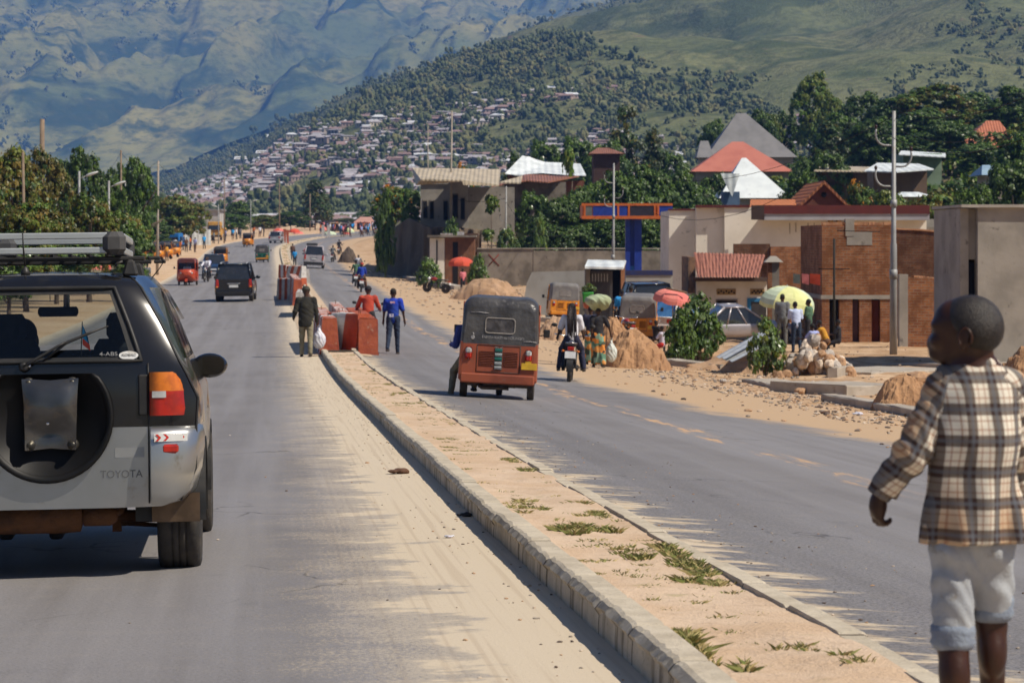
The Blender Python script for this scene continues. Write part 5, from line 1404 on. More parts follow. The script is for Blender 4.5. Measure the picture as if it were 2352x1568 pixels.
    if hero:
        for k in range(5):
            b = MB(); b.box((0, -1.318, .52 + k*.072), (.115, .014, .042), 0, rot=Matrix.Rotation(.5, 3, 'X')); b.build('grille_slat', [M('slat green', (.03, .24, .20), None, 6, .4), M('slat white', (.62, .66, .66), None, 6, .4)][k % 2 if k else 1], ctr)
        lettering('lettering', 'TVS', .062, M('faded white paint', (.50, .40, .38), (.35, .24, .2), 20, .7), t, (0, -1.3035, .84), extrude=.001, sx=1.4)
        lettering('lettering', 'FANYA KAZI na BOLINGO', .066, M('hood lettering grey', (.48, .46, .45), (.20, .19, .19), 14, .7), hd_, (.06, -1.306, 1.018), extrude=.001, sx=.92)
        b = MB(); b.lathe([(.028, -.004), (.034, -.004), (.034, .004), (.028, .004)], (-.445, -1.300, 1.005), 16, 0, 'Y'); b.tube([(-.445, -1.305, 1.04), (-.43, -1.305, 1.065), (-.45, -1.305, 1.08)], .007, 5); b.build('drawn_emblem', MATS['hood lettering grey'], hd_)
        for z0, x0, x1 in ((.975, .40, .62), (1.42, -.5, -.2)): b = MB(); b.tube([(x0, -1.306, z0), (lerp(x0, x1, .5), -1.309, z0 + .008), (x1, -1.300, z0 - .004)], .006, 5); b.build('hood_strap', MATS['hood lettering grey'], hd_)
    for s_ in (-1, 1):
        b = MB(); b.box((s_*.50, -1.315, .745), (.115, .05, .20), 0, bev=.03); tl = b.build('tail_lamp', REDL, t)
        b = MB(); b.box((s_*.50, -1.325, .785), (.10, .05, .10), 0, bev=.025); b.build('lamp_clear', CLEAR, tl)
    if plate: b = MB(); b.box((.52, -1.325, .565), (.26, .012, .11), 0, bev=.003); b.box((.50, -1.315, .635), (.10, .03, .04), 0); b.build('number_plate', plate, t)
    for s_ in (-1, 1): wheel(t, (s_*.565, -.90, .205), .205, .125, steps=20)
    wheel(t, (0, 1.02, .205), .205, .115, 'front_wheel', steps=20)
    b = MB(); b.grid([[(x, 1.02 + .235*math.cos(a), .215 + .235*math.sin(a)) for x in (-.08, -.05, 0, .05, .08)] for a in np.linspace(.2, 2.6, 10)]); b.grid([[(x, 1.02 + .225*math.cos(a), .215 + .225*math.sin(a)) for x in (-.08, 0, .08)] for a in np.linspace(.2, 2.6, 10)]); b.build('mudguard', paint, t)
    b = MB(); b.tube([(.07, 1.02, .205), (.06, .92, .55), (.0, .85, .95)], .02, 6); b.tube([(-.07, 1.02, .205), (-.06, .92, .55), (.0, .85, .95)], .02, 6); b.build('fork', PLASTIC, t)
    b = MB(); b.tube([(-.5, -.90, .22), (.5, -.90, .22)], .03, 8); b.box((.05, -1.0, .25), (.55, .35, .12), 0, bev=.02); b.tube([(-.3, -1.15, .2), (-.25, -1.2, .17), (.2, -1.2, .18)], .03, 7); b.box((-.42, -.95, .24), (.2, .3, .08), 0); b.box((.42, -.95, .24), (.2, .3, .08), 0); b.build('engine', M('oily metal', (.06, .045, .035), (.10, .07, .05), 12, .7, .3), t)
    b = MB(); b.grid([[(x*lerp(.52, .50, k), lerp(.80, .64, k), lerp(1.0, 1.58, k)) for x in (-1, 0, 1)] for k in (0, .5, 1)]); b.build('windscreen', GLASSC, t)
    b = MB(); P = [(-.55, .80, .99), (-.53, .64, 1.60), (.53, .64, 1.60), (.55, .80, .99), (-.55, .80, .99)]; b.tube(P, .035, 6, flat=.8)
    for s_ in (-1, 1): b.tube([(s_*.64, -.42, .95), (s_*.64, -.42, 1.6)], .02, 6); b.tube([(s_*.62, .30, .45), (s_*.60, .5, .5), (s_*.58, .62, .95)], .03, 6)
    b.build('windscreen_frame', paint, t)
    for s_ in (-1, 1):
        b = MB(); b.lathe([(.01, .06), (.055, .05), (.075, .0), (.07, -.03)], (s_*.33, 1.06, .80), 12, 0, 'Y'); b.build('headlamp', CLEAR, t)
        b = MB(); b.box((s_*.44, .98, .80), (.07, .07, .05), 0, bev=.015); b.build('indicator', AMBER, t)
        b = MB(); b.box((s_*.78, .60, 1.12), (.11, .03, .14), 0, bev=.012); b.tube([(s_*.55, .68, 1.05), (s_*.78, .62, 1.10)], .010, 5); b.build('wing_mirror', PLASTIC, t)
    b = MB(); b.box((0, 1.17, .84), (.34, .02, .05), 0); b.build('badge_bar', PLASTIC, t)
    b = MB(); b.box((0, -.80, .52), (1.15, .5, .16), 0, bev=.04); b.box((0, -1.06, .80), (1.15, .12, .45), 0, bev=.04); b.box((0, .02, .58), (.60, .36, .14), 0, bev=.03); b.box((0, -.14, .80), (.45, .08, .32), 0, bev=.03); b.build('seat', M('black vinyl', (.03, .03, .032), (.05, .045, .045), 7, .5), t)
    b = MB(); b.tube([(-.30, .55, 1.02), (0, .66, 1.0), (.30, .55, 1.02)], .014, 6); b.build('handlebar', PLASTIC, t)
    return t
def _pc(m):
    for n in m.node_tree.nodes:
        if n.type == 'MIX' and n.data_type == 'RGBA': return tuple(n.inputs[6].default_value[:3])
    return (.1, .1, .1)
P_BRICK = M('faded orange red paint', (.33, .085, .042), (.23, .06, .033), 2.6, .5, bump=.08, c3=(.20, .10, .065), spec=.3)
P_RED = M('orange red paint', (.50, .07, .02), (.40, .05, .02), 3, .35, coat=.3)
P_YEL = M('amber yellow paint', (.72, .27, .02), (.58, .20, .02), 3, .4, coat=.2, c3=(.30, .14, .04))
P_GREEN = M('dark green paint', (.02, .15, .09), (.02, .11, .07), 3, .4, coat=.2)
HOODG = M('grey canvas hood', (.15, .14, .14), (.20, .19, .18), 3, .6, bump=.3, bscale=6, c3=(.09, .085, .085))
def seated(loc, rz, label, top, bottom, sz, **kw):
    return person(Vector(loc) + Vector((0, 0, sz)), rz, label, top, bottom, seat=True, **kw)
p = onroad(1143, 44.8); hero = tuktuk(p, R(-1.0), 'worn orange and brown auto rickshaw with a black canvas hood, seen from behind', P_BRICK, hero=True)
hero.scale = (1.0, 1, 1.0)
hm4 = Matrix.Translation(p) @ hero.rotation_euler.to_matrix().to_4x4()
seated(hm4 @ Vector((-.47, -.10, .0)), R(10), 'man in a blue jacket leaning out on the left of the orange brown rickshaw', cloth('blue jacket', (.03, .06, .30), (.04, .05, .2), 7), C_KHAKI, .66, legs=((50, 62, 20), (75, 80, 4)), arms=((8, 80, 14), (55, 25, 6)), longsleeve=True, h=1.72, res=.02, lean=6)
# ---------------------------------------------------------------- motorcycles
def motorbike(loc, rz, label, paint=None, group=None, plate=PLATE, steer=0.0):
    paint = paint or M('bike red paint', (.35, .03, .02), None, 4, .3, coat=.4)
    t = empty('motorcycle', loc, label, 'motorcycle', group, rot=tilt_at(loc, rz))
    def wh(y, nm, w_):
        b = MB(); n = 24
        b.lathe([(.235, -w_*.8), (.27, -w_), (.295, -w_*.8), (.305, -w_*.3), (.305, w_*.3), (.295, w_*.8), (.27, w_), (.235, w_*.8)], (0, y, .305), n, 0, 'X')
        o = b.build(nm, RUBBER, t); b = MB(); b.lathe([(.20, -.02), (.24, -.028), (.24, .028), (.20, .02)], (0, y, .305), 20, 0, 'X')
        for k in range(8): a = 2*PI*k/8; b.tube([(0, y, .305), (0, y + .21*math.cos(a), .305 + .21*math.sin(a))], .006, 4)
        b.lathe([(.03, -.05), (.05, -.04), (.05, .04), (.03, .05)], (0, y, .305), 10, 0, 'X'); b.build('rim', ALU, o)
    wh(-.62, 'rear_wheel', .048); wh(.64, 'front_wheel', .042)
    b = MB(); b.tube([(0, -.60, .72), (0, -.2, .70), (0, .25, .78), (0, .42, .88)], .022, 6); b.tube([(0, .42, .88), (0, .25, .40), (0, -.15, .32), (0, -.20, .70)], .022, 6); b.tube([(.06, -.15, .34), (.07, -.62, .305)], .016, 6); b.tube([(-.06, -.15, .34), (-.07, -.62, .305)], .016, 6)
    b.tube([(.11, -.60, .33), (.12, -.42, .66)], .026, 7); b.tube([(-.11, -.60, .33), (-.12, -.42, .66)], .026, 7); b.build('frame', PLASTIC, t)
    b = MB(); b.box((0, .10, .44), (.24, .30, .26), 0, bev=.04); b.tube([(.08, .25, .40), (.13, .20, .24), (.15, -.15, .27), (.16, -.75, .36)], [.018, .02, .03, .038], 8); b.box((0, .05, .62), (.16, .14, .12), 0, bev=.03); b.build('engine', M('engine metal', (.18, .17, .16), (.08, .07, .065), 14, .5, .6), t)
    b = MB(); b.ball((0, .20, .86), (.125, .24, .11), 12, 8); b.build('fuel_tank', paint, t)
    b = MB(); b.box((0, -.33, .82), (.25, .66, .09), 0, bev=.035); b.build('seat', M('black vinyl seat', (.025, .025, .027), (.045, .04, .04), 7, .5), t)
    b = MB(); b.tube([(.11, -.45, .82), (.12, -.72, .86), (0, -.80, .87), (-.12, -.72, .86), (-.11, -.45, .82)], .012, 6); b.build('grab_rail', CHROME, t)
    b = MB(); b.grid([[(x, -.62 + .34*math.cos(a), .32 + .34*math.sin(a)) for x in (-.07, 0, .07)] for a in np.linspace(.9, 3.4, 12)]); b.grid([[(x, -.62 + .333*math.cos(a), .32 + .333*math.sin(a)) for x in (-.07, 0, .07)] for a in np.linspace(.9, 3.4, 12)]); b.build('rear_mudguard', PLASTIC, t); b = MB()
    b.grid([[(x, .64 + .34*math.cos(a), .31 + .34*math.sin(a)) for x in (-.06, 0, .06)] for a in np.linspace(.3, 2.6, 10)]); b.build('front_mudguard', PLASTIC, t)
    b = MB(); b.box((0, -.845, .735), (.15, .07, .085), 0, bev=.015); b.build('tail_lamp', REDL, t)
    for s_ in (-1, 1):
        b = MB(); b.tube([(s_*.07, -.82, .68), (s_*.14, -.83, .68)], .008, 5); b.ball((s_*.165, -.835, .68), (.035, .03, .025), 8, 6); b.build('indicator', AMBER, t)
    b = MB(); b.box((0, -.90, .60), (.235, .010, .15), 0, rot=Matrix.Rotation(-.2, 3, 'X')); b.build('number_plate', plate, t)
    b = MB(); b.tube([(.09, .64, .305), (.09, .50, .75), (.08, .45, .92)], .022, 7); b.tube([(-.09, .64, .305), (-.09, .50, .75), (-.08, .45, .92)], .022, 7); b.tube([(-.37, .26, 1.02), (-.22, .40, 1.0), (0, .44, .96), (.22, .40, 1.0), (.37, .26, 1.02)], .013, 6)
    b.tube([(-.39, .24, 1.02), (-.28, .34, 1.015)], .019, 6); b.tube([(.39, .24, 1.02), (.28, .34, 1.015)], .019, 6); b.build('fork', CHROME, t)
    b = MB(); b.lathe([(.02, .07), (.08, .055), (.09, .0), (.05, -.10)], (0, .56, .87), 14, 0, 'Y'); b.build('headlamp', CLEAR, t)
    for s_ in (-1, 1):
        b = MB(); b.tube([(s_*.27, .36, 1.01), (s_*.33, .36, 1.14), (s_*.40, .36, 1.20)], .007, 5); b.ball((s_*.42, .36, 1.22), (.07, .02, .045), 10, 6); b.build('mirror', PLASTIC, t)
    b = MB(); b.tube([(-.28, .0, .30), (.28, .0, .30)], .014, 6); b.tube([(-.22, -.42, .34), (.22, -.42, .34)], .012, 6); b.build('footrests', PLASTIC, t)
    return t
def on(t, v):
    return (Matrix.Translation(t.location) @ t.rotation_euler.to_matrix().to_4x4()) @ Vector(v)
RID = dict(seat=True, legs=((62, 66, 12), (62, 66, 12)), arms=((42, 22, 14), (42, 22, 14)), lean=8)
PAS = dict(seat=True, legs=((66, 84, 16), (66, 84, 16)), arms=((20, 50, 10), (20, 50, 10)), lean=4)
def rider(t, y, label, top, bottom, z=.90, pas=False, **kw):
    a = dict(PAS if pas else RID); a.update(kw)
    return person(on(t, (0, y, z)), t.rotation_euler.z, label, top, bottom, **a)
p = gx(1309, 57.5)
mb1 = motorbike(p, R(-3), 'motorcycle carrying two riders past the dirt heap, white number plate showing')
rider(mb1, -.02, 'motorcycle driver mostly hidden behind the woman with long braids', C_GREY, C_JEAN, h=1.66)
w1, q = rider(mb1, -.42, 'woman with long dark braids and a white top riding pillion on the nearest motorcycle', C_WHITE, C_NAVY, pas=True, h=1.70, res=.017, hair='short', z=.93, arms=((10, 40, 22), (12, 44, 12)), build=1.0, legs=((58, 70, 20), (56, 70, 16)))
b = MB(); rq = random.Random(3)
hb = [q['hv'](x, -.06 - .02*rq.random(), .05) for x in np.linspace(-.085, .085, 9)]
for _ in range(46):
    x = rq.uniform(-.105, .105); s_ = Vector(q['hv'](x*.75, -.085, rq.uniform(-.0, .08)))
    e_ = Vector(q['T'](rq.uniform(.02, .22), x * .95 + .01, -.20 - rq.uniform(0, .03))); mid = s_.lerp(e_, .45) + Vector((x*.12, -.05, .02))
    b.tube([s_, s_.lerp(mid, .5) + Vector((x*.05, -.015, 0)), mid, e_], [.014, .014, .013, .008], 5)
b.build('braids', M('dark braids', (.014, .009, .010), (.03, .016, .015), 40, .5, bump=.4), w1)
p = gx(842, 76.0)
mb2 = motorbike(p, R(3), 'motorcycle mostly hidden behind the long striped barrier, one blue mirror sticking up', M('bike blue paint', (.03, .10, .4), None, 4, .3, coat=.4))
rider(mb2, -.18, 'man in a brick red jacket and dark cap sitting on the motorcycle behind the barrier', C_RED, C_BLACK, hat=C_BLACK, longsleeve=True, build=1.15, h=1.76, arms=((30, 30, 20), (30, 30, 20)), res=.018)
far_b = [(829, 153, 2, 'blue shirt and red cap', C_BLUE, C_BROWN, 'pair of riders in blue heading away by the sandy right verge'), (816, 168, 1, 'dusty green shirt', C_GREEN, C_GREY, 'rider in dusty green just left of and beyond the blue riders'),
         (822, 205, 1, 'pale grey shirt', C_WHITE, C_NAVY, 'rider in pale grey beyond the green shirted one'), (703, 250, 1, 'red top', C_PINK, C_BLACK, 'rider in red alongside the white off-roader'), (764, 262, 1, 'grey shirt', C_GREY, C_BLACK, 'grey rider far up the right carriageway'), (779, 290, 1, 'dark shirt', C_BLACK, C_BLACK, 'dark rider farthest up the right carriageway')]
for x, d, n, wear, top, bot, lab in far_b:
    p = gx(x, d); mbx = motorbike(p, R(4 if d < 200 else -4), 'motorcycle under the ' + lab, group='motorcycles heading away on the right carriageway')
    rider(mbx, -.05 if n == 2 else -.15, 'motorcyclist, %s' % lab if n == 1 else 'front rider in a brown top, mostly hidden by the rider in blue', top if n == 1 else C_BROWN, bot, res=.03, fingers=False, longsleeve=True, hat=C_BLACK if d == 168 else None)
    if n == 2: rider(mbx, -.48, 'pillion rider in blue with a red cap on the motorcycle by the sandy right verge', C_BLUE, C_BROWN, pas=True, res=.03, fingers=False, hat=C_RED, z=.93, longsleeve=True)
p = onroad(474, 176); mbo = motorbike(p, PI - R(4), 'oncoming motorcycle between the red rickshaw and the dark blue car', plate=None)
rider(mbo, -.1, 'oncoming motorcyclist in a white top on the left carriageway', C_WHITE, C_BLACK, res=.028, longsleeve=True)
rider(mbo, -.5, 'passenger in lilac behind the oncoming motorcyclist', C_LILAC, C_BLACK, pas=True, res=.03)
# ---------------------------------------------------------------- cars
def car(loc, rz, label, paint, L=4.6, W=1.85, H=1.85, kind='suv', name='parked_car', group=None, facing_us=False, plate=PLATE, glassm=None, spare=False, cladding=None, rackmat=None):
    t = empty(name, loc, label, 'car', group, rot=tilt_at(loc, rz))
    w_ = W / 2; belt = H * .58; gm_ = glassm or M('dark car glass', (.02, .022, .025), (.03, .03, .032), 3, .06, spec=.8, coat=.5)
    r = .37 if H > 1.6 else .31; ya, yb = -L/2 + .9, L/2 - .85
    def arch_(y):
        z = 0
        for c in (ya, yb):
            q_ = (r*1.17)**2 - (y - c)**2
            if q_ > 0: z = max(z, r + math.sqrt(q_))
        return z
    ys_ = sorted(set([-L/2, -L/2+.04, -L/2+.12] + list(np.round(np.linspace(-L/2+.25, L/2-.25, 46), 3)) + [L/2-.12, L/2-.04, L/2]))
    bon = L * .5 - (1.15 if kind == 'suv' else 1.25) ; bh = belt if kind == 'suv' else belt * .98
    rows = []
    for y in ys_:
        e0 = min(1, max(0, (y + L/2) / .14)); e1 = min(1, max(0, (L/2 - y) / .3)); ww = w_ * (.94 + .06*math.sin(e0*PI/2)) * (.84 + .16*math.sin(e1*PI/2))
        zb = .30 + .04*(1-e1); az = arch_(y); zt = bh + .02
        if y > bon: zt = lerp(bh, bh - .20, ((y - bon) / (L/2 - bon))**2)
        if kind == 'saloon' and y < -L/2 + .85: zt = bh + .04
        Z = [zb, zb + .06, lerp(zb, zt, .3), lerp(zb, zt, .55), zt - .10, zt - .02, zt]
        Z = [max(z, az + .004*i) if az > 0 else z for i, z in enumerate(Z[:4])] + Z[4:]
        X = [ww*.9, ww*.97, ww, ww, ww*.985, ww*.95, ww*.80]
        half = list(zip(X, Z)); rows.append([(0, y, Z[0])] + [(x, y, z) for x, z in half] + [(0, y, zt + .015)] + [(-x, y, z) for x, z in half[::-1]])
    b = MB(); b.grid(rows, closed=True); b.add(rows[0], [tuple(range(len(rows[0])))]); b.add(rows[-1], [tuple(range(len(rows[0])))]); bo = b.build('body', paint, t)
    if kind == 'suv': g0, g1, g2, g3 = -L/2 + .06, -L/2 + .25, bon - .75, bon - .05
    elif kind == 'hatch': g0, g1, g2, g3 = -L/2 + .12, -L/2 + .60, bon - .95, bon - .05
    else: g0, g1, g2, g3 = -L/2 + .75, -L/2 + 1.45, bon - .95, bon - .05
    wb, wt = w_*.94, w_*.76
    cor = {'b': [(-wb, g0, bh), (wb, g0, bh), (wb, g3, bh), (-wb, g3, bh)], 't': [(-wt, g1, H), (wt, g1, H), (wt, g2, H), (-wt, g2, H)]}
    b = MB(); B_, T_ = cor['b'], cor['t']; b.add(B_ + T_, [(0, 1, 5, 4), (1, 2, 6, 5), (2, 3, 7, 6), (3, 0, 4, 7)]); cb = b.build('cabin_glass', gm_, t)
    b = MB()
    b.grid([[(x*wt, lerp(g1, g2, k), H + .035*(1 - x*x) - .03*(abs(2*k-1)**4)) for x in np.linspace(-1.03, 1.03, 7)] for k in np.linspace(-.03, 1.03, 7)])
    for s_ in (-1, 1):
        for (p0, p1, th) in (((s_*wb, g0, bh), (s_*wt, g1, H), .055), ((s_*wb, g3, bh), (s_*wt, g2, H), .035), ((s_*wb, lerp(g0, g3, .33), bh), (s_*wt, lerp(g1, g2, .33), H), .035), ((s_*wb, lerp(g0, g3, .64), bh), (s_*wt, lerp(g1, g2, .62), H), .03)): b.tube([p0, p1], th, 6)
        b.tube([(s_*wt, g1, H - .005), (s_*wt, g2, H - .005)], .035, 6)
    b.tube([(-wt, g1, H - .01), (wt, g1, H - .01)], .04, 6); b.tube([(-wt, g2, H - .01), (wt, g2, H - .01)], .03, 6); b.tube([(-wb, g0, bh + .01), (wb, g0, bh + .01)], .03, 6)
    b.build('roof', paint, t)
    for s_ in (-1, 1):
        for yy in (ya, yb): wheel(t, (s_*(w_ - .12), yy, r), r, .22, steps=20)
        b = MB()
        if kind == 'suv': b.box((s_*(w_ - .13), -L/2 + .02, bh - .16), (.17, .12, .40), 0, taper=(.8, .8), bev=.03)
        else: b.box((s_*(w_ - .20), -L/2 + .04, bh - .12), (.30, .12, .16), 0, bev=.03)
        tl = b.build('tail_lamp', REDL, t)
        b = MB(); b.box((s_*(w_ - .12), -L/2 - .005, bh - .33), (.12, .10, .08), 0, bev=.02); b.build('indicator', AMBER, tl)
        b = MB(); b.box((s_*(w_ - .28), L/2 - .10, bh - .32), (.36, .16, .15), 0, bev=.04); b.build('headlamp', CLEAR, t)
        b = MB(); b.ball((s_*(w_ + .12), bon - .30, bh + .08), (.12, .07, .09), 10, 7); b.tube([(s_*(w_*.93), bon - .28, bh + .04), (s_*(w_ + .05), bon - .3, bh + .06)], .025, 6); b.build('door_mirror', paint, t)
    b = MB(); b.box((0, -L/2 - .03, .48), (W*.94, .16, .22), 0, bev=.05); b.build('bumper', cladding or paint, t); b = MB(); b.box((0, L/2 + .0, .45), (W*.88, .14, .22), 0, bev=.05); b.build('bumper', cladding or paint, t)
    b = MB(); b.box((0, L/2 - .02, bh - .33), (W*.42, .06, .12), 0, bev=.02); b.build('grille', PLASTIC, t)
    if plate:
        b = MB(); b.box((0, -L/2 - .03, bh - .30 if kind == 'suv' else .68), (.44, .02, .12), 0, bev=.004); b.build('number_plate', plate, t); b = MB(); b.box((0, L/2 + .075, .46), (.44, .02, .11), 0, bev=.004); b.build('number_plate', plate, t)
    b = MB(); b.box((0, -L/2 - .02, bh - .17), (.62, .03, .05), 0, bev=.01); b.build('tailgate_trim', CHROME, bo)
    if rackmat:
        b = MB()
        for s_ in (-1, 1): b.tube([(s_*wt*.9, g1 + .1, H + .02), (s_*wt*.9, g1 + .2, H + .075), (s_*wt*.9, g2 - .2, H + .075), (s_*wt*.9, g2 - .05, H + .03)], .022, 6)
        b.build('roof_rails', rackmat, t)
    b = MB(); b.box((0, 0, .36), (W*.75, L*.86, .16), 0); b.build('underbody', DARKIN, t)
    return t
p = onroad(543, 131); car(p, R(3), 'black off-road car driving away on the left carriageway, chrome tailgate trim', BLACKP, 4.75, 1.88, 1.86, name='off_road_car', rackmat=ALU)
p = onroad(491, 200); car(p, PI + R(6), 'dark blue car coming towards us behind the oncoming motorcycle', M('dark blue car paint', (.012, .035, .095), (.01, .03, .08), 3, .2, coat=.6), 4.3, 1.76, 1.55, 'hatch', name='moving_car')
p = gx(721, 232); lr = car(p, R(3), 'dusty white off-road car with luggage on its roof, heading away on the right carriageway', M('dusty white car paint', (.46, .43, .46), (.38, .35, .38), 3, .6, c3=(.28, .24, .24)), 4.4, 1.82, 1.98, name='off_road_car', cladding=PLASTIC)
b = MB(); b.box((-.05, -1.4, 2.10), (.95, .9, .26), 0, bev=.08); tag(b.build('luggage', M('black tarpaulin', (.03, .03, .032), (.05, .05, .05), 4, .7), None, loc=lr.location), 'black luggage bundle on the roof of the dusty white off-road car', 'luggage')
p = onroad(639, 352); car(p, R(-8), 'silver estate car far away where the left carriageway bends', M('silver grey paint', (.50, .50, .52), (.42, .42, .44), 3, .35, .5), 4.4, 1.74, 1.55, 'hatch', name='moving_car')
p = onroad(604, 256); tuktuk(p, R(2), 'dark green auto rickshaw with an orange bumper driving away on the left carriageway', P_GREEN, group=None)
b = MB(); b.box((0, -1.36, .38), (1.2, .04, .13), 0, bev=.02); b.build('orange_bumper', P_YEL, bpy.context.scene.objects[-1] if False else [o for o in COL.objects if o.get('label', '').startswith('dark green auto')][0])
p = onroad(430, 166); r1 = tuktuk(p, PI + R(4), 'orange red auto rickshaw coming towards us on the left carriageway', P_RED, hood=M('maroon hood', (.12, .03, .025), (.09, .03, .03), 4, .5))
seated(on(r1, (0, 0, 0)), PI + R(4), 'driver of the oncoming orange red rickshaw', C_WHITE, C_BLACK, .64, legs=((75, 80, 6), (75, 80, 6)), arms=((50, 20, 6), (50, 20, 6)), res=.03, fingers=False)
yl = [(569, 330, PI, 'yellow auto rickshaw coming towards us at the far bend of the left carriageway'), (507, 245, PI + .1, 'yellow auto rickshaw coming up behind the dark blue car')]
y0_ = None
for x, d, rz, lab in yl:
    p = onroad(x, d)
    if y0_ is None: y0_ = tuktuk(p, rz, lab, P_YEL, group='yellow auto rickshaws on and beside the road')
    else: copy_tree(y0_, None, lab, p, tilt_at(p, rz))
for x, d, rz, lab in [(350, 262, -1.9, 'yellow auto rickshaw with a dark hood parked nearest on the left verge'), (374, 268, -2.1, 'yellow auto rickshaw parked second from the near end on the left verge'), (394, 276, -2.3, 'yellow auto rickshaw parked farthest of the left verge row'), (338, 288, -1.8, 'yellow auto rickshaw half hidden behind the parked left row')]:
    p = gx(x, d); copy_tree(y0_, None, lab, p, (0, 0, rz))
for x, d, rz, lab in [(1288, 118, 0.10, 'yellow auto rickshaw with grey hood parked in front of the pale yard wall'), (1468, 96, -.12, 'amber auto rickshaw seen from behind beside the pink umbrella')]:
    p = gx(x, d); o = copy_tree(y0_, None, lab, p, tilt_at(p, rz))
    for c in o.children:
        if c.name.startswith('hood'): c.data = c.data.copy(); c.data.materials[0] = HOODG
# ---------------------------------------------------------------- striped concrete barriers
def mat_stripe(name, n, a=(.46, .10, .04), b_=(.60, .58, .56), off=0.0, slant=.10):
    g = NT(name); co = g.coord(); s = g.sep(co)
    q = g.math('FRACT', g.math('ADD', g.math('MULTIPLY', g.math('ADD', s[0], g.math('MULTIPLY', s[2], slant)), n), off))
    nz_ = g.noise(co, 3.5, 6, .7); nf = g.noise(co, 22, 4, .7)
    k = g.ramp(g.math('ADD', q, g.math('MULTIPLY', g.math('SUBTRACT', nf, .5), .06)), .49, .51)
    red = g.mix(g.ramp(nz_, .35, .7), a, tuple(x*.72 for x in a)); wh = g.mix(g.ramp(nz_, .45, .75), b_, (.30, .27, .25))
    c = g.mix(k, red, wh)
    c = g.mix(g.math('MULTIPLY', g.ramp(nf, .60, .70), .7), c, (.42, .34, .28))
    lay = g.math('ABSOLUTE', g.math('SUBTRACT', g.math('FRACT', g.math('MULTIPLY', s[2], 4.2)), .5))
    c = g.mix(g.math('MULTIPLY', g.ramp(lay, .46, .49), .35), c, (.20, .09, .05))
    g.bsdf(c, .85, 0, g.bump(g.math('ADD', nf, g.math('MULTIPLY', nz_, .8)), .5, .03)); return g.m
SW = mat_stripe('striped red and white paint', 1.25)
SR = M('worn brick red paint', (.42, .10, .045), (.30, .065, .035), 2.5, .85, bump=.5, bscale=8, c3=(.45, .30, .22), bdist=.04)
SWH = M('worn white paint', (.52, .50, .48), (.40, .37, .34), 3, .85, bump=.4, bscale=9, c3=(.38, .14, .08))
def barrier(p0, p1, h, label, m, wb=.50, wt=.20, loops=2, endm=None):
    """jersey barrier between two ground points"""
    p0, p1 = Vector(p0), Vector(p1); v = p1 - p0; L = Vector((v.x, v.y)).length; rz = math.atan2(v.y, v.x)
    c = (p0 + p1) / 2; t = empty('concrete_barrier', (c.x, c.y, min(p0.z, p1.z) - .02), label, 'barrier', rz=rz)
    wb = min(wb, .54); wt = max(wt, wb*.70); m5 = (wb*.47 + wt*.5) / 2
    P = [(-wb/2, 0), (wb/2, 0), (wb/2, .12), (wb*.47, .15), (m5, h*.55), (wt/2, h-.03), (wt*.42, h), (-wt*.42, h), (-wt/2, h-.03), (-m5, h*.55), (-wb*.47, .15), (-wb/2, .12)]
    b = MB(); n = max(2, int(L / .25)); rq = random.Random(int(h*100) + int(L*10)); rows = []
    for i in range(n + 1): x = -L/2 + L*i/n; rows.append([(x, a + rq.gauss(0, .006), z + rq.gauss(0, .006) * (z > .05)) for a, z in P])
    b.grid(rows, closed=True, smooth=False); b.build('block', m, t)
    for q in (L/2 + .004, -L/2 - .004): e = MB(); e.add([(q, a, z) for a, z in P], [tuple(range(12))]); e.build('end_face', endm or m, t)
    for k in range(loops):
        x = lerp(-L*.35, L*.35, k / max(1, loops - 1)); q = MB(); q.tube([(x - .05, 0, h - .02)] + [(x - .05*math.cos(a), 0, h + .05 + .05*math.sin(a)) for a in np.linspace(0, PI, 7)] + [(x + .05, 0, h - .02)], .008, 5); q.build('lifting_loop', RUST, t)
    return t
def bed(x, d): p = gx(x, d); p.z += .03; return p
barrier(bed(757, 67.6), bed(735, 77), 1.02, 'narrow barrier with a red end facing us, leftmost of the near group', mat_stripe('striped paint a', .5, off=.15), endm=SR, wb=.62, wt=.26)
barrier(bed(768, 70.2), bed(836, 68.6), 1.05, 'long red and white barrier whose broad side faces us, by the man in the coat', mat_stripe('striped paint b', .56, off=.0, slant=-.16), wb=.5)
barrier(bed(846, 68.2), bed(812, 79), 1.00, 'red barrier seen end on at the right of the near group', SR, wb=.62, wt=.50, endm=SR)
barrier(bed(790, 74), bed(768, 86), 1.0, 'barrier partly hidden behind the long red and white one', mat_stripe('striped paint c', .9, off=.3))
barrier(bed(644, 131), bed(680, 130), 1.08, 'broad striped barrier second from the near group, standing across the gap', mat_stripe('striped paint d', 2.1, off=.0, slant=.05))
barrier(bed(684, 120), bed(672, 138), 1.2, 'red and white barrier end at the right of the striped second group', mat_stripe('striped paint e', .8, off=.4), endm=SR)
barrier(bed(690, 104), bed(693, 110), 1.0, 'grey worn barrier just beyond the hat of the man in the dark coat', SWH)
barrier(bed(645, 165), bed(662, 164.5), 1.25, 'left striped block of the third barrier group', mat_stripe('striped paint f', 2.0, off=.6))
barrier(bed(663, 160), bed(698, 159), 1.25, 'wide striped block of the third barrier group with a slanting white stripe', mat_stripe('striped paint g', 1.7, off=.1, slant=-.35))
barrier(bed(697, 170), bed(704, 168), .9, 'small white barrier stub beside the third group', SWH, loops=0)
for x, d, l in [(654, 352, 'red and white marker block left of the far kerb bend'), (660, 340, 'red and white marker block right of the far kerb bend')]:
    barrier(gx(x - 3, d), gx(x + 3, d), 1.9, l, SW, wb=.4, wt=.3, loops=0)
for x, l in [(742, 'white marker post left of the far crossing'), (755, 'white marker post right of the far crossing')]:
    barrier(gx(x - 3, 395), gx(x + 3, 395), 1.9, l, SWH, loops=0)
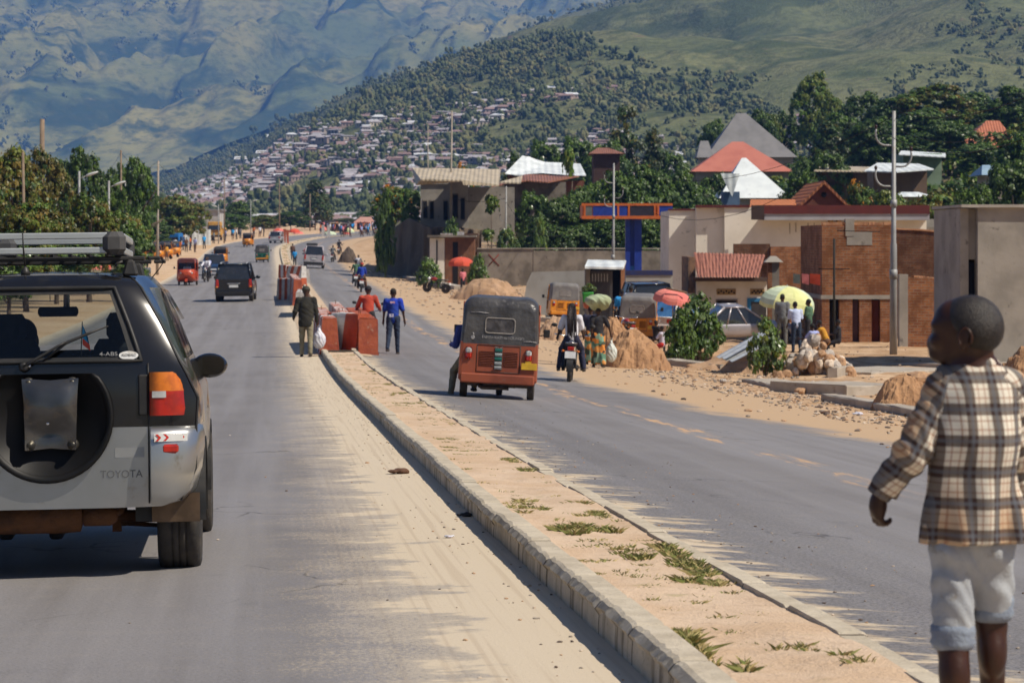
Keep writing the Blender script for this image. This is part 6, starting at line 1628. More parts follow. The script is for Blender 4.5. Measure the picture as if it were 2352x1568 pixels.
# ---------------------------------------------------------------- trees
def crown_mesh(name, seed, blobs, nclump, nleaf, leaf, mats_, weights, rc=.34, elong=2.2, up=.35, hang=0.0):
    """crown of many leaf-sized faces gathered in clumps over several blobs; tone picked clump by clump"""
    r = np.random.RandomState(seed); Cs = []; N0 = []
    vol = np.array([b_[1][0]*b_[1][1] for b_ in blobs]); pk = r.choice(len(blobs), nclump, p=vol/vol.sum())
    d = r.normal(size=(nclump, 3)); d /= np.linalg.norm(d, axis=1)[:, None]; d[:, 2] = np.where(d[:, 2] < -.35, -d[:, 2], d[:, 2])
    c = np.array([blobs[i][0] for i in pk]); rr = np.array([blobs[i][1] for i in pk])
    q = r.uniform(.55, 1.04, nclump) ** .6
    C = c + d * rr * q[:, None]
    sz = r.uniform(.6, 1.35, nclump) * rc
    wts = np.array(weights, float); tone = r.choice(len(mats_), nclump, p=wts/wts.sum())
    L = np.repeat(C, nleaf, 0); S = np.repeat(sz, nleaf); D = np.repeat(d, nleaf, 0); n = len(L)
    o = r.normal(size=(n, 3)) * .5; o[:, 2] = o[:, 2]*.62 + .15*up
    P = L + o * S[:, None]; P[:, 2] -= hang * np.abs(o[:, 0]) * S
    nm = o * .9 + D * .7 + r.normal(size=(n, 3)) * .45 + np.array([0, 0, up]); nm /= np.linalg.norm(nm, axis=1)[:, None]
    a = r.normal(size=(n, 3)); a[:, 2] -= hang; a -= nm * (a*nm).sum(1)[:, None]; a /= np.linalg.norm(a, axis=1)[:, None]; b_ = np.cross(nm, a)
    ls = leaf * r.uniform(.55, 1.25, n)[:, None]
    V = np.stack([P - a*ls*.5*elong*.6, P + b_*ls*.45, P + a*ls*.5*elong*.6, P - b_*ls*.45], 1).reshape(-1, 3)
    Fq = np.arange(n*4).reshape(-1, 4)
    t2 = np.repeat(tone, nleaf); flip = r.rand(n) < .18; t2[flip] = r.choice(len(mats_), flip.sum())
    ob = npmesh(name, V, Fq, mats_, t2); me = ob.data; bpy.data.objects.remove(ob); return me
def leafmat(name, c, c2, rough=.42):
    g = NT(name); co = g.coord(); oi = g.n('ShaderNodeObjectInfo')
    col = g.mix(g.ramp(g.noise(co, 1.7, 4), .35, .65), c, c2)
    hs = g.n('ShaderNodeHueSaturation'); g.l(col, hs.inputs['Color']); hs.inputs['Value'].default_value = 1.0
    g.l(g.math('ADD', .82, g.math('MULTIPLY', oi.outputs['Random'], .36)), hs.inputs['Value'])
    b = g.n('ShaderNodeBsdfPrincipled'); g.l(hs.outputs[0], b.inputs['Base Color']); b.inputs['Roughness'].default_value = rough; b.inputs['Specular IOR Level'].default_value = .35
    tr = g.n('ShaderNodeBsdfTranslucent'); g.l(hs.outputs[0], tr.inputs[0]); mx = g.n('ShaderNodeMixShader'); mx.inputs[0].default_value = .28
    g.l(b.outputs[0], mx.inputs[1]); g.l(tr.outputs[0], mx.inputs[2]); g.l(mx.outputs[0], g.out.inputs[0]); return g.m
LG = leafmat('leaf green', (.15, .235, .036), (.11, .185, .030)); LD = leafmat('leaf dark green', (.070, .125, .024), (.050, .095, .020)); LY = leafmat('leaf yellow green', (.19, .22, .03), (.15, .18, .03))
LO = leafmat('leaf olive', (.17, .145, .028), (.13, .125, .026)); LR = leafmat('leaf orange brown', (.25, .175, .03), (.20, .15, .028)); LP = leafmat('leaf pale green', (.19, .26, .11), (.14, .21, .08), .3)
LF = leafmat('yellow blossom', (.80, .36, .02), (.70, .28, .02)); LC = leafmat('leaf grey green', (.085, .11, .05), (.06, .085, .035))
BARK = M('bark', (.14, .10, .07), (.08, .06, .045), 5, .9, bump=.6, bscale=14)
def B(*a): return [((x, y, z), (rx, ry, rz)) for x, y, z, rx, ry, rz in a]
TPL = {}
def tpl(key, blobs, ncl, nl, leaf, mats_, w_, **kw):
    TPL[key] = [crown_mesh(key + '_crown', 31 + i*7 + len(TPL)*13, [((x*(1 if i == 0 else -1), y, z), r_) for (x, y, z), r_ in blobs], ncl, nl, leaf, mats_, w_, **kw) for i in range(2)]
RB = B((0, 0, 5.6, 2.2, 2.0, 1.8), (-1.7, .2, 4.8, 1.7, 1.6, 1.5), (1.8, -.1, 4.6, 1.7, 1.6, 1.6), (.2, .3, 3.4, 2.4, 2.2, 1.5), (.7, .3, 6.6, 1.2, 1.1, 1.1), (-1.1, 0, 6.2, 1.1, 1.1, 1.0), (-.9, .1, 2.5, 1.6, 1.5, 1.0), (1.1, -.1, 2.4, 1.6, 1.5, 1.0))
tpl('mango_tree', RB, 440, 42, .21, [LG, LD, LP], [3, 4, 1.4])
tpl('dark_tree', RB, 440, 42, .21, [LD, LG, LC], [5, 2, 1])
tpl('orange_tree', RB, 440, 42, .21, [LR, LO, LY, LD], [1.8, 3.4, 1.2, 2.0])
tpl('olive_tree', RB, 440, 42, .21, [LO, LG, LR, LY, LD], [2.8, 1.8, .6, 1.3, 1.4])
tpl('light_tree', RB, 400, 42, .21, [LY, LG, LD], [3, 2, 1])
tpl('flowering_tree', RB, 380, 40, .21, [LG, LD, LF, LO], [3, 2, .75, 1])
TB = B((0, 0, 6.6, .9, .9, 1.2), (.8, 0, 5.3, .9, .9, .9), (-.9, 0, 4.9, .9, .8, .8), (.6, 0, 3.6, .9, .9, .8), (-.5, 0, 3.2, .8, .8, .8), (0, 0, 4.6, 1.0, 1, 1.6))
tpl('airy_tree', TB, 95, 30, .22, [LC, LD, LO], [3, 3, 1], rc=.36)
CB = B((0, 0, 5.6, .9, .9, 2.3), (.3, 0, 3.6, 1.4, 1.3, 2.0), (-.4, 0, 4.4, 1.2, 1.1, 1.9), (0, 0, 2.6, 1.6, 1.5, 1.3))
tpl('casuarina', CB, 240, 34, .20, [LC, LD, LO], [5, 3, 1], elong=3.6, rc=.45, hang=.7)
BB = B((0, 0, 1.0, 1.0, .9, .85), (-.6, 0, .7, .7, .7, .6), (.65, .1, .75, .7, .7, .6), (.1, 0, 1.5, .6, .6, .5), (0, 0, .35, 1.05, .95, .4))
tpl('bush', BB, 150, 26, .15, [LG, LD, LP], [3, 2, 1.2], rc=.22)
tpl('pale_bush', BB, 110, 26, .16, [LP, LG, LY], [3, 2, 2], rc=.24)
PB = B((0, 0, 7.2, 1.1, 1.1, .55), (0, 0, 6.6, .7, .7, .5))
tpl('papaya', PB, 34, 22, .34, [LG, LY], [3, 1], rc=.40, hang=.5)
def trunk_me(i, h=5.2, r=.22, thin=False):
    rt = random.Random(i); b = MB(); top = Vector((rt.uniform(-.3, .3), rt.uniform(-.3, .3), h))
    b.tube([(0, 0, -.5), (0, 0, .3), (rt.uniform(-.15, .15), rt.uniform(-.15, .15), h*.4), top], [r*1.35, r, r*.75, r*.25], 8)
    for k in range(3 if thin else 9):
        z = rt.uniform(h*.28, h*.8); a = rt.uniform(0, 6.3); ln = rt.uniform(1.0, 2.2) * (.5 if thin else 1)
        s_ = Vector((top.x*z/h, top.y*z/h, z)); e_ = s_ + Vector((math.cos(a)*ln, math.sin(a)*ln, ln*rt.uniform(.5, 1.0)))
        b.tube([s_, s_.lerp(e_, .5) + Vector((0, 0, .12)), e_], [r*.42, r*.28, r*.10], 6)
    o = b.build('trunk', BARK); me = o.data; bpy.data.objects.remove(o); return me
TRK = [trunk_me(i) for i in range(3)]; TRKT = [trunk_me(9 + i, 6.8, .12, True) for i in range(2)]; TRKP = [trunk_me(20, 7.0, .10, True)]
rtree = random.Random(77)
def tree(x, d, topy, wpx, kind, label, group=None, basez=None, name=None, bury=0.0):
    p = gx(x, d)
    if basez is not None: p.z = basez
    ztop = CZ + (HY - topy) * d / F; h = max(1.5, ztop - p.z); wm = wpx * d / F
    low = kind in ('bush', 'pale_bush')
    t = empty(name or ('bush' if low else ('papaya_tree' if kind == 'papaya' else ('casuarina_tree' if kind == 'casuarina' else 'tree'))), p, label, 'bush' if low else 'tree', group)
    base_h, base_w = {'bush': (1.9, 2.7), 'pale_bush': (1.9, 2.7), 'casuarina': (8.2, 3.6), 'airy_tree': (8.0, 3.6), 'papaya': (8.0, 3.0)}.get(kind, (8.2, 7.2))
    sz = h / base_h; sx_ = wm / base_w
    c = bpy.data.objects.new('crown', rtree.choice(TPL[kind])); COL.objects.link(c); c.parent = t
    c.scale = (sx_, sx_ * .95, sz); c.rotation_euler.z = rtree.choice((0, PI)) + rtree.uniform(-.35, .35)
    if not low:
        k = bpy.data.objects.new('trunk', rtree.choice(TRKP if kind == 'papaya' else (TRKT if kind in ('airy_tree', 'casuarina') else TRK))); COL.objects.link(k); k.parent = t; k.scale = (sz*.9, sz*.9, sz); k.rotation_euler.z = rtree.uniform(0, 6)
    else:
        b = MB()
        for q in range(5): a = q*1.3; b.tube([(0, 0, -.1), (math.cos(a)*.3, math.sin(a)*.3, .5), (math.cos(a)*.6, math.sin(a)*.6, 1.1)], [.03, .02, .01], 5)
        k = b.build('stems', BARK, t); k.scale = (sx_, sx_, sz)
    return t
GL = 'trees lining the left side of the road'
for a in [(25, 135, 318, 190, 'orange_tree', 'big orange-tinged tree at the far left edge, behind the roof basket'), (105, 158, 322, 150, 'orange_tree', 'tall orange-tinged tree right of the one at the left edge'),
    (-60, 120, 330, 200, 'orange_tree', 'orange-tinged tree running out of the left edge of the picture'),
    (192, 182, 319, 125, 'dark_tree', 'round dense dark green tree standing above the street lamps'), (155, 200, 352, 110, 'dark_tree', 'dark green tree between the orange tree and the round dense one'),
    (250, 188, 372, 90, 'dark_tree', 'dark tree between the round dense one and the tall right-hand one'), (318, 180, 343, 100, 'dark_tree', 'tall dark green tree at the right end of the left tree line'), (285, 196, 360, 80, 'mango_tree', 'dark tree behind the thin wooden pole on the left'),
    (60, 112, 440, 190, 'olive_tree', 'olive tree in the front row at the far left'), (205, 128, 425, 150, 'olive_tree', 'olive and rust tree behind the first street lamp'), (130, 124, 470, 130, 'orange_tree', 'rusty low tree between two olive ones in the front row'),
    (150, 118, 525, 200, 'mango_tree', 'lush green low tree in the front row just above the roof basket'), (285, 145, 470, 130, 'olive_tree', 'olive tree behind the second street lamp'), (20, 98, 520, 150, 'mango_tree', 'low green tree at the left edge above the roof basket'),
    (300, 130, 505, 120, 'mango_tree', 'low green tree right of the roof basket end'), (338, 310, 480, 90, 'mango_tree', 'green tree beside the concrete pole on the left'), (392, 322, 438, 125, 'olive_tree', 'olive and orange tree at the near end of the lower row on the left'),
    (438, 330, 455, 100, 'orange_tree', 'rust-tipped tree ending the left tree line before the gap'), (362, 300, 500, 80, 'mango_tree', 'dark low tree behind the parked rickshaws'), (418, 345, 480, 120, 'dark_tree', 'low dark tree above the bright white fence')]:
    tree(*a, group=GL)
for a in [(548, 430, 456, 80, 'dark_tree', 'dark tree left of the far lamp post'), (532, 415, 487, 110, 'dark_tree', 'wide dark tree by the far left bend'), (600, 445, 490, 80, 'olive_tree', 'dull green tree behind the far lamp post'), (668, 475, 482, 100, 'dark_tree', 'dark spreading tree behind the pink umbrellas'),
    (632, 480, 492, 70, 'olive_tree', 'dull tree left of the spreading one behind the umbrellas'), (502, 410, 492, 55, 'mango_tree', 'small tree behind the yellow truck'), (700, 500, 515, 60, 'dark_tree', 'small dark tree below the tall casuarina'), (835, 600, 484, 60, 'dark_tree', 'hazy tree behind the pink gabled house far ahead'), (795, 620, 500, 60, 'olive_tree', 'hazy tree left of the pink gabled house far ahead')]:
    tree(*a, group='trees around the far bend')
tree(724, 490, 408, 66, 'casuarina', 'tall feathery dark tree at the middle of the far road'); tree(742, 500, 440, 48, 'casuarina', 'shorter feathery tree leaning right beside the tall one')
GR = 'trees among the houses on the right'
RTREE = [(1225, 215, 425, 85, 'mango_tree', 'green tree left of the leafy mass behind the stained wall'), (1290, 205, 435, 110, 'mango_tree', 'leafy tree below the white tin roof'), (1350, 215, 405, 110, 'mango_tree', 'green tree just right of the white tin roof'),
    (1425, 205, 378, 130, 'mango_tree', 'large green tree behind the second light pole'), (1490, 210, 362, 120, 'mango_tree', 'large glossy tree above the canopy'), (1550, 215, 372, 110, 'mango_tree', 'leafy tree left of the white pyramid roof'), (1600, 222, 405, 100, 'dark_tree', 'dark tree under the white pyramid roof'),
    (1255, 195, 500, 110, 'dark_tree', 'shady tree right above the stained wall'), (1330, 198, 505, 110, 'mango_tree', 'lush tree overhanging the middle of the stained wall'), (1400, 198, 495, 110, 'dark_tree', 'dark tree behind the left end of the canopy'), (1495, 190, 500, 100, 'mango_tree', 'green tree seen under the canopy right of the blue column'), (1455, 200, 470, 90, 'dark_tree', 'dark tree behind the blue column'),
    (1250, 330, 305, 90, 'mango_tree', 'green tree above the left part of the white tin roof'), (1325, 330, 298, 90, 'mango_tree', 'round tree above the white tin roof'), (1395, 320, 308, 90, 'mango_tree', 'tree behind the small brown roof'), (1545, 330, 340, 60, 'mango_tree', 'green tree left of the red hip roof'),
    (1500, 330, 288, 64, 'casuarina', 'greyish feathery tree right of the tall airy tree'), (1185, 250, 345, 70, 'airy_tree', 'thin airy tree in front of the white tin roof'), (1440, 325, 232, 80, 'airy_tree', 'tall airy tree standing out against the hill'),
    (1868, 410, 152, 85, 'light_tree', 'tall pale feathery crown rising highest right of the grey roof'), (1915, 395, 208, 60, 'light_tree', 'bright green round tree next to the highest crown'), (1985, 350, 200, 100, 'dark_tree', 'broad dark tree on the skyline left of the tall pole'), (2065, 345, 208, 120, 'dark_tree', 'dark tree on the skyline behind the tall pole'),
    (2150, 340, 182, 140, 'olive_tree', 'olive tree crowning the skyline right of the tall pole'), (2225, 350, 205, 120, 'dark_tree', 'dark tree on the skyline left of the right-hand red roof'), (2330, 330, 190, 90, 'dark_tree', 'dark tree at the right edge of the skyline'), (2285, 350, 230, 90, 'mango_tree', 'tree behind the right-hand red roof'),
    (1805, 415, 245, 60, 'dark_tree', 'dark tree behind the top of the grey roof'), (1640, 410, 262, 60, 'mango_tree', 'tree left of the grey pyramid roof'), (1775, 410, 250, 50, 'light_tree', 'pale tree peeping over the grey roof'),
    (1905, 300, 262, 80, 'casuarina', 'grey feathery tree in the middle of the right-hand grove'), (1995, 290, 265, 110, 'dark_tree', 'dark tree hanging over the long shed roofs'), (2085, 290, 300, 110, 'mango_tree', 'bright green rounded tree behind the tall pole'), (2180, 280, 268, 120, 'mango_tree', 'mid green tree below the skyline right of the pole'), (2120, 310, 240, 120, 'dark_tree', 'dark tree filling the grove under the skyline'),
    (2040, 310, 260, 120, 'dark_tree', 'shaded tree filling the grove left of the pole'), (1935, 310, 250, 100, 'dark_tree', 'shaded tree behind the grey feathery one'), (2250, 265, 320, 110, 'mango_tree', 'tree below the right-hand red roof'), (2335, 210, 290, 110, 'dark_tree', 'dark tree at the right edge under the red roof'),
    (2320, 165, 355, 140, 'mango_tree', 'big tree above the grey building at the right edge'), (2235, 150, 405, 110, 'mango_tree', 'tree between the brick houses and the grey building'), (2125, 160, 425, 100, 'olive_tree', 'olive tree right of the pole above the maroon fascia'), (2040, 168, 420, 110, 'light_tree', 'yellowish tree left of the pole above the maroon fascia'),
    (1975, 175, 400, 80, 'flowering_tree', 'tree with yellow flowers right of the red gable'), (1845, 185, 378, 95, 'dark_tree', 'round dark tree right of the white pyramid roof'), (1640, 235, 385, 80, 'mango_tree', 'tree between the red hip roof and the white pyramid'), (1900, 240, 330, 90, 'mango_tree', 'tree below the grey feathery one'),
    (1850, 260, 350, 60, 'mango_tree', 'tree at the right foot of the red hip roof'), (1068, 260, 362, 60, 'flowering_tree', 'yellow flowering tree above the beige roof'), (1750, 395, 240, 60, 'dark_tree', 'tree just behind the grey roof ridge')]
for a in RTREE: tree(a[0], a[1], a[2], a[3] * (1.4 if a[4].endswith('_tree') and a[4] != 'airy_tree' else 1.1), a[4], a[5], group=GR)
tree(1127, 205, 445, 42, 'papaya', 'slender papaya in front of the grey concrete house'); tree(1308, 225, 338, 36, 'papaya', 'papaya before the white tin roof'); tree(1122, 200, 522, 36, 'papaya', 'short papaya beside the brown shack')
tree(1165, 192, 530, 66, 'pale_bush', 'bright green bush at the left end of the stained wall'); tree(1240, 190, 505, 44, 'pale_bush', 'yellowish upright bush behind the stained wall')

sp_ = []
for _ in range(2600):
    d = rtree.uniform(150, 420); u = rtree.uniform(24, 150); X = XL(d) + u; xp = CX + F*X/d
    if not (1150 < xp < 2600): continue
    if d < 235 and u < 34: continue
    if float(fbm(X*.08, d*.05, 3, 4)) < .38: continue
    sp_.append((X, d, T(X, d), rtree.uniform(.7, 2.0)))
Vs, Fs, mi_, o_ = [], [], [], 0
base = [crown_mesh('undergrowth', 500 + i, [((0, 0, .45), (.6, .6, .5))], 10, 16, .22, [LG, LD, LO, LY], [3, 3, 1, 1], rc=.28) for i in range(5)]
bv = [(np.array([v.co[:] for v in m.vertices]), np.array([p.material_index for p in m.polygons])) for m in base]
for (x, y, z, s) in sp_:
    V, m_ = bv[rtree.randrange(5)]; Vs.append(V * s * 1.3 + np.array([x, y, z])); mi_.append(m_); Fs.append(np.arange(len(V)).reshape(-1, 4) + o_); o_ += len(V)
tag(npmesh('undergrowth', np.concatenate(Vs), np.concatenate(Fs), [LG, LD, LO, LY], np.concatenate(mi_)), 'low scrub and weeds covering the ground between the houses and trees on the slope', 'undergrowth', kind='stuff')
# ---------------------------------------------------------------- buildings and walls
CONC = M('grey concrete render', (.36, .325, .28), (.27, .245, .21), .9, .9, bump=.3, bscale=6, c3=(.13, .115, .10))
CONCD = M('stained dark render', (.26, .225, .185), (.14, .12, .095), .8, .92, bump=.4, bscale=6, c3=(.055, .048, .042))
CREAM = M('off-white render', (.78, .73, .64), (.68, .63, .54), .6, .85, bump=.15, bscale=6, c3=(.36, .33, .27))
WHITEW = M('whitewashed wall', (.80, .75, .66), (.70, .64, .54), .9, .88, bump=.2, bscale=7, c3=(.42, .34, .26))
MAROON = M('maroon fascia', (.115, .018, .014), (.09, .016, .013), 2, .6)
TIN = M('bright tin roof', (.82, .86, .85), (.72, .76, .76), .8, .38, .05, spec=.5, c3=(.45, .46, .46))
TING = M('grey sheet roof', (.22, .21, .21), (.17, .165, .165), .4, .6)
TINR = M('red sheet roof', (.42, .13, .09), (.34, .10, .075), .8, .6)
TINB = M('beige sheet roof', (.55, .46, .33), (.45, .37, .26), .9, .6, c3=(.36, .24, .15))
RUSTR = M('rusted sheet roof', (.33, .14, .08), (.24, .10, .06), 1.2, .8)
WOOD = M('weathered wood', (.20, .12, .07), (.13, .08, .05), 3, .85, bump=.4, bscale=20)
DOOR = M('dark steel door', (.07, .065, .065), (.05, .047, .047), 3, .55, .2)
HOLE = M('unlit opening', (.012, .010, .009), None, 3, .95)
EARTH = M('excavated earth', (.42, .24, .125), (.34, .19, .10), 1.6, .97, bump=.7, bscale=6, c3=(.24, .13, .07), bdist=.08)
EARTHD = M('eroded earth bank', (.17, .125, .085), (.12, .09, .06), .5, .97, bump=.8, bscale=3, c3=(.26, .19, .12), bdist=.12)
BLUEP = M('blue gloss paint', (.018, .05, .33), (.016, .04, .26), 2, .45, coat=.2)
ORANGEP = M('orange trim paint', (.62, .15, .03), (.50, .12, .03), 2, .5)
def brick_mat(name, c1=(.36, .14, .055), c2=(.20, .07, .035), mort=(.26, .19, .13), sc_=1.0):
    g = NT(name); co = g.coord(); b_ = g.n('ShaderNodeTexBrick')
    s = g.sep(co); cm = g.n('ShaderNodeCombineXYZ'); g.l(g.math('ADD', s[0], s[1]), cm.inputs[0]); g.l(s[2], cm.inputs[1]); g.l(cm.outputs[0], b_.inputs['Vector'])
    b_.inputs['Scale'].default_value = sc_; b_.inputs['Brick Width'].default_value = .26; b_.inputs['Row Height'].default_value = .095; b_.inputs['Mortar Size'].default_value = .011
    b_.inputs['Color1'].default_value = c1 + (1,); b_.inputs['Color2'].default_value = c2 + (1,); b_.inputs['Mortar'].default_value = mort + (1,); b_.inputs['Bias'].default_value = -.1
    n = g.noise(co, 1.3, 5, .65); n2 = g.noise(co, 7, 4, .6)
    c = g.mix(g.math('MULTIPLY', g.ramp(n, .42, .62), .8), b_.outputs[0], tuple(x*.42 for x in c1)); c = g.mix(g.math('MULTIPLY', g.ramp(n2, .6, .72), .5), c, mort)
    g.bsdf(c, .92, 0, g.bump(g.math('ADD', b_.outputs['Fac'], g.math('MULTIPLY', n2, -.6)), .5, .02), .2); return g.m
BRICK = brick_mat('rough brick'); BRICKD = brick_mat('sooty brick', (.17, .075, .04), (.11, .05, .03), (.13, .10, .075))
def tile_mat(name, c1, c2):
    g = NT(name); co = g.coord(); s = g.sep(co)
    w_ = g.math('ABSOLUTE', g.math('SUBTRACT', g.math('FRACT', g.math('MULTIPLY', s[0], 4.5)), .5)); r_ = g.math('FRACT', g.math('MULTIPLY', s[1], 3.2))
    n = g.noise(co, 2, 5, .65)
    c = g.mix(g.ramp(n, .35, .65), c1, c2); c = g.mix(g.math('MULTIPLY', g.ramp(r_, .10, .0), .7), c, (.06, .03, .025)); c = g.mix(g.math('MULTIPLY', g.ramp(w_, .40, .5), .75), c, (.07, .035, .03))
    g.bsdf(c, .8, 0, g.bump(g.math('ADD', w_, g.math('MULTIPLY', r_, .6)), .8, .05), .25); return g.m
TILE = tile_mat('clay tiles', (.36, .15, .105), (.27, .11, .08)); TILEO = tile_mat('orange clay tiles', (.55, .20, .08), (.45, .16, .07))
def sheet_mat(base, name, freq=7.0):
    """corrugated version of a roof colour: ribs across local X"""
    g = NT(name); co = g.coord(); s = g.sep(co); w_ = g.math('SINE', g.math('MULTIPLY', s[0], freq * 2 * PI)); n = g.noise(co, .9, 5, .65)
    c = g.mix(g.ramp(n, .35, .68), base, tuple(x*.72 for x in base)); c = g.mix(g.math('MULTIPLY', g.ramp(g.noise(co, 3.0, 6, .7), .58, .72), .45), c, tuple(x*.45 for x in base))
    g.bsdf(c, .5, .1, g.bump(w_, .6, .03), .4); return g.m
S_TIN = sheet_mat((.86, .90, .89), 'ribbed tin', 1.6); S_GREY = TING; S_RED = M('red hip roof', (.50, .17, .12), (.44, .14, .10), .5, .6); S_BEIGE = sheet_mat((.58, .48, .34), 'ribbed beige', 3); S_RUST = sheet_mat((.33, .14, .08), 'ribbed rust', 4); S_ORR = sheet_mat((.50, .17, .09), 'ribbed orange red', 3)
def house(name, x0, x1, d, label, yaw=0.0, cat='house', group=None, base=None):
    """empty at the ground in the middle of the front face; returns (root, width, mapper)"""
    xc = (x0 + x1) / 2; p = gx(xc, d)
    if base is not None: p.z = base
    t = empty(name, p, label, cat, group, rz=yaw); w_ = (x1 - x0) * d / F / math.cos(yaw)
    def mp(x, y): return ((x - xc) * d / F / math.cos(yaw), (CZ + (HY - y) * d / F) - p.z)
    return t, w_, mp
def part(t, name, m, *boxes, bev=0.0):
    b = MB()
    for c, d in boxes: b.box(c, d, 0, bev=bev)
    return b.build(name, m, t)
def bx(x0, x1, y0, y1, z0, z1): return (((x0+x1)/2, (y0+y1)/2, (z0+z1)/2), (abs(x1-x0), abs(y1-y0), abs(z1-z0)))
nb = 60; rows = []
for i, k in enumerate(np.linspace(0, 1, 16)):
    row = []
    for j, xx in enumerate(np.linspace(862, 1105, nb)):
        d0 = float(np.interp(xx, [862, 900, 985, 1105], [232, 214, 203, 201])); dd = d0 + k*2.6 + (1.2 if k > .9 else 0) * (k - .9) * 60
        p = gx(xx, d0); yt = float(np.interp(xx, [862, 875, 905, 935, 985, 1040, 1105], [560, 535, 520, 500, 522, 520, 528])); zt = CZ + (HY - yt) * d0 / F
        z = lerp(p.z - .3, zt, sstep(k, 0, .85)); rr_ = float(fbm(xx * .12, k * 2.0, 4, 8) - .5) * 1.1 * (1 - abs(2*k-1)**3)
        gul = abs(math.sin(xx * .16 + 1.5*math.sin(xx*.05))) * .9 * math.sin(k * PI)
        row.append(((xx - CX) * d0 / F, dd - rr_ + gul, z))
    rows.append(row)
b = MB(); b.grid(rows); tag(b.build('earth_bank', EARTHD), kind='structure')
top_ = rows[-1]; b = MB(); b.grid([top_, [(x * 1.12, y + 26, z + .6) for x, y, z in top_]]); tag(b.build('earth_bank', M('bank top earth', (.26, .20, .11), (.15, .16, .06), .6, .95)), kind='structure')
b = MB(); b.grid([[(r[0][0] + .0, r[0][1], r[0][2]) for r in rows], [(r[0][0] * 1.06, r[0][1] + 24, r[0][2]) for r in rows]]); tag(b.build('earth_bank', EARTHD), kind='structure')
GB = CZ + (HY - 517) * 215 / F
t, w_, mp = house('concrete_house', 966, 1180, 212, 'unfinished grey concrete house on the earth bank under a beige sheet roof', base=GB)
zt = mp(0, 416)[1]
def X_(x): return mp(x, 0)[0]
b = MB(); b.box(*bx(X_(966), X_(1035), 0, 6.5, -1.2, zt)); b.box(*bx(X_(1035) + .003, X_(1075), -.9, 6, -1.2, zt + .05)); b.box(*bx(X_(1075) + .003, X_(1182), -.25, 6.2, -1.4, mp(0, 430)[1])); b.build('wall', CONC, t)
for x0, x1, y0, y1, yy in ((973, 981, 462, 500, 0), (988, 996, 462, 502, 0), (1019, 1028, 462, 505, 0), (1041, 1052, 448, 500, -.9), (1059, 1068, 456, 504, -.9)):
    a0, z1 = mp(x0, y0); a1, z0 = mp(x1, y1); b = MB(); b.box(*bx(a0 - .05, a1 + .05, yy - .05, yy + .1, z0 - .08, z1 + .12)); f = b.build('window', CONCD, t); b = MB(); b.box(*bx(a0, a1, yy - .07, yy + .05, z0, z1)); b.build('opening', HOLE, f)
part(t, 'ledge', CONC, bx(X_(964), X_(1036), -.15, 0, zt - .25, zt - .1))
A_ = [(947, 389, 208), (1150, 392, 214), (1146, 428, 203), (1064, 425, 202), (1062, 417, 202), (966, 415, 202), (955, 426, 203)]
b = MB(); P = [px(*a) for a in A_]; P2 = [p + Vector((0, 0, .12)) for p in P]; b.add(P + P2, [tuple(range(7)), tuple(range(13, 6, -1))] + [(i, (i+1) % 7, 7+(i+1) % 7, 7+i) for i in range(7)]); ro = b.build('roof', S_BEIGE, t)
ro.parent = t; ro.matrix_parent_inverse = Matrix.Translation(-t.location)
def poly_roof(name, m, pts, parent, th=.10, extra=None):
    b = MB()
    for poly in pts:
        P = [px(*a) for a in poly]; n = len(P); b.add(P + [p - Vector((0, 0, th)) for p in P], [tuple(range(n)), tuple(range(2*n-1, n-1, -1))] + [(i, (i+1) % n, n+(i+1) % n, n+i) for i in range(n)])
    o = b.build(name, m, parent); o.matrix_parent_inverse = Matrix.Translation(-parent.location); return o
t, w_, mp = house('tin_roofed_house', 1165, 1345, 238, 'brown house under a big bright white tin roof with a bent ridge')
part(t, 'wall', M('brown mud wall', (.20, .075, .04), (.15, .06, .035), 1, .9), bx(mp(1200, 0)[0], mp(1342, 0)[0], 0, 7, -1.0, mp(0, 415)[1]), bx(mp(1166, 0)[0], mp(1200, 0)[0] - .003, .4, 6, -1.0, mp(0, 400)[1]))
poly_roof('roof', S_TIN, [[(1160, 398, 236), (1200, 357, 246), (1215, 357, 246), (1252, 372, 246), (1333, 376, 246), (1346, 402, 236), (1225, 412, 236)]], t)
t, w_, mp = house('lean_to', 1130, 1300, 222, 'rusty tin lean-to in front of the bright white tin roof', cat='shed')
part(t, 'wall', CONCD, bx(mp(1140, 0)[0], mp(1300, 0)[0], .2, 4, -1, mp(0, 418)[1]))
poly_roof('roof', S_RUST, [[(1128, 428, 218), (1208, 400, 226), (1246, 398, 226), (1330, 404, 226), (1258, 418, 219), (1210, 414, 219)]], t)
poly_roof('awning', S_BEIGE, [[(1146, 418, 217), (1200, 404, 221), (1196, 420, 217)]], t)
t, w_, mp = house('mud_shack', 985, 1090, 196, 'low brown shack with a white panel and rubbish on its flat roof', cat='shack')
z1 = mp(0, 545)[1]
part(t, 'wall', M('shack planks', (.22, .10, .05), (.15, .07, .04), 2, .9), bx(mp(1022, 0)[0], mp(1090, 0)[0], 0, 4, -.3, z1)); part(t, 'white_panel', WHITEW, bx(mp(987, 0)[0], mp(1021, 0)[0], .02, 4, -.3, z1 - .05))
part(t, 'doorway', HOLE, bx(mp(1040, 0)[0], mp(1052, 0)[0], -.03, .1, -.2, z1 - .35), bx(mp(1002, 0)[0], mp(1005, 0)[0], -.03, .1, -.2, z1 - .2)); part(t, 'roof', CONCD, bx(mp(982, 0)[0], mp(1094, 0)[0], -.6, 4.3, z1 + .003, z1 + .16))
part(t, 'roof_rubbish', M('rubbish pale', (.5, .5, .5), (.3, .2, .15), 9, .8), bx(mp(1012, 0)[0], mp(1040, 0)[0], -.3, .3, z1 + .16, z1 + .3), bx(mp(1050, 0)[0], mp(1066, 0)[0], -.2, .5, z1 + .16, z1 + .42))
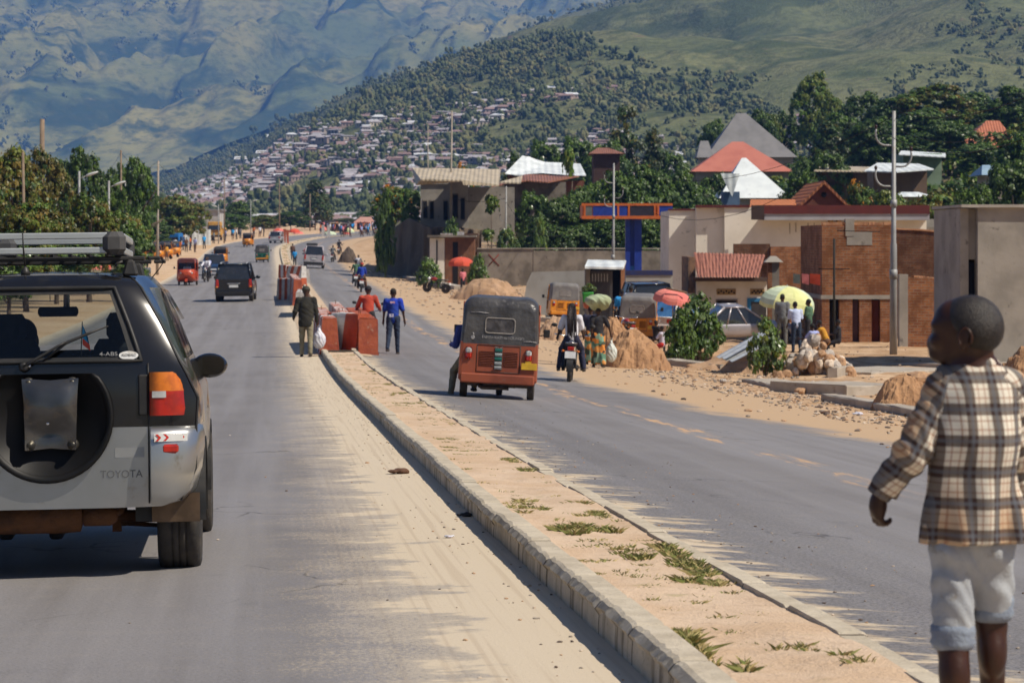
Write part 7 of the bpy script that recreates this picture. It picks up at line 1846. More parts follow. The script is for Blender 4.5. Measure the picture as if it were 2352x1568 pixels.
t, w_, mp = house('brick_hut', 1052, 1098, 201, 'dark brick hut half hidden behind the brown shack', cat='hut'); part(t, 'wall', BRICKD, bx(-w_/2, w_/2, 0, 4, -.3, mp(0, 536)[1])); part(t, 'doorway', HOLE, bx(-.1, .6, -.03, .1, 0, 2))
t, w_, mp = house('boundary_wall', 1096, 1540, 188, 'long stained concrete boundary wall with a faint red cross painted on it', cat='wall')
part(t, 'wall', CONCD, bx(-w_/2, mp(1225, 0)[0], 0, .2, -.5, mp(0, 572)[1]), bx(mp(1225, 0)[0] + .003, w_/2 + .4, -.03, .17, -.5, mp(0, 575)[1])); part(t, 'coping', CONC, bx(-w_/2, w_/2 + .4, -.08, .26, mp(0, 572)[1] + .003, mp(0, 572)[1] + .08))
b = MB(); cx_, cz_ = mp(1134, 597)
for s_ in (-1, 1): b.tube([(cx_ - .38*s_, -.02, cz_ - .42), (cx_ + .38*s_, -.02, cz_ + .42)], .045, 5, flat=.2)
b.build('painted_cross', M('faded red paint mark', (.20, .035, .02), (.14, .04, .03), 5, .9), t)
t, w_, mp = house('yard_wall', 1195, 1348, 126, 'pale rendered yard wall with a sloping left end beside the steel gate', cat='wall')
b = MB(); pts = [mp(*q) for q in ((1195, 690), (1210, 650), (1222, 625), (1350, 622), (1350, 690))]; b.prism([(a, c if i not in (0, 4) else -.3) for i, (a, c) in enumerate(pts)], 0, .25, 0, 'Y'); b.build('wall', M('pale render', (.36, .35, .33), (.30, .285, .26), .9, .9, c3=(.22, .19, .16)), t)
part(t, 'plinth', CONCD, bx(mp(1310, 0)[0], mp(1349, 0)[0], -.05, 0, -.3, mp(0, 668)[1]))
t, w_, mp = house('gate_kiosk', 1345, 1435, 123, 'steel gate under a small tin roof between the yard walls', cat='gate')
zt = mp(0, 610)[1]; part(t, 'pillar', CONCD, bx(-w_/2, -w_/2 + .22, 0, 1.6, -.3, zt)); part(t, 'pillar', M('orange brown post', (.34, .16, .08), None, 4, .8), bx(w_/2 - .18, w_/2, 0, 1.6, -.3, zt)); part(t, 'back_wall', HOLE, bx(-w_/2 + .22, w_/2 - .18, 1.3, 1.5, -.3, zt))
b = MB(); b.box(*bx(-w_/2 + .25, .35, .05, .10, -.1, zt - .25))
for k in range(9): b.box(*bx(-w_/2 + .28 + k*.105, -w_/2 + .31 + k*.105, .02, .05, -.1, zt - .25))
b.build('gate_leaf', DOOR, t); part(t, 'gate_lattice', M('pale steel', (.30, .29, .28), None, 4, .6), *[bx(-.62 + k*.14, -.57 + k*.14, .0, .03, zt - .75, zt - .38) for k in range(6)])
poly_roof('roof', S_TIN, [[(1343, 612, 121.5), (1350, 596, 125), (1438, 598, 125), (1432, 614, 121.5)]], t)
t, w_, mp = house('yard_wall', 1437, 1545, 128, 'grey yard wall topped with blue behind the amber rickshaw', cat='wall'); part(t, 'wall', M('yard wall grey', (.36, .345, .31), (.30, .28, .25), 1, .9), bx(-w_/2, w_/2, 0, .2, -.4, mp(0, 632)[1])); part(t, 'blue_coping', M('navy painted strip', (.02, .03, .12), (.03, .03, .08), 3, .6), bx(-w_/2, w_/2, -.05, .3, mp(0, 632)[1] + .003, mp(0, 621)[1]))
t, w_, mp = house('station_canopy', 1338, 1545, 148, 'flat canopy with blue panels and orange trim on a blue column', cat='canopy')
z0, z1 = mp(0, 503)[1], mp(0, 467)[1]; hw = w_/2
part(t, 'slab', ORANGEP, bx(-hw, hw, 0, 5.5, z0 + .08, z1 - .06)); part(t, 'trim', ORANGEP, bx(-hw - .05, hw, -.06, 0, z1 - .14, z1), bx(-hw - .05, hw, -.06, 0, z0, z0 + .18), *[bx(mp(x, 0)[0] - .05, mp(x, 0)[0] + .05, -.06, 0, z0 + .18, z1 - .14) for x in (1343, 1420, 1444.5, 1504, 1512)][:5])
part(t, 'blue_panel', BLUEP, bx(mp(1362, 0)[0], mp(1441, 0)[0], -.03, -.001, z0 + .18, z1 - .14)); part(t, 'blue_panel', BLUEP, bx(mp(1512, 0)[0], hw, -.03, -.001, z0 + .18, z1 - .14)); part(t, 'dark_panel', M('dark blue grey panel', (.035, .03, .045), None, 3, .5), bx(mp(1447, 0)[0], mp(1502, 0)[0], -.03, -.001, z0 + .18, z1 - .14)); part(t, 'grey_panel', M('weathered grey panel', (.15, .16, .15), None, 3, .5), bx(mp(1341, 0)[0], mp(1360, 0)[0], -.03, -.001, z0 + .18, z1 - .14))
b = MB(); a0, a1 = mp(1438, 0)[0], mp(1475, 0)[0]; b.box(*bx(a0, lerp(a0, a1, .28), .6, 1.5, .8, z0 + .08)); b.box(*bx(lerp(a0, a1, .55), a1, .6, 1.5, .8, z0 + .08)); b.box(*bx(lerp(a0, a1, .28), lerp(a0, a1, .55), .75, 1.4, .8, z0 + .08)); b.box(*bx(a0 + .1, a1 - .1, .7, 1.4, -.3, .8)); b.build('column', BLUEP, t); part(t, 'light_blue_panel', M('light blue paint', (.05, .20, .50), None, 3, .5), bx(lerp(a0, a1, .30), lerp(a0, a1, .53), .72, .75, .8, 2.0))
t, w_, mp = house('white_building', 1540, 1912, 134, 'large plain off-white building stepped in height, behind the tiled house')
part(t, 'wall', CREAM, bx(mp(1540, 0)[0], mp(1600, 0)[0], 1.2, 9, -.5, mp(0, 483)[1]), bx(mp(1600, 0)[0] + .003, mp(1664, 0)[0], .4, 9, -.5, mp(0, 477)[1]), bx(mp(1664, 0)[0] + .003, mp(2128, 0)[0], 0, 9, -.5, mp(0, 476)[1]))
part(t, 'parapet_cap', MAROON, bx(mp(1539, 0)[0], mp(1600, 0)[0], 1.1, 2, mp(0, 483)[1] + .003, mp(0, 479)[1]), bx(mp(1599, 0)[0], mp(1722, 0)[0], -.1, 1, mp(0, 477)[1] + .01, mp(0, 471)[1]))
part(t, 'fascia', MAROON, bx(mp(1750, 0)[0], mp(2127, 0)[0], -1.15, -1.0, mp(0, 492)[1], mp(0, 472)[1])); part(t, 'fascia_end', M('dark fascia end', (.05, .03, .025), None, 2, .7), bx(mp(1722, 0)[0], mp(1750, 0)[0] - .003, -1.15, -.8, mp(0, 505)[1], mp(0, 472)[1])); part(t, 'soffit_band', M('pale soffit band', (.36, .36, .38), (.30, .29, .31), 1, .8), bx(mp(1751, 0)[0], mp(2127, 0)[0], -1.1, 0, mp(0, 506)[1], mp(0, 492)[1] - .003))
for x in (1906, 1925, 1948): part(t, 'bracket', M('ochre bracket', (.40, .25, .10), None, 3, .8), bx(mp(x, 0)[0] - .1, mp(x, 0)[0] + .1, -.5, 0, mp(0, 520)[1], mp(0, 506)[1] - .003))
for x in range(1800, 1900, 14):
    if x % 3: part(t, 'stain', M('damp stain', (.28, .24, .17), (.40, .37, .30), 3, .9), bx(mp(x, 0)[0] - .03, mp(x, 0)[0] + .03, -.008, 0, mp(0, 532 + x % 9)[1], mp(0, 512)[1]))
part(t, 'lettered_panel', M('grey lettered panel', (.34, .33, .30), (.22, .21, .19), 12, .9), bx(mp(1850, 0)[0], mp(1908, 0)[0], -.012, 0, mp(0, 542)[1], mp(0, 530)[1]))
def gable(x0, x1, xa, ytop, ybase, d, depth, wallm, roofm, label, name='gabled_house', ext=0.0, over=.3, yaw=0.0, group=None, vent=False):
    t, w_, mp = house(name, x0, x1, d, label, yaw, group=group); zb = mp(0, ybase)[1]; zt = mp(0, ytop)[1]; a, c = -w_/2, w_/2; m_ = mp(xa, 0)[0]
    b = MB(); b.prism([(a + over, -1), (c - over, -1), (c - over, zb + .1), (m_, zt - .25), (a + over, zb + .1)], 0, depth, 0, 'Y'); b.build('wall', wallm, t)
    b = MB(); b.add([(a, -over, zb - .1), (m_, -over, zt), (m_, depth, zt), (a, depth, zb - .1), (a, -over, zb - .28), (m_, -over, zt - .20), (m_, depth, zt - .2), (a, depth, zb - .28)], [(0, 1, 2, 3), (4, 5, 6, 7), (0, 1, 5, 4), (0, 3, 7, 4)])
    b.add([(c, -over, zb - .1), (m_, -over, zt), (m_, depth, zt), (c, depth, zb - .1), (c, -over, zb - .28), (m_, -over, zt - .20), (m_, depth, zt - .2), (c, depth, zb - .28)], [(0, 1, 2, 3), (4, 5, 6, 7), (0, 1, 5, 4), (0, 3, 7, 4)]); b.build('roof', roofm, t)
    if vent: b = MB(); b.lathe([(.01, -.03), (.16, -.03), (.16, .03), (.01, .03)], (m_, -.02, lerp(zb, zt, .45)), 12, 0, 'Y'); b.build('round_vent', HOLE, t)
    return t, w_, mp
gable(1828, 1955, 1892, 415, 474, 150, 9, M('dark gable wall', (.16, .05, .03), (.12, .04, .025), 2, .9), TILEO, 'red gabled house with a round vent, behind the maroon fascia', vent=True)
t, w_, mp = house('tiled_house', 1722, 1832, 152, 'strip of orange tiled roof left of the red gable'); part(t, 'wall', CREAM, bx(-w_/2 + .2, w_/2, 0, 5, -1, mp(0, 474)[1])); poly_roof('roof', TILEO, [[(1722, 476, 150), (1724, 458, 156), (1832, 458, 156), (1832, 476, 150)]], t)
t, w_, mp = house('tiled_house', 1596, 1762, 107, 'white shop house with a patched clay tile roof and a blue door frame')
zt = mp(0, 646)[1]; part(t, 'wall', WHITEW, bx(-w_/2 + .05, w_/2, 0, 5, -.4, zt)); part(t, 'eave_beam', M('dark eave timber', (.10, .065, .05), None, 3, .8), bx(-w_/2 - .1, w_/2 + .1, -.45, .1, zt + .003, zt + .16))
r_ = [[(1602, 641, 105.2), (1593, 583, 110), (1757, 588, 110), (1741, 641, 105.2)]]
b = MB(); P = [px(*a) - t.location for a in r_[0]]; nU, nV = 40, 10
rows = []
for j in range(nV*2 + 1):
    k = j / (nV*2); row = []
    for i in range(nU + 1):
        u = i / nU; lo_ = P[0].lerp(P[3], u); hi_ = P[1].lerp(P[2], u); q = lo_.lerp(hi_, k); q = q + Vector((0, 0, .035 * abs(math.sin(i * PI / 2)) + (.045 if j % 2 == 0 else 0))); row.append(q)
    rows.append(row)
b.grid(rows, smooth=False); b.build('roof', TILE, t)
b = MB(); b.grid([[p + Vector((0, -.01, .02)) for p in r] for r in rows[:2]], smooth=False); b.build('pale_tile_patch', M('sun bleached tiles', (.55, .42, .30), (.36, .22, .15), 5, .85, bump=.4), t)
for x0, x1 in ((1646, 1690), (1723, 1756)):
    a0, z1 = mp(x0, 663); a1, z0 = mp(x1, 677); f = part(t, 'vent_block', M('ochre vent block', (.42, .28, .12), None, 5, .9), bx(a0, a1, -.03, 0, z0, z1)); part(f, 'vent_hole', HOLE, *[bx(a0 + .05 + k*(a1-a0-.05)/7, a0 + .05 + k*(a1-a0-.05)/7 + .06, -.045, -.031, z0 + .05 + .06*(k % 2), z0 + .13 + .06*(k % 2)) for k in range(7)])
a0, z1 = mp(1647, 690); a1, z0 = mp(1691, 768); f = part(t, 'window', HOLE, bx(a0, a1, -.02, 0, z0, z1)); part(f, 'frame', CONCD, bx(a0 - .05, a0, -.04, 0, z0, z1 + .05), bx(a1, a1 + .05, -.04, 0, z0, z1 + .05), bx(a0, a1, -.04, 0, z1, z1 + .05))
a0, z1 = mp(1716, 685); a1, _ = mp(1760, 760); f = part(t, 'door_frame', M('bright blue frame', (.03, .20, .42), (.03, .16, .34), 4, .6), bx(a0, a0 + .16, -.05, 0, -.2, z1), bx(a0 + .16, a1, -.05, 0, z1 - .14, z1)); part(f, 'door', DOOR, bx(a0 + .16, a1, -.02, 0, -.2, z1 - .14))
part(t, 'broken_gable_end', M('bare rubble gable', (.30, .17, .10), (.12, .08, .06), 4, .95, bump=.6), bx(-w_/2 - .25, -w_/2 + .04, .3, 4.5, 1.6, zt + 1.0))
t, w_, mp = house('brick_wall', 1686, 1892, 118, 'long low sooty brick wall between the tiled house and the brick building', cat='wall'); part(t, 'wall', BRICKD, bx(-w_/2, mp(1770, 0)[0], .2, .5, -.4, mp(0, 560)[1]))
b = MB(); b.box(*bx(mp(1770, 0)[0] + .003, w_/2, 0, .35, -.4, mp(0, 566)[1])); b.build('tall_section', BRICK, t)
t, w_, mp = house('brick_pillar', 1764, 1790, 104, 'grey capped brick pillar at the right end of the tiled house', cat='pillar'); zt = mp(0, 602)[1]
part(t, 'shaft', BRICK, bx(-w_/2, -w_/2 + .16, 0, .4, -.4, zt)); part(t, 'shaft', CONCD, bx(-w_/2 + .163, w_/2, 0, .4, -.4, zt)); b = MB(); b.box((0, .2, zt + .12), (w_ + .3, .7, .24), 0, taper=(.3, .4)); b.build('cap', CONC, t)
t, w_, mp = house('brick_house', 1888, 2052, 95, 'rough brick house with narrow door openings behind the rubble heap', yaw=.0)
zt = mp(0, 517)[1]; zm = mp(0, 687)[1]
openings = [(1905, 1928), (1958, 1974), (2002, 2022)]
edges = [1888] + [e for o_ in openings for e in o_] + [2052]
b = MB(); b.box(*bx(-w_/2, w_/2, 0, 7, zm + .15, zt))
for i in range(0, len(edges), 2): b.box(*bx(mp(edges[i], 0)[0], mp(edges[i+1], 0)[0], 0, .35, -.4, zm - .002))
b.build('wall', BRICK, t)
part(t, 'concrete_band', CONC, bx(-w_/2 - .04, w_/2 + .02, -.04, 6.9, zm, zm + .147)); part(t, 'interior', HOLE, bx(-w_/2 + .05, w_/2 - .05, .9, 6.5, -.3, zm - .01))
part(t, 'wall_return', BRICK, bx(w_/2 - .3, w_/2 - .003, .36, 6.9, -.4, zm - .004), bx(-w_/2, -w_/2 + .3, .36, 6.9, -.4, zm - .004))
for (x0, x1), m_ in zip(openings, (HOLE, M('mauve door', (.16, .09, .10), None, 3, .8), M('rust red door', (.15, .035, .02), None, 3, .8))):
    part(t, 'door', m_, bx(mp(x0, 0)[0] + .02, mp(x1, 0)[0] - .02, .30, .34, -.3, zm - .05))
part(t, 'render_patch', CONC, bx(mp(1945, 0)[0], mp(2003, 0)[0], -.015, 0, mp(0, 563)[1], mp(0, 533)[1])); part(t, 'parapet_post', CONC, bx(mp(1942, 0)[0], mp(1962, 0)[0], -.03, .4, zt - .4, mp(0, 503)[1]))
b = MB(); rq = random.Random(4)
for k in range(26): x = lerp(-w_/2, w_/2, rq.random()); b.box((x, .15, zt + .04), (.26, .26, .08 + .08*rq.random()), 0, rot=rq.uniform(-.2, .2))
b.build('loose_bricks', M('pale orange bricks', (.48, .26, .14), (.38, .18, .09), 6, .9), t)
t, w_, mp = house('brick_wing', 2048, 2212, 99, 'brick wing with a sloping ragged top, right of the tall pole')
b = MB(); b.prism([(-w_/2, -.4), (w_/2, -.4), (w_/2, mp(0, 540)[1]), (mp(2120, 0)[0], mp(0, 530)[1]), (-w_/2, mp(0, 527)[1])], 0, .4, 0, 'Y'); b.build('wall', BRICKD, t); b = MB(); b.prism([(-w_/2, mp(0, 527)[1]), (mp(2120, 0)[0], mp(0, 530)[1]), (w_/2, mp(0, 540)[1]), (w_/2, mp(0, 536)[1]), (mp(2120, 0)[0], mp(0, 526.5)[1]), (-w_/2, mp(0, 523)[1])], -.05, .45, 0, 'Y'); b.build('coping', MATS['pale orange bricks'], t)
t, w_, mp = house('brick_yard_wall', 2072, 2212, 90, 'brick yard wall with a pale pillar at its left end, behind the boy', cat='wall')
b = MB(); b.prism([(-w_/2 + .2, -.4), (w_/2 + .6, -.4), (w_/2 + .6, mp(0, 655)[1]), (mp(2150, 0)[0], mp(0, 640)[1]), (-w_/2 + .2, mp(0, 636)[1])], 0, .3, 0, 'Y'); b.build('wall', BRICK, t); part(t, 'end_pillar', CONC, bx(-w_/2 - .1, -w_/2 + .197, -.05, .35, -.4, mp(0, 630)[1]))
b = MB()
for k in range(14): b.box((lerp(-w_/2 + .5, w_/2 + .4, k/13), .15, lerp(mp(0, 638)[1], mp(0, 653)[1], k/13) + .03), (.22, .25, .09), 0, rot=rq.uniform(-.3, .3))
b.build('loose_bricks', MATS['pale orange bricks'], t)
t, w_, mp = house('grey_roof_block', 2075, 2215, 140, 'low grey parapet running behind the brick wing'); part(t, 'wall', CONC, bx(-w_/2, w_/2, 0, 4, -.5, mp(0, 503)[1])); part(t, 'lower_parapet', CONCD, bx(-w_/2 - 3, w_/2, -2, -.01, -.5, mp(0, 522)[1]))
t, w_, mp = house('concrete_building', 2208, 2520, 76, 'bare grey concrete building cut by the right edge, slot window in its corner')
zt = mp(0, 477)[1]; part(t, 'wall', CONC, bx(mp(2246, 0)[0], w_/2, 0, 5, -.5, zt), bx(mp(2209, 0)[0], mp(2228, 0)[0], .25, 5, -.5, zt - .02), bx(mp(2228, 0)[0], mp(2246, 0)[0] - .003, .35, 5, mp(0, 596)[1], zt - .03), bx(mp(2228, 0)[0], mp(2246, 0)[0] - .003, .35, 5, -.5, mp(0, 690)[1]))
part(t, 'slot_window', HOLE, bx(mp(2228, 0)[0], mp(2246, 0)[0] - .004, .55, .6, mp(0, 690)[1], mp(0, 596)[1])); part(t, 'roof_slab', M('pale slab edge', (.42, .38, .33), None, 2, .9), bx(mp(2206, 0)[0], w_/2, -.15, 5.2, zt + .003, zt + .09))
def pyramid(x0, x1, xa, xb, ytop, yeave, d, m, label, depth=9, wallm=None, name='hip_roofed_house', left=None, group=None):
    """hip roof with a short ridge xa..xb; walls down to the ground"""
    t, w_, mp = house(name, x0, x1, d, label, group=group); ze = mp(0, yeave)[1]; zt = mp(0, ytop)[1]; a, c = -w_/2, w_/2; r0, r1 = mp(xa, 0)[0], mp(xb, 0)[0]
    part(t, 'wall', wallm or M('slope house wall', (.42, .36, .29), (.34, .28, .22), 1, .9), bx(a + .6, c - .6, .6, depth - .6, -3, ze + .02))
    P = [(a, 0, ze), (c, 0, ze), (c, depth, ze), (a, depth, ze), (r0, depth*.45, zt), (r1, depth*.45, zt)]
    b = MB(); b.add(P, [(0, 1, 5, 4), (1, 2, 5), (2, 3, 4, 5), (3, 0, 4), (3, 2, 1, 0)]); b.build('roof', m, t); return t, w_, mp
pyramid(1622, 1832, 1700, 1722, 256, 361, 375, S_GREY, 'house under a very steep grey pyramid roof on the slope', 13); pyramid(1600, 1640, 1612, 1630, 322, 362, 372, S_GREY, 'small grey roofed wing left of the steep grey roof', 6)
pyramid(1588, 1823, 1690, 1716, 322, 394, 322, S_RED, 'house with a broad red hip roof below the grey pyramid roof', 12); pyramid(2205, 2345, 2280, 2310, 274, 338, 305, S_ORR, 'orange red roofed house high on the right among the trees', 9)
pyramid(2205, 2270, 2232, 2240, 305, 345, 295, S_ORR, 'small orange red porch roof in front of the high right house', 5)
pyramid(1652, 1818, 1712, 1722, 360, 455, 232, TIN, 'house under a bright white pyramid tin roof behind the tiled strip', 8)
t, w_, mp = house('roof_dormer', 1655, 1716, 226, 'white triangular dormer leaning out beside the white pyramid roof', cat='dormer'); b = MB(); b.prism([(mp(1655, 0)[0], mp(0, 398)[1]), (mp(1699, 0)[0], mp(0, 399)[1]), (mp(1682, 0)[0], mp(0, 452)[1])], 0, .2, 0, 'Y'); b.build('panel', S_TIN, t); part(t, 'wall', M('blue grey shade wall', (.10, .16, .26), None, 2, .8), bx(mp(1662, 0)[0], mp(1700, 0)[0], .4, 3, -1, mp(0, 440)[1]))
pyramid(1352, 1436, 1375, 1400, 337, 353, 305, S_RUST, 'small house with a rust brown roof among the trees', 8, M('dark brown wall', (.08, .04, .03), None, 2, .9)); pyramid(795, 865, 825, 850, 498, 524, 560, M('pink sheet roof', (.55, .30, .24), (.45, .24, .19), .5, .8), 'pale pink roofed house beyond the far crossing', 9, M('pink wall', (.60, .36, .30), None, 1, .9))
t, w_, mp = house('long_shed', 1872, 2050, 240, 'long low shed with pale rusty tin sheets between the trees', cat='shed'); part(t, 'wall', M('shed brown wall', (.20, .13, .09), None, 1, .9), bx(-w_/2 + .3, w_/2, 0, 4, -3, mp(0, 392)[1])); poly_roof('roof', S_BEIGE, [[(1870, 392, 238), (1880, 381, 244), (2040, 384, 244), (2048, 394, 238)]], t)
t, w_, mp = house('tin_roofed_shed', 1985, 2140, 226, 'low shed with a white tin roof behind the top of the tall pole', cat='shed'); part(t, 'wall', MATS['shed brown wall'], bx(-w_/2 + .8, w_/2 - .4, 0, 4, -3, mp(0, 392)[1])); poly_roof('roof', S_TIN, [[(1985, 392, 224), (2015, 374, 231), (2110, 376, 231), (2145, 388, 224), (2060, 394, 223)]], t)
t, w_, mp = house('green_house', 2068, 2170, 262, 'pale green walled house with a flat tin roof among the trees'); part(t, 'wall', M('pale green wall', (.24, .32, .22), None, 1, .9), bx(-w_/2 + .3, w_/2 - .3, 0, 5, -4, mp(0, 352)[1])); poly_roof('roof', S_TIN, [[(2064, 354, 258), (2070, 346, 266), (2172, 352, 266), (2172, 360, 258)]], t)
pyramid(2060, 2150, 2080, 2120, 440, 452, 172, S_TIN, 'low tin roof just above the right end of the maroon fascia', 4); pyramid(2255, 2322, 2270, 2300, 377, 402, 205, M('pale blue sheet roof', (.30, .42, .52), (.24, .35, .45), 1, .5), 'pale blue roofed house showing through the leaves at right', 6)
t, w_, mp = house('sheet_fence', 425, 484, 338, 'bright white sheet fence beyond the parked rickshaws', cat='fence'); part(t, 'sheet', S_TIN, bx(-w_/2, w_/2, 0, .1, 0, mp(0, 527)[1])); part(t, 'post', WOOD, bx(0, .1, .1, .2, 0, mp(0, 526)[1]))
t, w_, mp = house('far_building', 455, 505, 400, 'faint grey building seen in the gap of the left tree line'); part(t, 'wall', M('far grey wall', (.46, .44, .42), None, 1, .9), bx(-w_/2, w_/2, 0, 6, 0, mp(0, 484)[1])); part(t, 'roof', TING, bx(-w_/2 - .3, w_/2 + .3, -.3, 6.3, mp(0, 484)[1], mp(0, 480)[1]))
t, w_, mp = house('low_shop', 580, 610, 500, 'long dark roofed shop behind the far left verge', cat='shop'); part(t, 'wall', M('shop wall', (.35, .25, .2), None, 1, .9), bx(-w_/2, w_/2*3, 0, 6, 0, mp(0, 508)[1])); part(t, 'roof', TING, bx(-w_/2 - .3, w_/2*3 + .3, -.5, 6.3, mp(0, 508)[1], mp(0, 504)[1]))
for k, (x, w0, y, c) in enumerate([(770, 26, 513, 'TINB'), (798, 30, 514, 'TING'), (832, 30, 512, 'TINR'), (864, 22, 516, 'TINB'), (745, 22, 515, 'TING'), (712, 20, 521, 'RUSTR')]):
    d = 470 + 12*k; t, w_, mp = house('market_stall', x - w0/2, x + w0/2, d, ['beige roofed', 'grey roofed', 'red roofed', 'pale roofed', 'dull grey roofed', 'rusty roofed'][k] + ' market stall at the far crossing, ' + ['left of the grey one', 'between the beige and red ones', 'in the middle', 'farthest right', 'second from the left', 'farthest left'][k], cat='stall')
    zt = mp(0, y)[1]; part(t, 'roof', globals()[c], bx(-w_/2, w_/2, -1, 3, zt, zt + .15)); part(t, 'wall', WOOD, bx(-w_/2 + .2, w_/2 - .2, .5, 3, -.2, zt - .003)); part(t, 'counter', HOLE, bx(-w_/2 + .3, w_/2 - .3, .3, .49, .9, zt - .3))
# ---------------------------------------------------------------- poles
STEEL = M('galvanised steel', (.34, .34, .335), (.27, .27, .265), 1.5, .55, .2, c3=(.28, .20, .14))
POLEW = M('grey timber pole', (.26, .19, .13), (.18, .13, .09), 2, .9, bump=.3)
CONP = M('concrete pole', (.40, .35, .29), (.30, .25, .20), 1.2, .9, bump=.2)
def pole(x, d, topy, r, m, label, kind='power_pole', r2=None, lean=0.0, arms=(), lamp=0, base=None, bands=False):
    p = gx(x, d) if base is None else Vector(((x - CX) * d / F, d, base)); h = CZ + (HY - topy) * d / F - p.z
    t = empty(kind, p, label, 'street lamp' if kind == 'street_lamp' else 'pole'); r2 = r2 or r * .6
    b = MB(); b.tube([(0, 0, -.3), (lean * h * .45, 0, h * .45), (lean * h * .46, 0, h * .46), (lean * h, 0, h)], [r, lerp(r, r2, .3), lerp(r, r2, .65), r2], 10)
    if bands: b.lathe([(r*.9, -.15), (r*1.05, -.15), (r*1.05, .15), (r*.9, .15)], (0, 0, h*.33), 10); b.lathe([(r*.6, -.12), (r*.85, -.12), (r*.85, .12), (r*.6, .12)], (lean*h*.6, 0, h*.62), 10)
    b.build('shaft', m, t)
    for (s_, zz, ln) in arms:
        z = CZ + (HY - zz) * d / F - p.z; q = MB(); x0 = lean * z
        q.tube([(x0, 0, z)] + [(x0 + s_*(ln*.45 + ln*.5*math.sin(a)), 0, z + ln*.62*(1 - math.cos(a))) for a in np.linspace(0, PI*.62, 8)], [r*.28]*9, 6); a_ = q.build('bracket', m, t)
        q = MB(); q.lathe([(.01, 0), (.06, .02), (.03, .05), (.065, .08), (.03, .12), (.01, .14)], (x0 + s_*ln*.93, 0, z + ln*.85), 8); q.build('insulator', M('brown insulator', (.05, .02, .015), None, 5, .3), a_)
    if lamp:
        q = MB(); q.tube([(0, 0, h - .45), (lamp*.35, 0, h - .32)], .03, 6); a_ = q.build('arm', m, t)
        q = MB(); q.ball((0, 0, 0), (.42, .16, .085), 12, 8); o = q.build('lamp_head', M('pale lamp housing', (.66, .66, .65), (.55, .55, .54), 3, .5), a_); o.location = (lamp*.72, 0, h - .17); o.rotation_euler.y = -lamp * .33
    return t
C_ = ((-1, 335, .62), (-1, 428, .62), (1, 385, .62))
pole(2052, 84, 255, .125, STEEL, 'tall steel pole with curled brackets in front of the brick house', lean=.0028*10/10*.75, arms=((-1, 334, .62), (-1, 428, .62), (1, 383, .60)), bands=True, r2=.06)
pole(1408, 146, 375, .10, STEEL, 'tall steel pole in front of the steel gate and blue canopy', lean=.006, arms=((-1, 420, .55), (-1, 475, .55), (1, 455, .55)), bands=True, r2=.05)
pole(1161, 208, 428, .10, STEEL, 'steel pole at the left end of the stained wall', lean=.008, arms=((-1, 462, .5), (1, 478, .5), (-1, 508, .5)), r2=.06)
pole(1035, 208, 255, .10, CONP, 'very tall thin pole rising before the grey concrete house', lean=.012, base=CZ + (HY - 512) * 208 / F); pole(983, 320, 290, .10, CONP, 'thin faint pole left of the tall one above the beige roof', r2=.05)
pole(1916, 92, 548, .045, M('blackened timber', (.03, .025, .02), None, 5, .9), 'dark timber service pole with a crossbar against the brick house', r2=.04)
b = MB(); b.tube([(-.55, 0, 2.75), (.55, 0, 2.75)], .02, 5); b.tube([(.1, 0, 4.1), (1.6, -.1, 4.05)], .015, 5); o = b.build('crossbar', HOLE, [q for q in COL.objects if q.get('label', '').startswith('dark timber service')][0])
pole(57, 118, 350, .10, POLEW, 'rusty tipped thin pole at the far left, nearest of the left poles', lean=-.012); pole(97, 175, 274, .18, POLEW, 'thick timber pole stump rising above the orange trees', r2=.16)
pole(278, 190, 345, .10, POLEW, 'timber pole between the two street lamps and the dark tree'); pole(361, 200, 370, .12, CONP, 'leaning pale concrete pole at the right end of the dark trees', lean=.01)
pole(182, 152, 393, .085, STEEL, 'nearest street lamp on the left verge with a pale lamp head', 'street_lamp', r2=.07, lamp=1); pole(250, 172, 415, .085, STEEL, 'second street lamp on the left verge', 'street_lamp', r2=.07, lamp=1)
pole(288, 192, 418, .07, STEEL, 'thin grey pole right of the second street lamp'); pole(502, 348, 470, .08, STEEL, 'short lamp post by the yellow truck', 'street_lamp', lamp=-.8); pole(515, 352, 408, .10, POLEW, 'timber pole behind the yellow truck', lean=.004); pole(576, 410, 458, .08, STEEL, 'far lamp post on the left bend', 'street_lamp', lamp=.9)
pole(642, 440, 410, .12, POLEW, 'thin timber pole rising at the far bend above the pink umbrellas'); pole(712, 475, 445, .12, POLEW, 'timber pole left of the tall feathery tree', r2=.09)
def wire(name, pts, label, r=.012):
    b = MB()
    for (a, c, sag) in pts:
        a, c = Vector(a), Vector(c); b.tube([a.lerp(c, k) - Vector((0, 0, sag * 4 * k * (1 - k))) for k in np.linspace(0, 1, 14)], r, 4)
    return tag(b.build(name, HOLE), label, 'wire')
wire('power_line', [(px(2068, 258, 84), px(2352, 225, 60), .3), (px(2068, 258, 84), px(1412, 378, 146), 1.5)], 'thin power line running from the tall pole to the next pole', .011)
wire('power_line', [(px(2022, 300, 84), px(1392, 425, 146), 2.4)], 'lower power line sagging towards the pole by the canopy', .011); wire('power_line', [(px(1412, 440, 146), px(1163, 465, 208), 2.6), (px(1035, 455, 208), px(1163, 455, 208), .3)], 'cables drooping in front of the leafy trees to the third pole', .02)
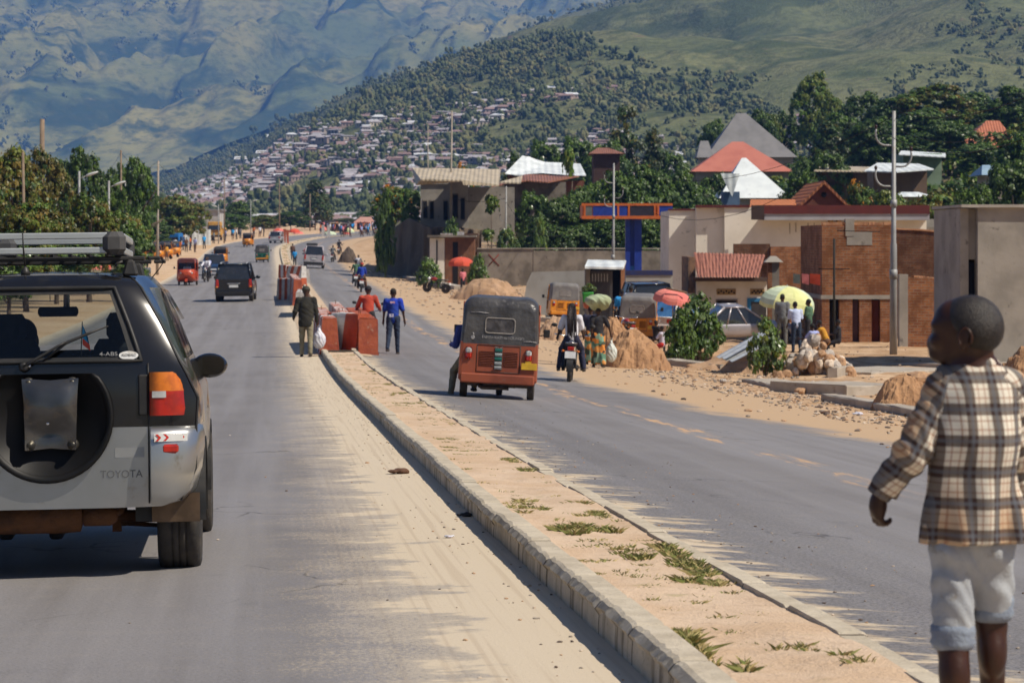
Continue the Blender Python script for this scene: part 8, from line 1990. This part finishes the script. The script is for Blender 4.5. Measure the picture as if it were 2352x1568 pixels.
wire('power_line', [(px(2068, 300, 84), px(2352, 285, 60), .4), (px(2022, 300, 84), px(2352, 320, 60), .5)], 'two thin cables leading from the tall pole out of the right edge', .010); wire('power_line', [(px(361, 372, 200), px(278, 350, 190), .8), (px(278, 350, 190), px(57, 355, 118), 2.0), (px(515, 410, 352), px(361, 372, 200), 2.0), (px(642, 412, 440), px(515, 410, 352), 2.0)], 'sagging cable strung along the timber poles on the left', .014); wire('power_line', [(px(1035, 262, 208), px(983, 295, 320), 2.0)], 'cable between the two thin poles above the beige roof', .02)
person(SUVM @ Vector((-.27, 1.66, .60)), ROADZ, 'driver seen as a dark head and shoulders through the rear window of the black car', C_NAVY, C_BLACK, seat=True, legs=((80, 60, 6), (80, 60, 6)), arms=((60, 25, 6), (60, 25, 6)), h=1.74, fingers=False, res=.02)
# ---------------------------------------------------------------- umbrellas
def parasol(x, d, yr, ytop, wpx, cols, label, tilt=(0, 0), n=8, group=None, h=None):
    """rim row yr, top row ytop, width in pixels at distance d"""
    p = gx(x, d); zr = CZ + (HY - yr) * d / F - p.z; zt = CZ + (HY - ytop) * d / F - p.z; w_ = wpx * d / F / 2
    t = empty('parasol', p, label, 'umbrella', group)
    b = MB(); rows = []; m = n * 4
    for i in range(7):
        k = i / 6; rr = w_ * math.sin(k * PI / 2 * .98); row = []
        for j in range(m):
            a = 2*PI*j/m; sc_ = abs(math.sin(a*n/2)); q = rr * (1 - .06*sc_*k); z = (zt - zr) * math.cos(k * PI / 2) - .05*sc_*k*k; row.append((q*math.cos(a), q*math.sin(a), z))
        rows.append(row)
    fl = [(x_*1.0, y_*1.0, z_ - .13) for x_, y_, z_ in rows[-1]]
    for i in range(6):
        for j in range(m): q = (j+1) % m; b.add([rows[i][j], rows[i][q], rows[i+1][q], rows[i+1][j]], [(0, 1, 2, 3)], (j // 4) % len(cols), True)
    for j in range(m): q = (j+1) % m; b.add([rows[6][j], rows[6][q], fl[q], fl[j]], [(0, 1, 2, 3)], 0, False)
    c = b.build('canopy', cols, t, fix=False); c.location.z = zr; c.rotation_euler = (tilt[0], tilt[1], .2)
    b = MB(); b.tube([(0, 0, 0), (0, 0, zt + .05)], .022, 6); b.build('pole', STEEL, t)
    b = MB()
    for j in range(n): a = 2*PI*j/n; b.tube([(0, 0, zt - zr - .35), (w_*.62*math.cos(a), w_*.62*math.sin(a), (zt - zr)*.55)], .009, 4)
    o = b.build('ribs', STEEL, c); return t
U_Y = cloth('faded yellow canvas', (.74, .74, .36), (.62, .64, .28), 3); U_W = cloth('pale mint canvas', (.62, .70, .52), (.52, .60, .42), 3); U_P = cloth('faded pink canvas', (.78, .25, .20), (.66, .17, .15), 1.5); U_R = cloth('orange red canvas', (.68, .10, .05), (.55, .08, .05), 2)
parasol(1808, 92, 698, 657, 132, [U_Y, U_W, U_Y], 'large yellow and mint parasol in front of the brick house', (.14, .14))
parasol(1545, 94, 688, 664, 92, [U_P], 'drooping pink parasol between the amber rickshaw and the leafy bush', (.10, .22)); b = MB(); b.tube([px(1530, 662, 93.4), px(1578, 672, 93.4)], .035, 5); tag(b.build('timber', WOOD), 'loose timber lying across the pink parasol', 'timber')
parasol(1059, 168, 605, 590, 58, [U_R], 'orange red parasol shading a person beside the brown shack'); GU = 'parasols by the roadside'
for x, d, yr, yt, w_, c, l in [(640, 430, 534, 524, 30, [U_P, U_R], 'pink striped parasol left of the far kerb bend'), (676, 432, 532, 525, 26, [U_R], 'red parasol right of the far kerb bend'), (685, 438, 538, 531, 26, [U_P], 'lower pink parasol beside the red far one'), (758, 430, 538, 531, 30, [U_W], 'pale green parasol at the far crossing'), (800, 440, 532, 523, 28, [U_W, U_Y], 'white parasol at the far crossing'),
    (795, 436, 540, 533, 20, [U_R], 'small red parasol below the white one at the far crossing'), (742, 440, 527, 520, 18, [U_P], 'pink parasol above the pale green one far ahead'), (865, 450, 532, 525, 18, [U_P, U_W], 'pink and white parasol in the far crowd'),
    (115, 128, 618, 606, 90, [U_R], 'orange red parasol seen under the roof basket at the far left'), (215, 140, 612, 604, 80, [U_P, U_R], 'pink red parasol seen under the roof basket, right of the orange one'), (25, 124, 622, 608, 80, [U_R], 'orange red parasol at the left edge behind the car window')]:
    parasol(x, d, yr, yt, w_, c, l, group=GU)
# ---------------------------------------------------------------- heaps, rubble, slabs
def heap(x, y0, x1, ytop, d, name, m, label, seed, depth=1.0, cat='heap', sharp=1.0):
    xc = (x + x1) / 2; p = gx(xc, d); rx = (x1 - x) * d / F / 2; h = CZ + (HY - ytop) * d / F - p.z; ry = rx * depth; n = 46
    V = np.linspace(-1.25, 1.25, n); A_, B_ = np.meshgrid(V, V); r = np.sqrt(A_**2 + B_**2); ns = fbm(A_*2.2 + seed, B_*2.2, 4, seed) - .5; n2 = fbm(A_*7 + seed, B_*7, 3, seed + 3) - .5
    z = h * np.clip(1 - (r * (1 + ns * .6)) ** (1.7 * sharp), -.12, 1) + n2 * .30 * min(1, h) * (r < 1.05) + ns*.15*h*(r < 1)
    b = MB(); b.grid([[(A_[i, j]*rx, B_[i, j]*ry, z[i, j]) for j in range(n)] for i in range(n)], smooth=False); o = b.build(name, m); o.location = p; return tag(o, label, cat)
heap(1372, 0, 1540, 756, 70, 'dirt_heap', EARTH, 'big orange earth heap on the verge right of the woman with the sack', 2, .9); heap(1365, 0, 1455, 729, 84, 'dirt_heap', EARTH, 'flatter sandy heap behind the big orange one', 5, 1.0)
heap(1990, 0, 2160, 866, 50, 'dirt_heap', EARTH, 'rough brown earth mound carrying the round boulder', 9, .8, sharp=1.6); heap(2290, 0, 2480, 790, 60, 'dirt_heap', EARTH, 'earth mound at the right edge behind the boy', 12, .8, sharp=1.5); heap(1225, 0, 1330, 725, 92, 'dirt_heap', M('pale earth', (.46, .30, .19), (.38, .24, .14), 2, .95, bump=.6), 'low pale earth heap behind the pillion pair', 15, .9)
heap(1040, 0, 1200, 640, 150, 'dirt_heap', MATS['pale earth'], 'long low earth heap below the stained wall', 18, .6, sharp=1.5); heap(1500, 0, 1700, 792, 79, 'dirt_heap', MATS['pale earth'], 'broad churned earth bank under the leafy bush', 21, .5); heap(776, 0, 825, 568, 262, 'dirt_heap', M('dark earth', (.12, .09, .07), None, 2, .95), 'dark earth heap beside the far right lane', 25, .6); heap(1560, 0, 1960, 806, 73, 'dirt_heap', MATS['pale earth'], 'low spread of rubble-strewn earth below the corrugated sheets', 28, .35)
MASON = [M('rubble stone pale', (.72, .60, .47), (.55, .42, .32), 3, .9, bump=.4), M('rubble stone orange', (.48, .29, .16), (.36, .21, .12), 3, .9, bump=.4), M('rubble stone grey', (.50, .44, .38), (.38, .33, .29), 3, .9, bump=.4)]
RM = []
for i, (V, Fq) in enumerate(RT):
    o = npmesh('rubble_stone', V, Fq, MASON[i % 3]); RM.append(o.data); bpy.data.objects.remove(o)
rr = random.Random(8); GS = 'broken stones of the rubble heap'
for k in range(190):
    u = rr.uniform(-1, 1); v = rr.uniform(-.8, 1); hh = max(0, 1 - abs(u)**1.3) * (1 - .5*abs(v)) ; x = 1872 + u * 84; d = 70 + v * 1.6; p = gx(x, d); s = rr.uniform(.11, .25)
    o = bpy.data.objects.new('rubble_stone', RM[k % 6]); COL.objects.link(o); o.location = (p.x, p.y, p.z + hh * rr.uniform(.0, 1.02)); o.scale = (s, s*rr.uniform(.7, 1), s*1.1); o.rotation_euler = (rr.uniform(0, 3), rr.uniform(0, 3), rr.uniform(0, 6))
    tag(o, ['pale', 'orange', 'grey'][(k % 6) % 3] + ' broken stone in the rubble heap before the brick house', 'stone', GS)
for x, y, s, l in [(2110, 858, .25, 'round tan boulder sitting on the brown earth mound'), (1838, 905, .13, 'pale angular stone leaning on the kerb slab'), (1585, 845, .10, 'brown stone lying on the verge below the kerb slab'), (1660, 880, .10, 'orange stone below the low bush'), (1745, 872, .08, 'small dark stone on the slab edge'), (843, 1068, .022, 'dark pebble on the sand beside the median'), (528, 1002, .018, 'white pebble on the left carriageway'), (1425, 812, .09, 'dark stone at the foot of the earth heap')]:
    p = gp(x, y) if s < .2 else px(x, y + 12, 50.2); o = bpy.data.objects.new('stone', RM[rr.randrange(6)]); COL.objects.link(o); o.location = p + Vector((0, 0, s*.5 if s < .2 else 0)); o.scale = (s*1.15, s, s); o.rotation_euler.z = rr.uniform(0, 6); tag(o, l, 'stone')
SLAB = M('kerb slab concrete', (.46, .40, .33), (.36, .31, .25), 1.5, .9, bump=.3, c3=(.26, .20, .15))
def slab(x0, y0, x1, y1, w_, h, label, lift=.0, name='concrete_slab'):
    a, c = gp(x0, y0), gp(x1, y1); v = c - a; L = Vector((v.x, v.y)).length; b = MB(); n = 12; rq = random.Random(int(x0));
    P = [(-w_/2, -.3), (w_/2, -.3), (w_/2, h - .02), (w_/2 - .02, h), (-w_/2 + .02, h), (-w_/2, h - .02)]
    b.grid([[(L*i/n, q + rq.gauss(0, .008), z + rq.gauss(0, .006)) for q, z in P] for i in range(n+1)], closed=True, smooth=False); b.add([(0, q, z) for q, z in P], [tuple(range(6))]); b.add([(L, q, z) for q, z in P], [tuple(range(6))])
    o = b.build(name, SLAB); o.location = (a.x, a.y, a.z + lift); o.rotation_euler = (0, -math.atan2(v.z, L), math.atan2(v.y, v.x)); return tag(o, label, 'slab')
slab(1532, 838, 1668, 852, .5, .18, 'long kerb slab just right of the orange earth heap'); slab(1745, 880, 1860, 902, .9, .12, 'thin concrete edging left of the broad slab'); slab(1855, 905, 2030, 905, 2.4, .24, 'broad raised concrete slab below the rubble heap'); slab(1905, 922, 2135, 962, .35, .16, 'long straight kerb nearest the road behind the boy')
slab(1900, 858, 2110, 848, 2.6, .06, 'flat pale paved apron in front of the brick house'); slab(1912, 868, 1945, 862, .25, .26, 'short upright broken slab on the paved apron'); slab(935, 640, 1055, 664, .7, .22, 'kerb slab along the verge left of the rickshaw roof'); slab(1195, 735, 1290, 742, .5, .2, 'kerb slab behind the pillion pair'); slab(2120, 838, 2352, 838, 3.0, .08, 'paved strip below the grey building'); slab(1290, 752, 1345, 765, .5, .2, 'broken slab end behind the woman with the sack')
for a, c, l in (((1655, 822), (1762, 762), 'upper corrugated sheet leaning across the earth'), ((1672, 828), (1776, 776), 'lower corrugated sheet leaning beside the first')):
    A_, B_ = px(a[0], a[1], 70), px(c[0], c[1], 73.5); b = MB(); v = (B_ - A_); n = Vector((.0, -.35, 1)).normalized(); s_ = v.cross(n).normalized(); up_ = s_.cross(v).normalized()
    b.grid([[A_ + v*k + s_*(j*.03) + up_*(.016*math.sin(j*1.3)) + up_*.35*.0 for j in range(-6, 7)] for k in (0, .5, 1)]); b.grid([[A_ + v*k + s_*(j*.03) + up_*(.016*math.sin(j*1.3) - .006) for j in range(-6, 7)] for k in (0, .5, 1)]); tag(b.build('corrugated_sheet', M('zinc sheet', (.50, .52, .53), (.42, .43, .44), 3, .4, .5)), l, 'sheet')
tree(1600, 78, 684, 125, 'bush', 'glossy leafy bush growing on the earth in front of the silver saloon'); tree(1562, 76, 745, 80, 'bush', 'lower skirt of leaves at the left foot of the leafy bush'); tree(1757, 69, 796, 100, 'pale_bush', 'sparse low bush among the stones left of the rubble heap')
for x, d, y, w_, l in [(1098, 165, 590, 50, 'green weeds behind the orange red parasol'), (985, 170, 596, 60, 'weeds on the verge below the brown shack'), (1035, 200, 512, 60, 'weeds on the flat roof level of the brown shack'), (1590, 186, 610, 60, 'dusty weeds by the station wall'), (885, 205, 452, 50, 'dark bush hanging from the earth bank')]: tree(x, d, y, w_, 'bush', l)
b_ = [(905, 418, 105, 222, 'flowering_tree', 'dark tree with orange flowers on top of the earth bank'), (878, 455, 56, 226, 'mango_tree', 'drooping tree at the left end of the earth bank'), (945, 425, 60, 219, 'mango_tree', 'tree touching the left side of the grey concrete house')]
for x, y, w_, d, kd, l in b_: tree(x, d, y, w_ * 1.1, kd, l, basez=CZ + (HY - 545) * d / F)
# ---------------------------------------------------------------- parked vehicles and people on the right
p = gx(1700, 97); car(p, -1.42, 'silver saloon parked nose right in front of the white shop house', M('pale silver paint', (.42, .40, .42), (.36, .34, .36), 3, .35, .4), 4.4, 1.7, 1.40, 'saloon', plate=None)
p = gx(1560, 99); car(p, -.55, 'small white car with a blue tinted window behind the pink parasol', WHITEP, 3.9, 1.65, 1.45, 'hatch', glassm=M('sky blue tinted glass', (.08, .22, .45), (.05, .15, .35), 3, .1, spec=.8)); p = gx(1478, 108); car(p, .15, 'dark boxy off-road car behind the amber rickshaw', BLACKP, 4.4, 1.8, 2.0, plate=None)
p = gx(434, 103); p = gx(1437, 92); mbx = motorbike(p, .2, 'motorcycle standing left of the amber rickshaw'); p = gx(1078, 166)
mbx = motorbike(gx(1002, 163), 1.2, 'motorcycle parked below the earth bank', group=None)
S0 = ((3, 4), (-4, 6)); AR = ((10, 20, 6), (-4, 30, 6))
def stand(x, d, rz, label, top, bot, h=1.7, seatz=None, **kw):
    p = gx(x, d); kw.setdefault('res', .026 if d < 120 else .036); kw.setdefault('fingers', d < 90)
    if seatz is not None: return person(p + Vector((0, 0, seatz)), rz, label, top, bot, h=h, seat=True, legs=((72, 78, 8), (72, 78, 8)), arms=((40, 40, 8), (40, 40, 8)), **kw)
    kw.setdefault('legs', S0); kw.setdefault('arms', AR); return person(p, rz, label, top, bot, h=h, **kw)
lw, q = stand(1374, 68.5, R(6), 'woman in a black top and patterned wrap walking with a pale sack on her head', C_BLACK, C_WRAP, 1.62, skirt=True, legs=((14, 6), (-10, 20)), arms=((-8, 20, 4), (6, 22, 30)), res=.018, fingers=True)
hp_ = lw.matrix_basis @ Vector(q['hd']); sk = empty('head_load', hp_ + Vector((0, 0, .10)), 'bulging pale green sack balanced on the head of the woman in the patterned wrap', 'sack')
implicit('sack', [ell((-.02, 0, .17), (.34, .27, .17)), ell((.10, 0, .15), (.24, .24, .18)), cap((-.1, 0, .02), (.15, 0, .02), .10)], .02, M('pale green sacking', (.40, .46, .30), (.30, .34, .20), 3, .85, bump=.4, c3=(.20, .17, .09)), sk, k=.06, deform=folds(.014, 30, (1, .5, 1), 2))
wc = lw.matrix_basis @ Vector(q['wr'][1][0] + q['wr'][1][1]*.09); bag(wc, .30, .66, M('white shopping bag', (.66, .70, .66), (.50, .56, .52), 6, .5), 'long white plastic bag carried by the woman with the sack')
stand(1357, 70.5, R(4), 'woman in navy mostly hidden left of the woman with the sack, carrying a basket load', C_NAVY, C_WRAP, 1.6, skirt=True, res=.02); bs = empty('head_load', gx(1352, 70.6) + Vector((0, 0, 1.52)), 'green and orange load of leaves and buckets on the hidden woman\'s head', 'load')
b = MB(); b.box((-.02, 0, .30), (.26, .26, .30), 0, taper=(1.2, 1.2), bev=.03); b.build('green_crate', M('green plastic', (.04, .28, .04), None, 5, .5), bs); b = MB(); b.lathe([(.10, 0), (.13, .02), (.17, .18), (.15, .18)], (0, 0, 0), 12); b.build('orange_bucket', M('orange plastic', (.60, .13, .04), None, 5, .5), bs); o = bpy.data.objects.new('leaf_bundle', TPL['pale_bush'][0]); COL.objects.link(o); o.parent = bs; o.location = (.0, 0, .42); o.scale = (.17, .17, .13)
stand(1797, 88, R(-8), 'man in a grey shirt and trousers standing under the yellow and mint parasol', C_GREY, cloth('dull grey trousers', (.13, .13, .12), None, 5), 1.78, longsleeve=True); stand(1829, 85, R(12), 'man in a white shirt bending away beside the parasol', cloth('bluish white shirt', (.55, .62, .82), (.48, .55, .76), 4), C_JEAN, 1.66, lean=10, build=1.1); stand(1858, 89, R(60), 'person in dusty green in the shade of the parasol', C_GREEN, C_BLACK, 1.66)
stand(1900, 84, R(70), 'person in a mustard top crouching behind the rubble heap', C_YEL, C_BROWN, 1.6, seatz=.42, lean=25); stand(1877, 83, R(40), 'person in pale blue crouching left of the mustard one', C_LILAC, C_GREY, 1.55, seatz=.35, lean=20); stand(1926, 86, R(80), 'dark figure sitting against the brick house wall', C_BLACK, C_BLACK, 1.5, seatz=.35)
stand(1521, 80, R(65), 'child in a white top and red shorts sitting at the left of the leafy bush', cloth('lilac white top', (.62, .56, .66), None, 4), cloth('red shorts', (.50, .03, .02), None, 4), 1.25, seatz=.42, shorts=True); stand(1506, 82, R(-50), 'dark haired child sitting behind the one in the white top', C_BLACK, C_BLACK, 1.2, seatz=.55)
stand(1428, 97, R(10), 'person in a sky blue shirt standing left of the amber rickshaw', C_SKY, C_BLACK, 1.85); stand(1449, 103, R(-10), 'person in white standing behind the amber rickshaw', C_WHITE, C_BLACK, 1.9); stand(1063, 167, R(30), 'person in a pink top under the orange red parasol', C_PINK, C_BLACK, 1.6)
stand(672, 262, 0, 'person in brown walking beside the median beyond the barriers', C_BROWN, C_JEAN); stand(677, 236, 0, 'person with a pale blue bag just beyond the third barrier group', C_SKY, C_BLACK, 1.5)
for k, (x, d, top, l) in enumerate([(338, 152, C_GREY, 'grey clad person walking behind the roof basket, nearest on the left verge'), (322, 150, C_GREY, 'second grey clad person beside the roof basket'), (414, 285, C_ORANGE, 'person in an orange vest on the left verge'), (428, 300, C_BROWN, 'person in brown between the orange vest and the fence'), (437, 308, C_ORANGE, 'person in orange farther along the left verge'), (448, 300, C_LILAC, 'person in lilac before the white sheet fence'), (469, 318, C_SKY, 'person in bright blue before the white sheet fence'), (420, 310, C_PINK, 'person in pink among the rickshaws'), (402, 300, C_WHITE, 'person in white behind the parked rickshaws'), (491, 350, C_GREY, 'grey person by the yellow truck'), (518, 368, C_LILAC, 'pale blue person right of the yellow truck'), (535, 378, C_SKY, 'person in sky blue at the far left bend'), (543, 382, C_WHITE, 'person in white beside the sky blue one'), (583, 402, C_ORANGE, 'far person in orange at the roadside'), (597, 404, C_WHITE, 'far person in white at the roadside'), (606, 406, C_BLACK, 'far dark person at the roadside'), (552, 388, C_GREY, 'grey person far on the left bend'), (383, 262, C_YEL, 'person in yellow between the parked rickshaws'), (364, 256, C_BROWN, 'person in brown standing by the rickshaw wheel')]):
    stand(x, d, R((k * 67) % 360), l, top, [C_BLACK, C_JEAN, C_BROWN][k % 3], 1.6 + .02 * (k % 8), res=.04)
proto = []
for k, (top, bot) in enumerate([(C_WHITE, C_BLACK), (C_ORANGE, C_JEAN), (C_LILAC, C_BROWN), (C_BLACK, C_BLACK), (C_PINK, C_BROWN), (C_SKY, C_JEAN), (C_GREY, C_BLACK)]):
    r_, _ = person(gx(760 + k*15, 440), k * .9, '', top, bot, res=.045, fingers=False, legs=((10, 10), (-10, 12)), arms=AR); proto.append(r_)
names_ = ['white', 'orange', 'lilac', 'black', 'pink', 'sky blue', 'grey']; GCW = 'people crowding the far crossing'
rc_ = random.Random(12)
for k in range(64):
    i = k % 7; x = rc_.uniform(735, 872); d = rc_.uniform(400, 500); o = proto[i] if k < 7 else copy_tree(proto[i])
    o.location = gx(x, d); o.rotation_euler = (0, 0, rc_.uniform(0, 6)); s = rc_.uniform(.9, 1.08); o.scale = (s, s, s); tag(o, 'tiny person in %s in the crowd at the far crossing' % names_[i], 'person', GCW)
def truck(x, d, rz, label, m, L, W, H, name):
    p = gx(x, d); t = empty(name, p, label, 'truck', rz=rz); b = MB(); b.box((0, L/2 - .9, H*.5 + .3), (W, 1.7, H - .3), 0, taper=(.9, .75), bev=.12); b.box((0, -.9, 1.35), (W, L - 1.9, .9), 0, bev=.05); b.build('body', m, t)
    b = MB(); b.box((0, L/2 - .12, H*.72), (W*.8, .3, H*.26), 0, taper=(.95, .5)); b.box((0, L/2 - .9, H*.72), (W*.96, 1.0, H*.22), 0); b.build('windscreen', MATS['dark car glass'], t)
    for s_ in (-1, 1):
        for yy in (L/2 - 1.0, -L/2 + 1.1): wheel(t, (s_*(W/2 - .18), yy, .46), .46, .28, steps=16)
        b = MB(); b.lathe([(.01, .04), (.12, .03), (.13, -.05)], (s_*W*.36, L/2 + .02, 1.05), 10, 0, 'Y'); b.build('headlamp', CLEAR, t)
    b = MB(); b.box((0, L/2 + .05, .62), (W, .14, .24), 0, bev=.03); b.build('bumper', PLASTIC, t)
truck(498, 372, PI, 'yellow truck parked facing us beyond the white sheet fence', M('truck yellow', (.55, .30, .06), (.45, .22, .05), 3, .5), 6.5, 2.1, 2.5, 'parked_truck'); truck(376, 306, -1.75, 'blue pickup parked behind the row of rickshaws', M('pickup blue', (.02, .15, .42), (.02, .12, .34), 3, .35), 4.8, 1.8, 1.9, 'parked_pickup')
b = MB()
for k, (x0, x1, m_) in enumerate([(1822, 1838, 0), (1842, 1858, 1), (1860, 1884, 2)]):
    P = [px(x0, 628, 93), px(x1, 630, 93), px(x1, 652 + 2*k, 93.1), px(x0, 650, 93.1)]; b.add(P, [(0, 1, 2, 3)], m_); b.add([q_ + Vector((0, .03, 0)) for q_ in P], [(0, 1, 2, 3)], m_)
tag(b.build('washing', [C_GREY, C_PINK, C_RED]), 'grey, pink and red cloths hung out below the brick wall', 'washing')
for x, y, s, m_, l in [(912, 1092, .09, C_BROWN, 'crumpled brown rag on the sand beside the median'), (1066, 1190, .05, C_BLACK, 'dark strip of rubbish in the shade of the kerb'), (1862, 857, .14, PLASTB, 'white plastic rag lying on the verge sand'), (1893, 952, .10, C_BROWN, 'brown rag on the sandy road edge'), (1520, 868, .05, PLASTB, 'scrap of white plastic on the verge below the heap'), (1968, 955, .10, PLASTB, 'thin white plastic scrap near the road kerb'), (1030, 1243, .03, PLASTB, 'tiny white scrap on the sand'), (958, 945, .05, C_SKY, 'blue scrap of plastic lying at the kerb foot')]:
    p = gp(x, y); o = implicit('litter', [ell((0, 0, s*.2), (s, s*.7, s*.22)), ell((s*.6, s*.2, s*.2), (s*.6, s*.4, s*.25))], s*.16, m_, None, k=s*.2, deform=folds(s*.12, 3/s, (1, .8, .5), x)); o.location = p + Vector((0, 0, .015)); tag(o, l, 'litter')
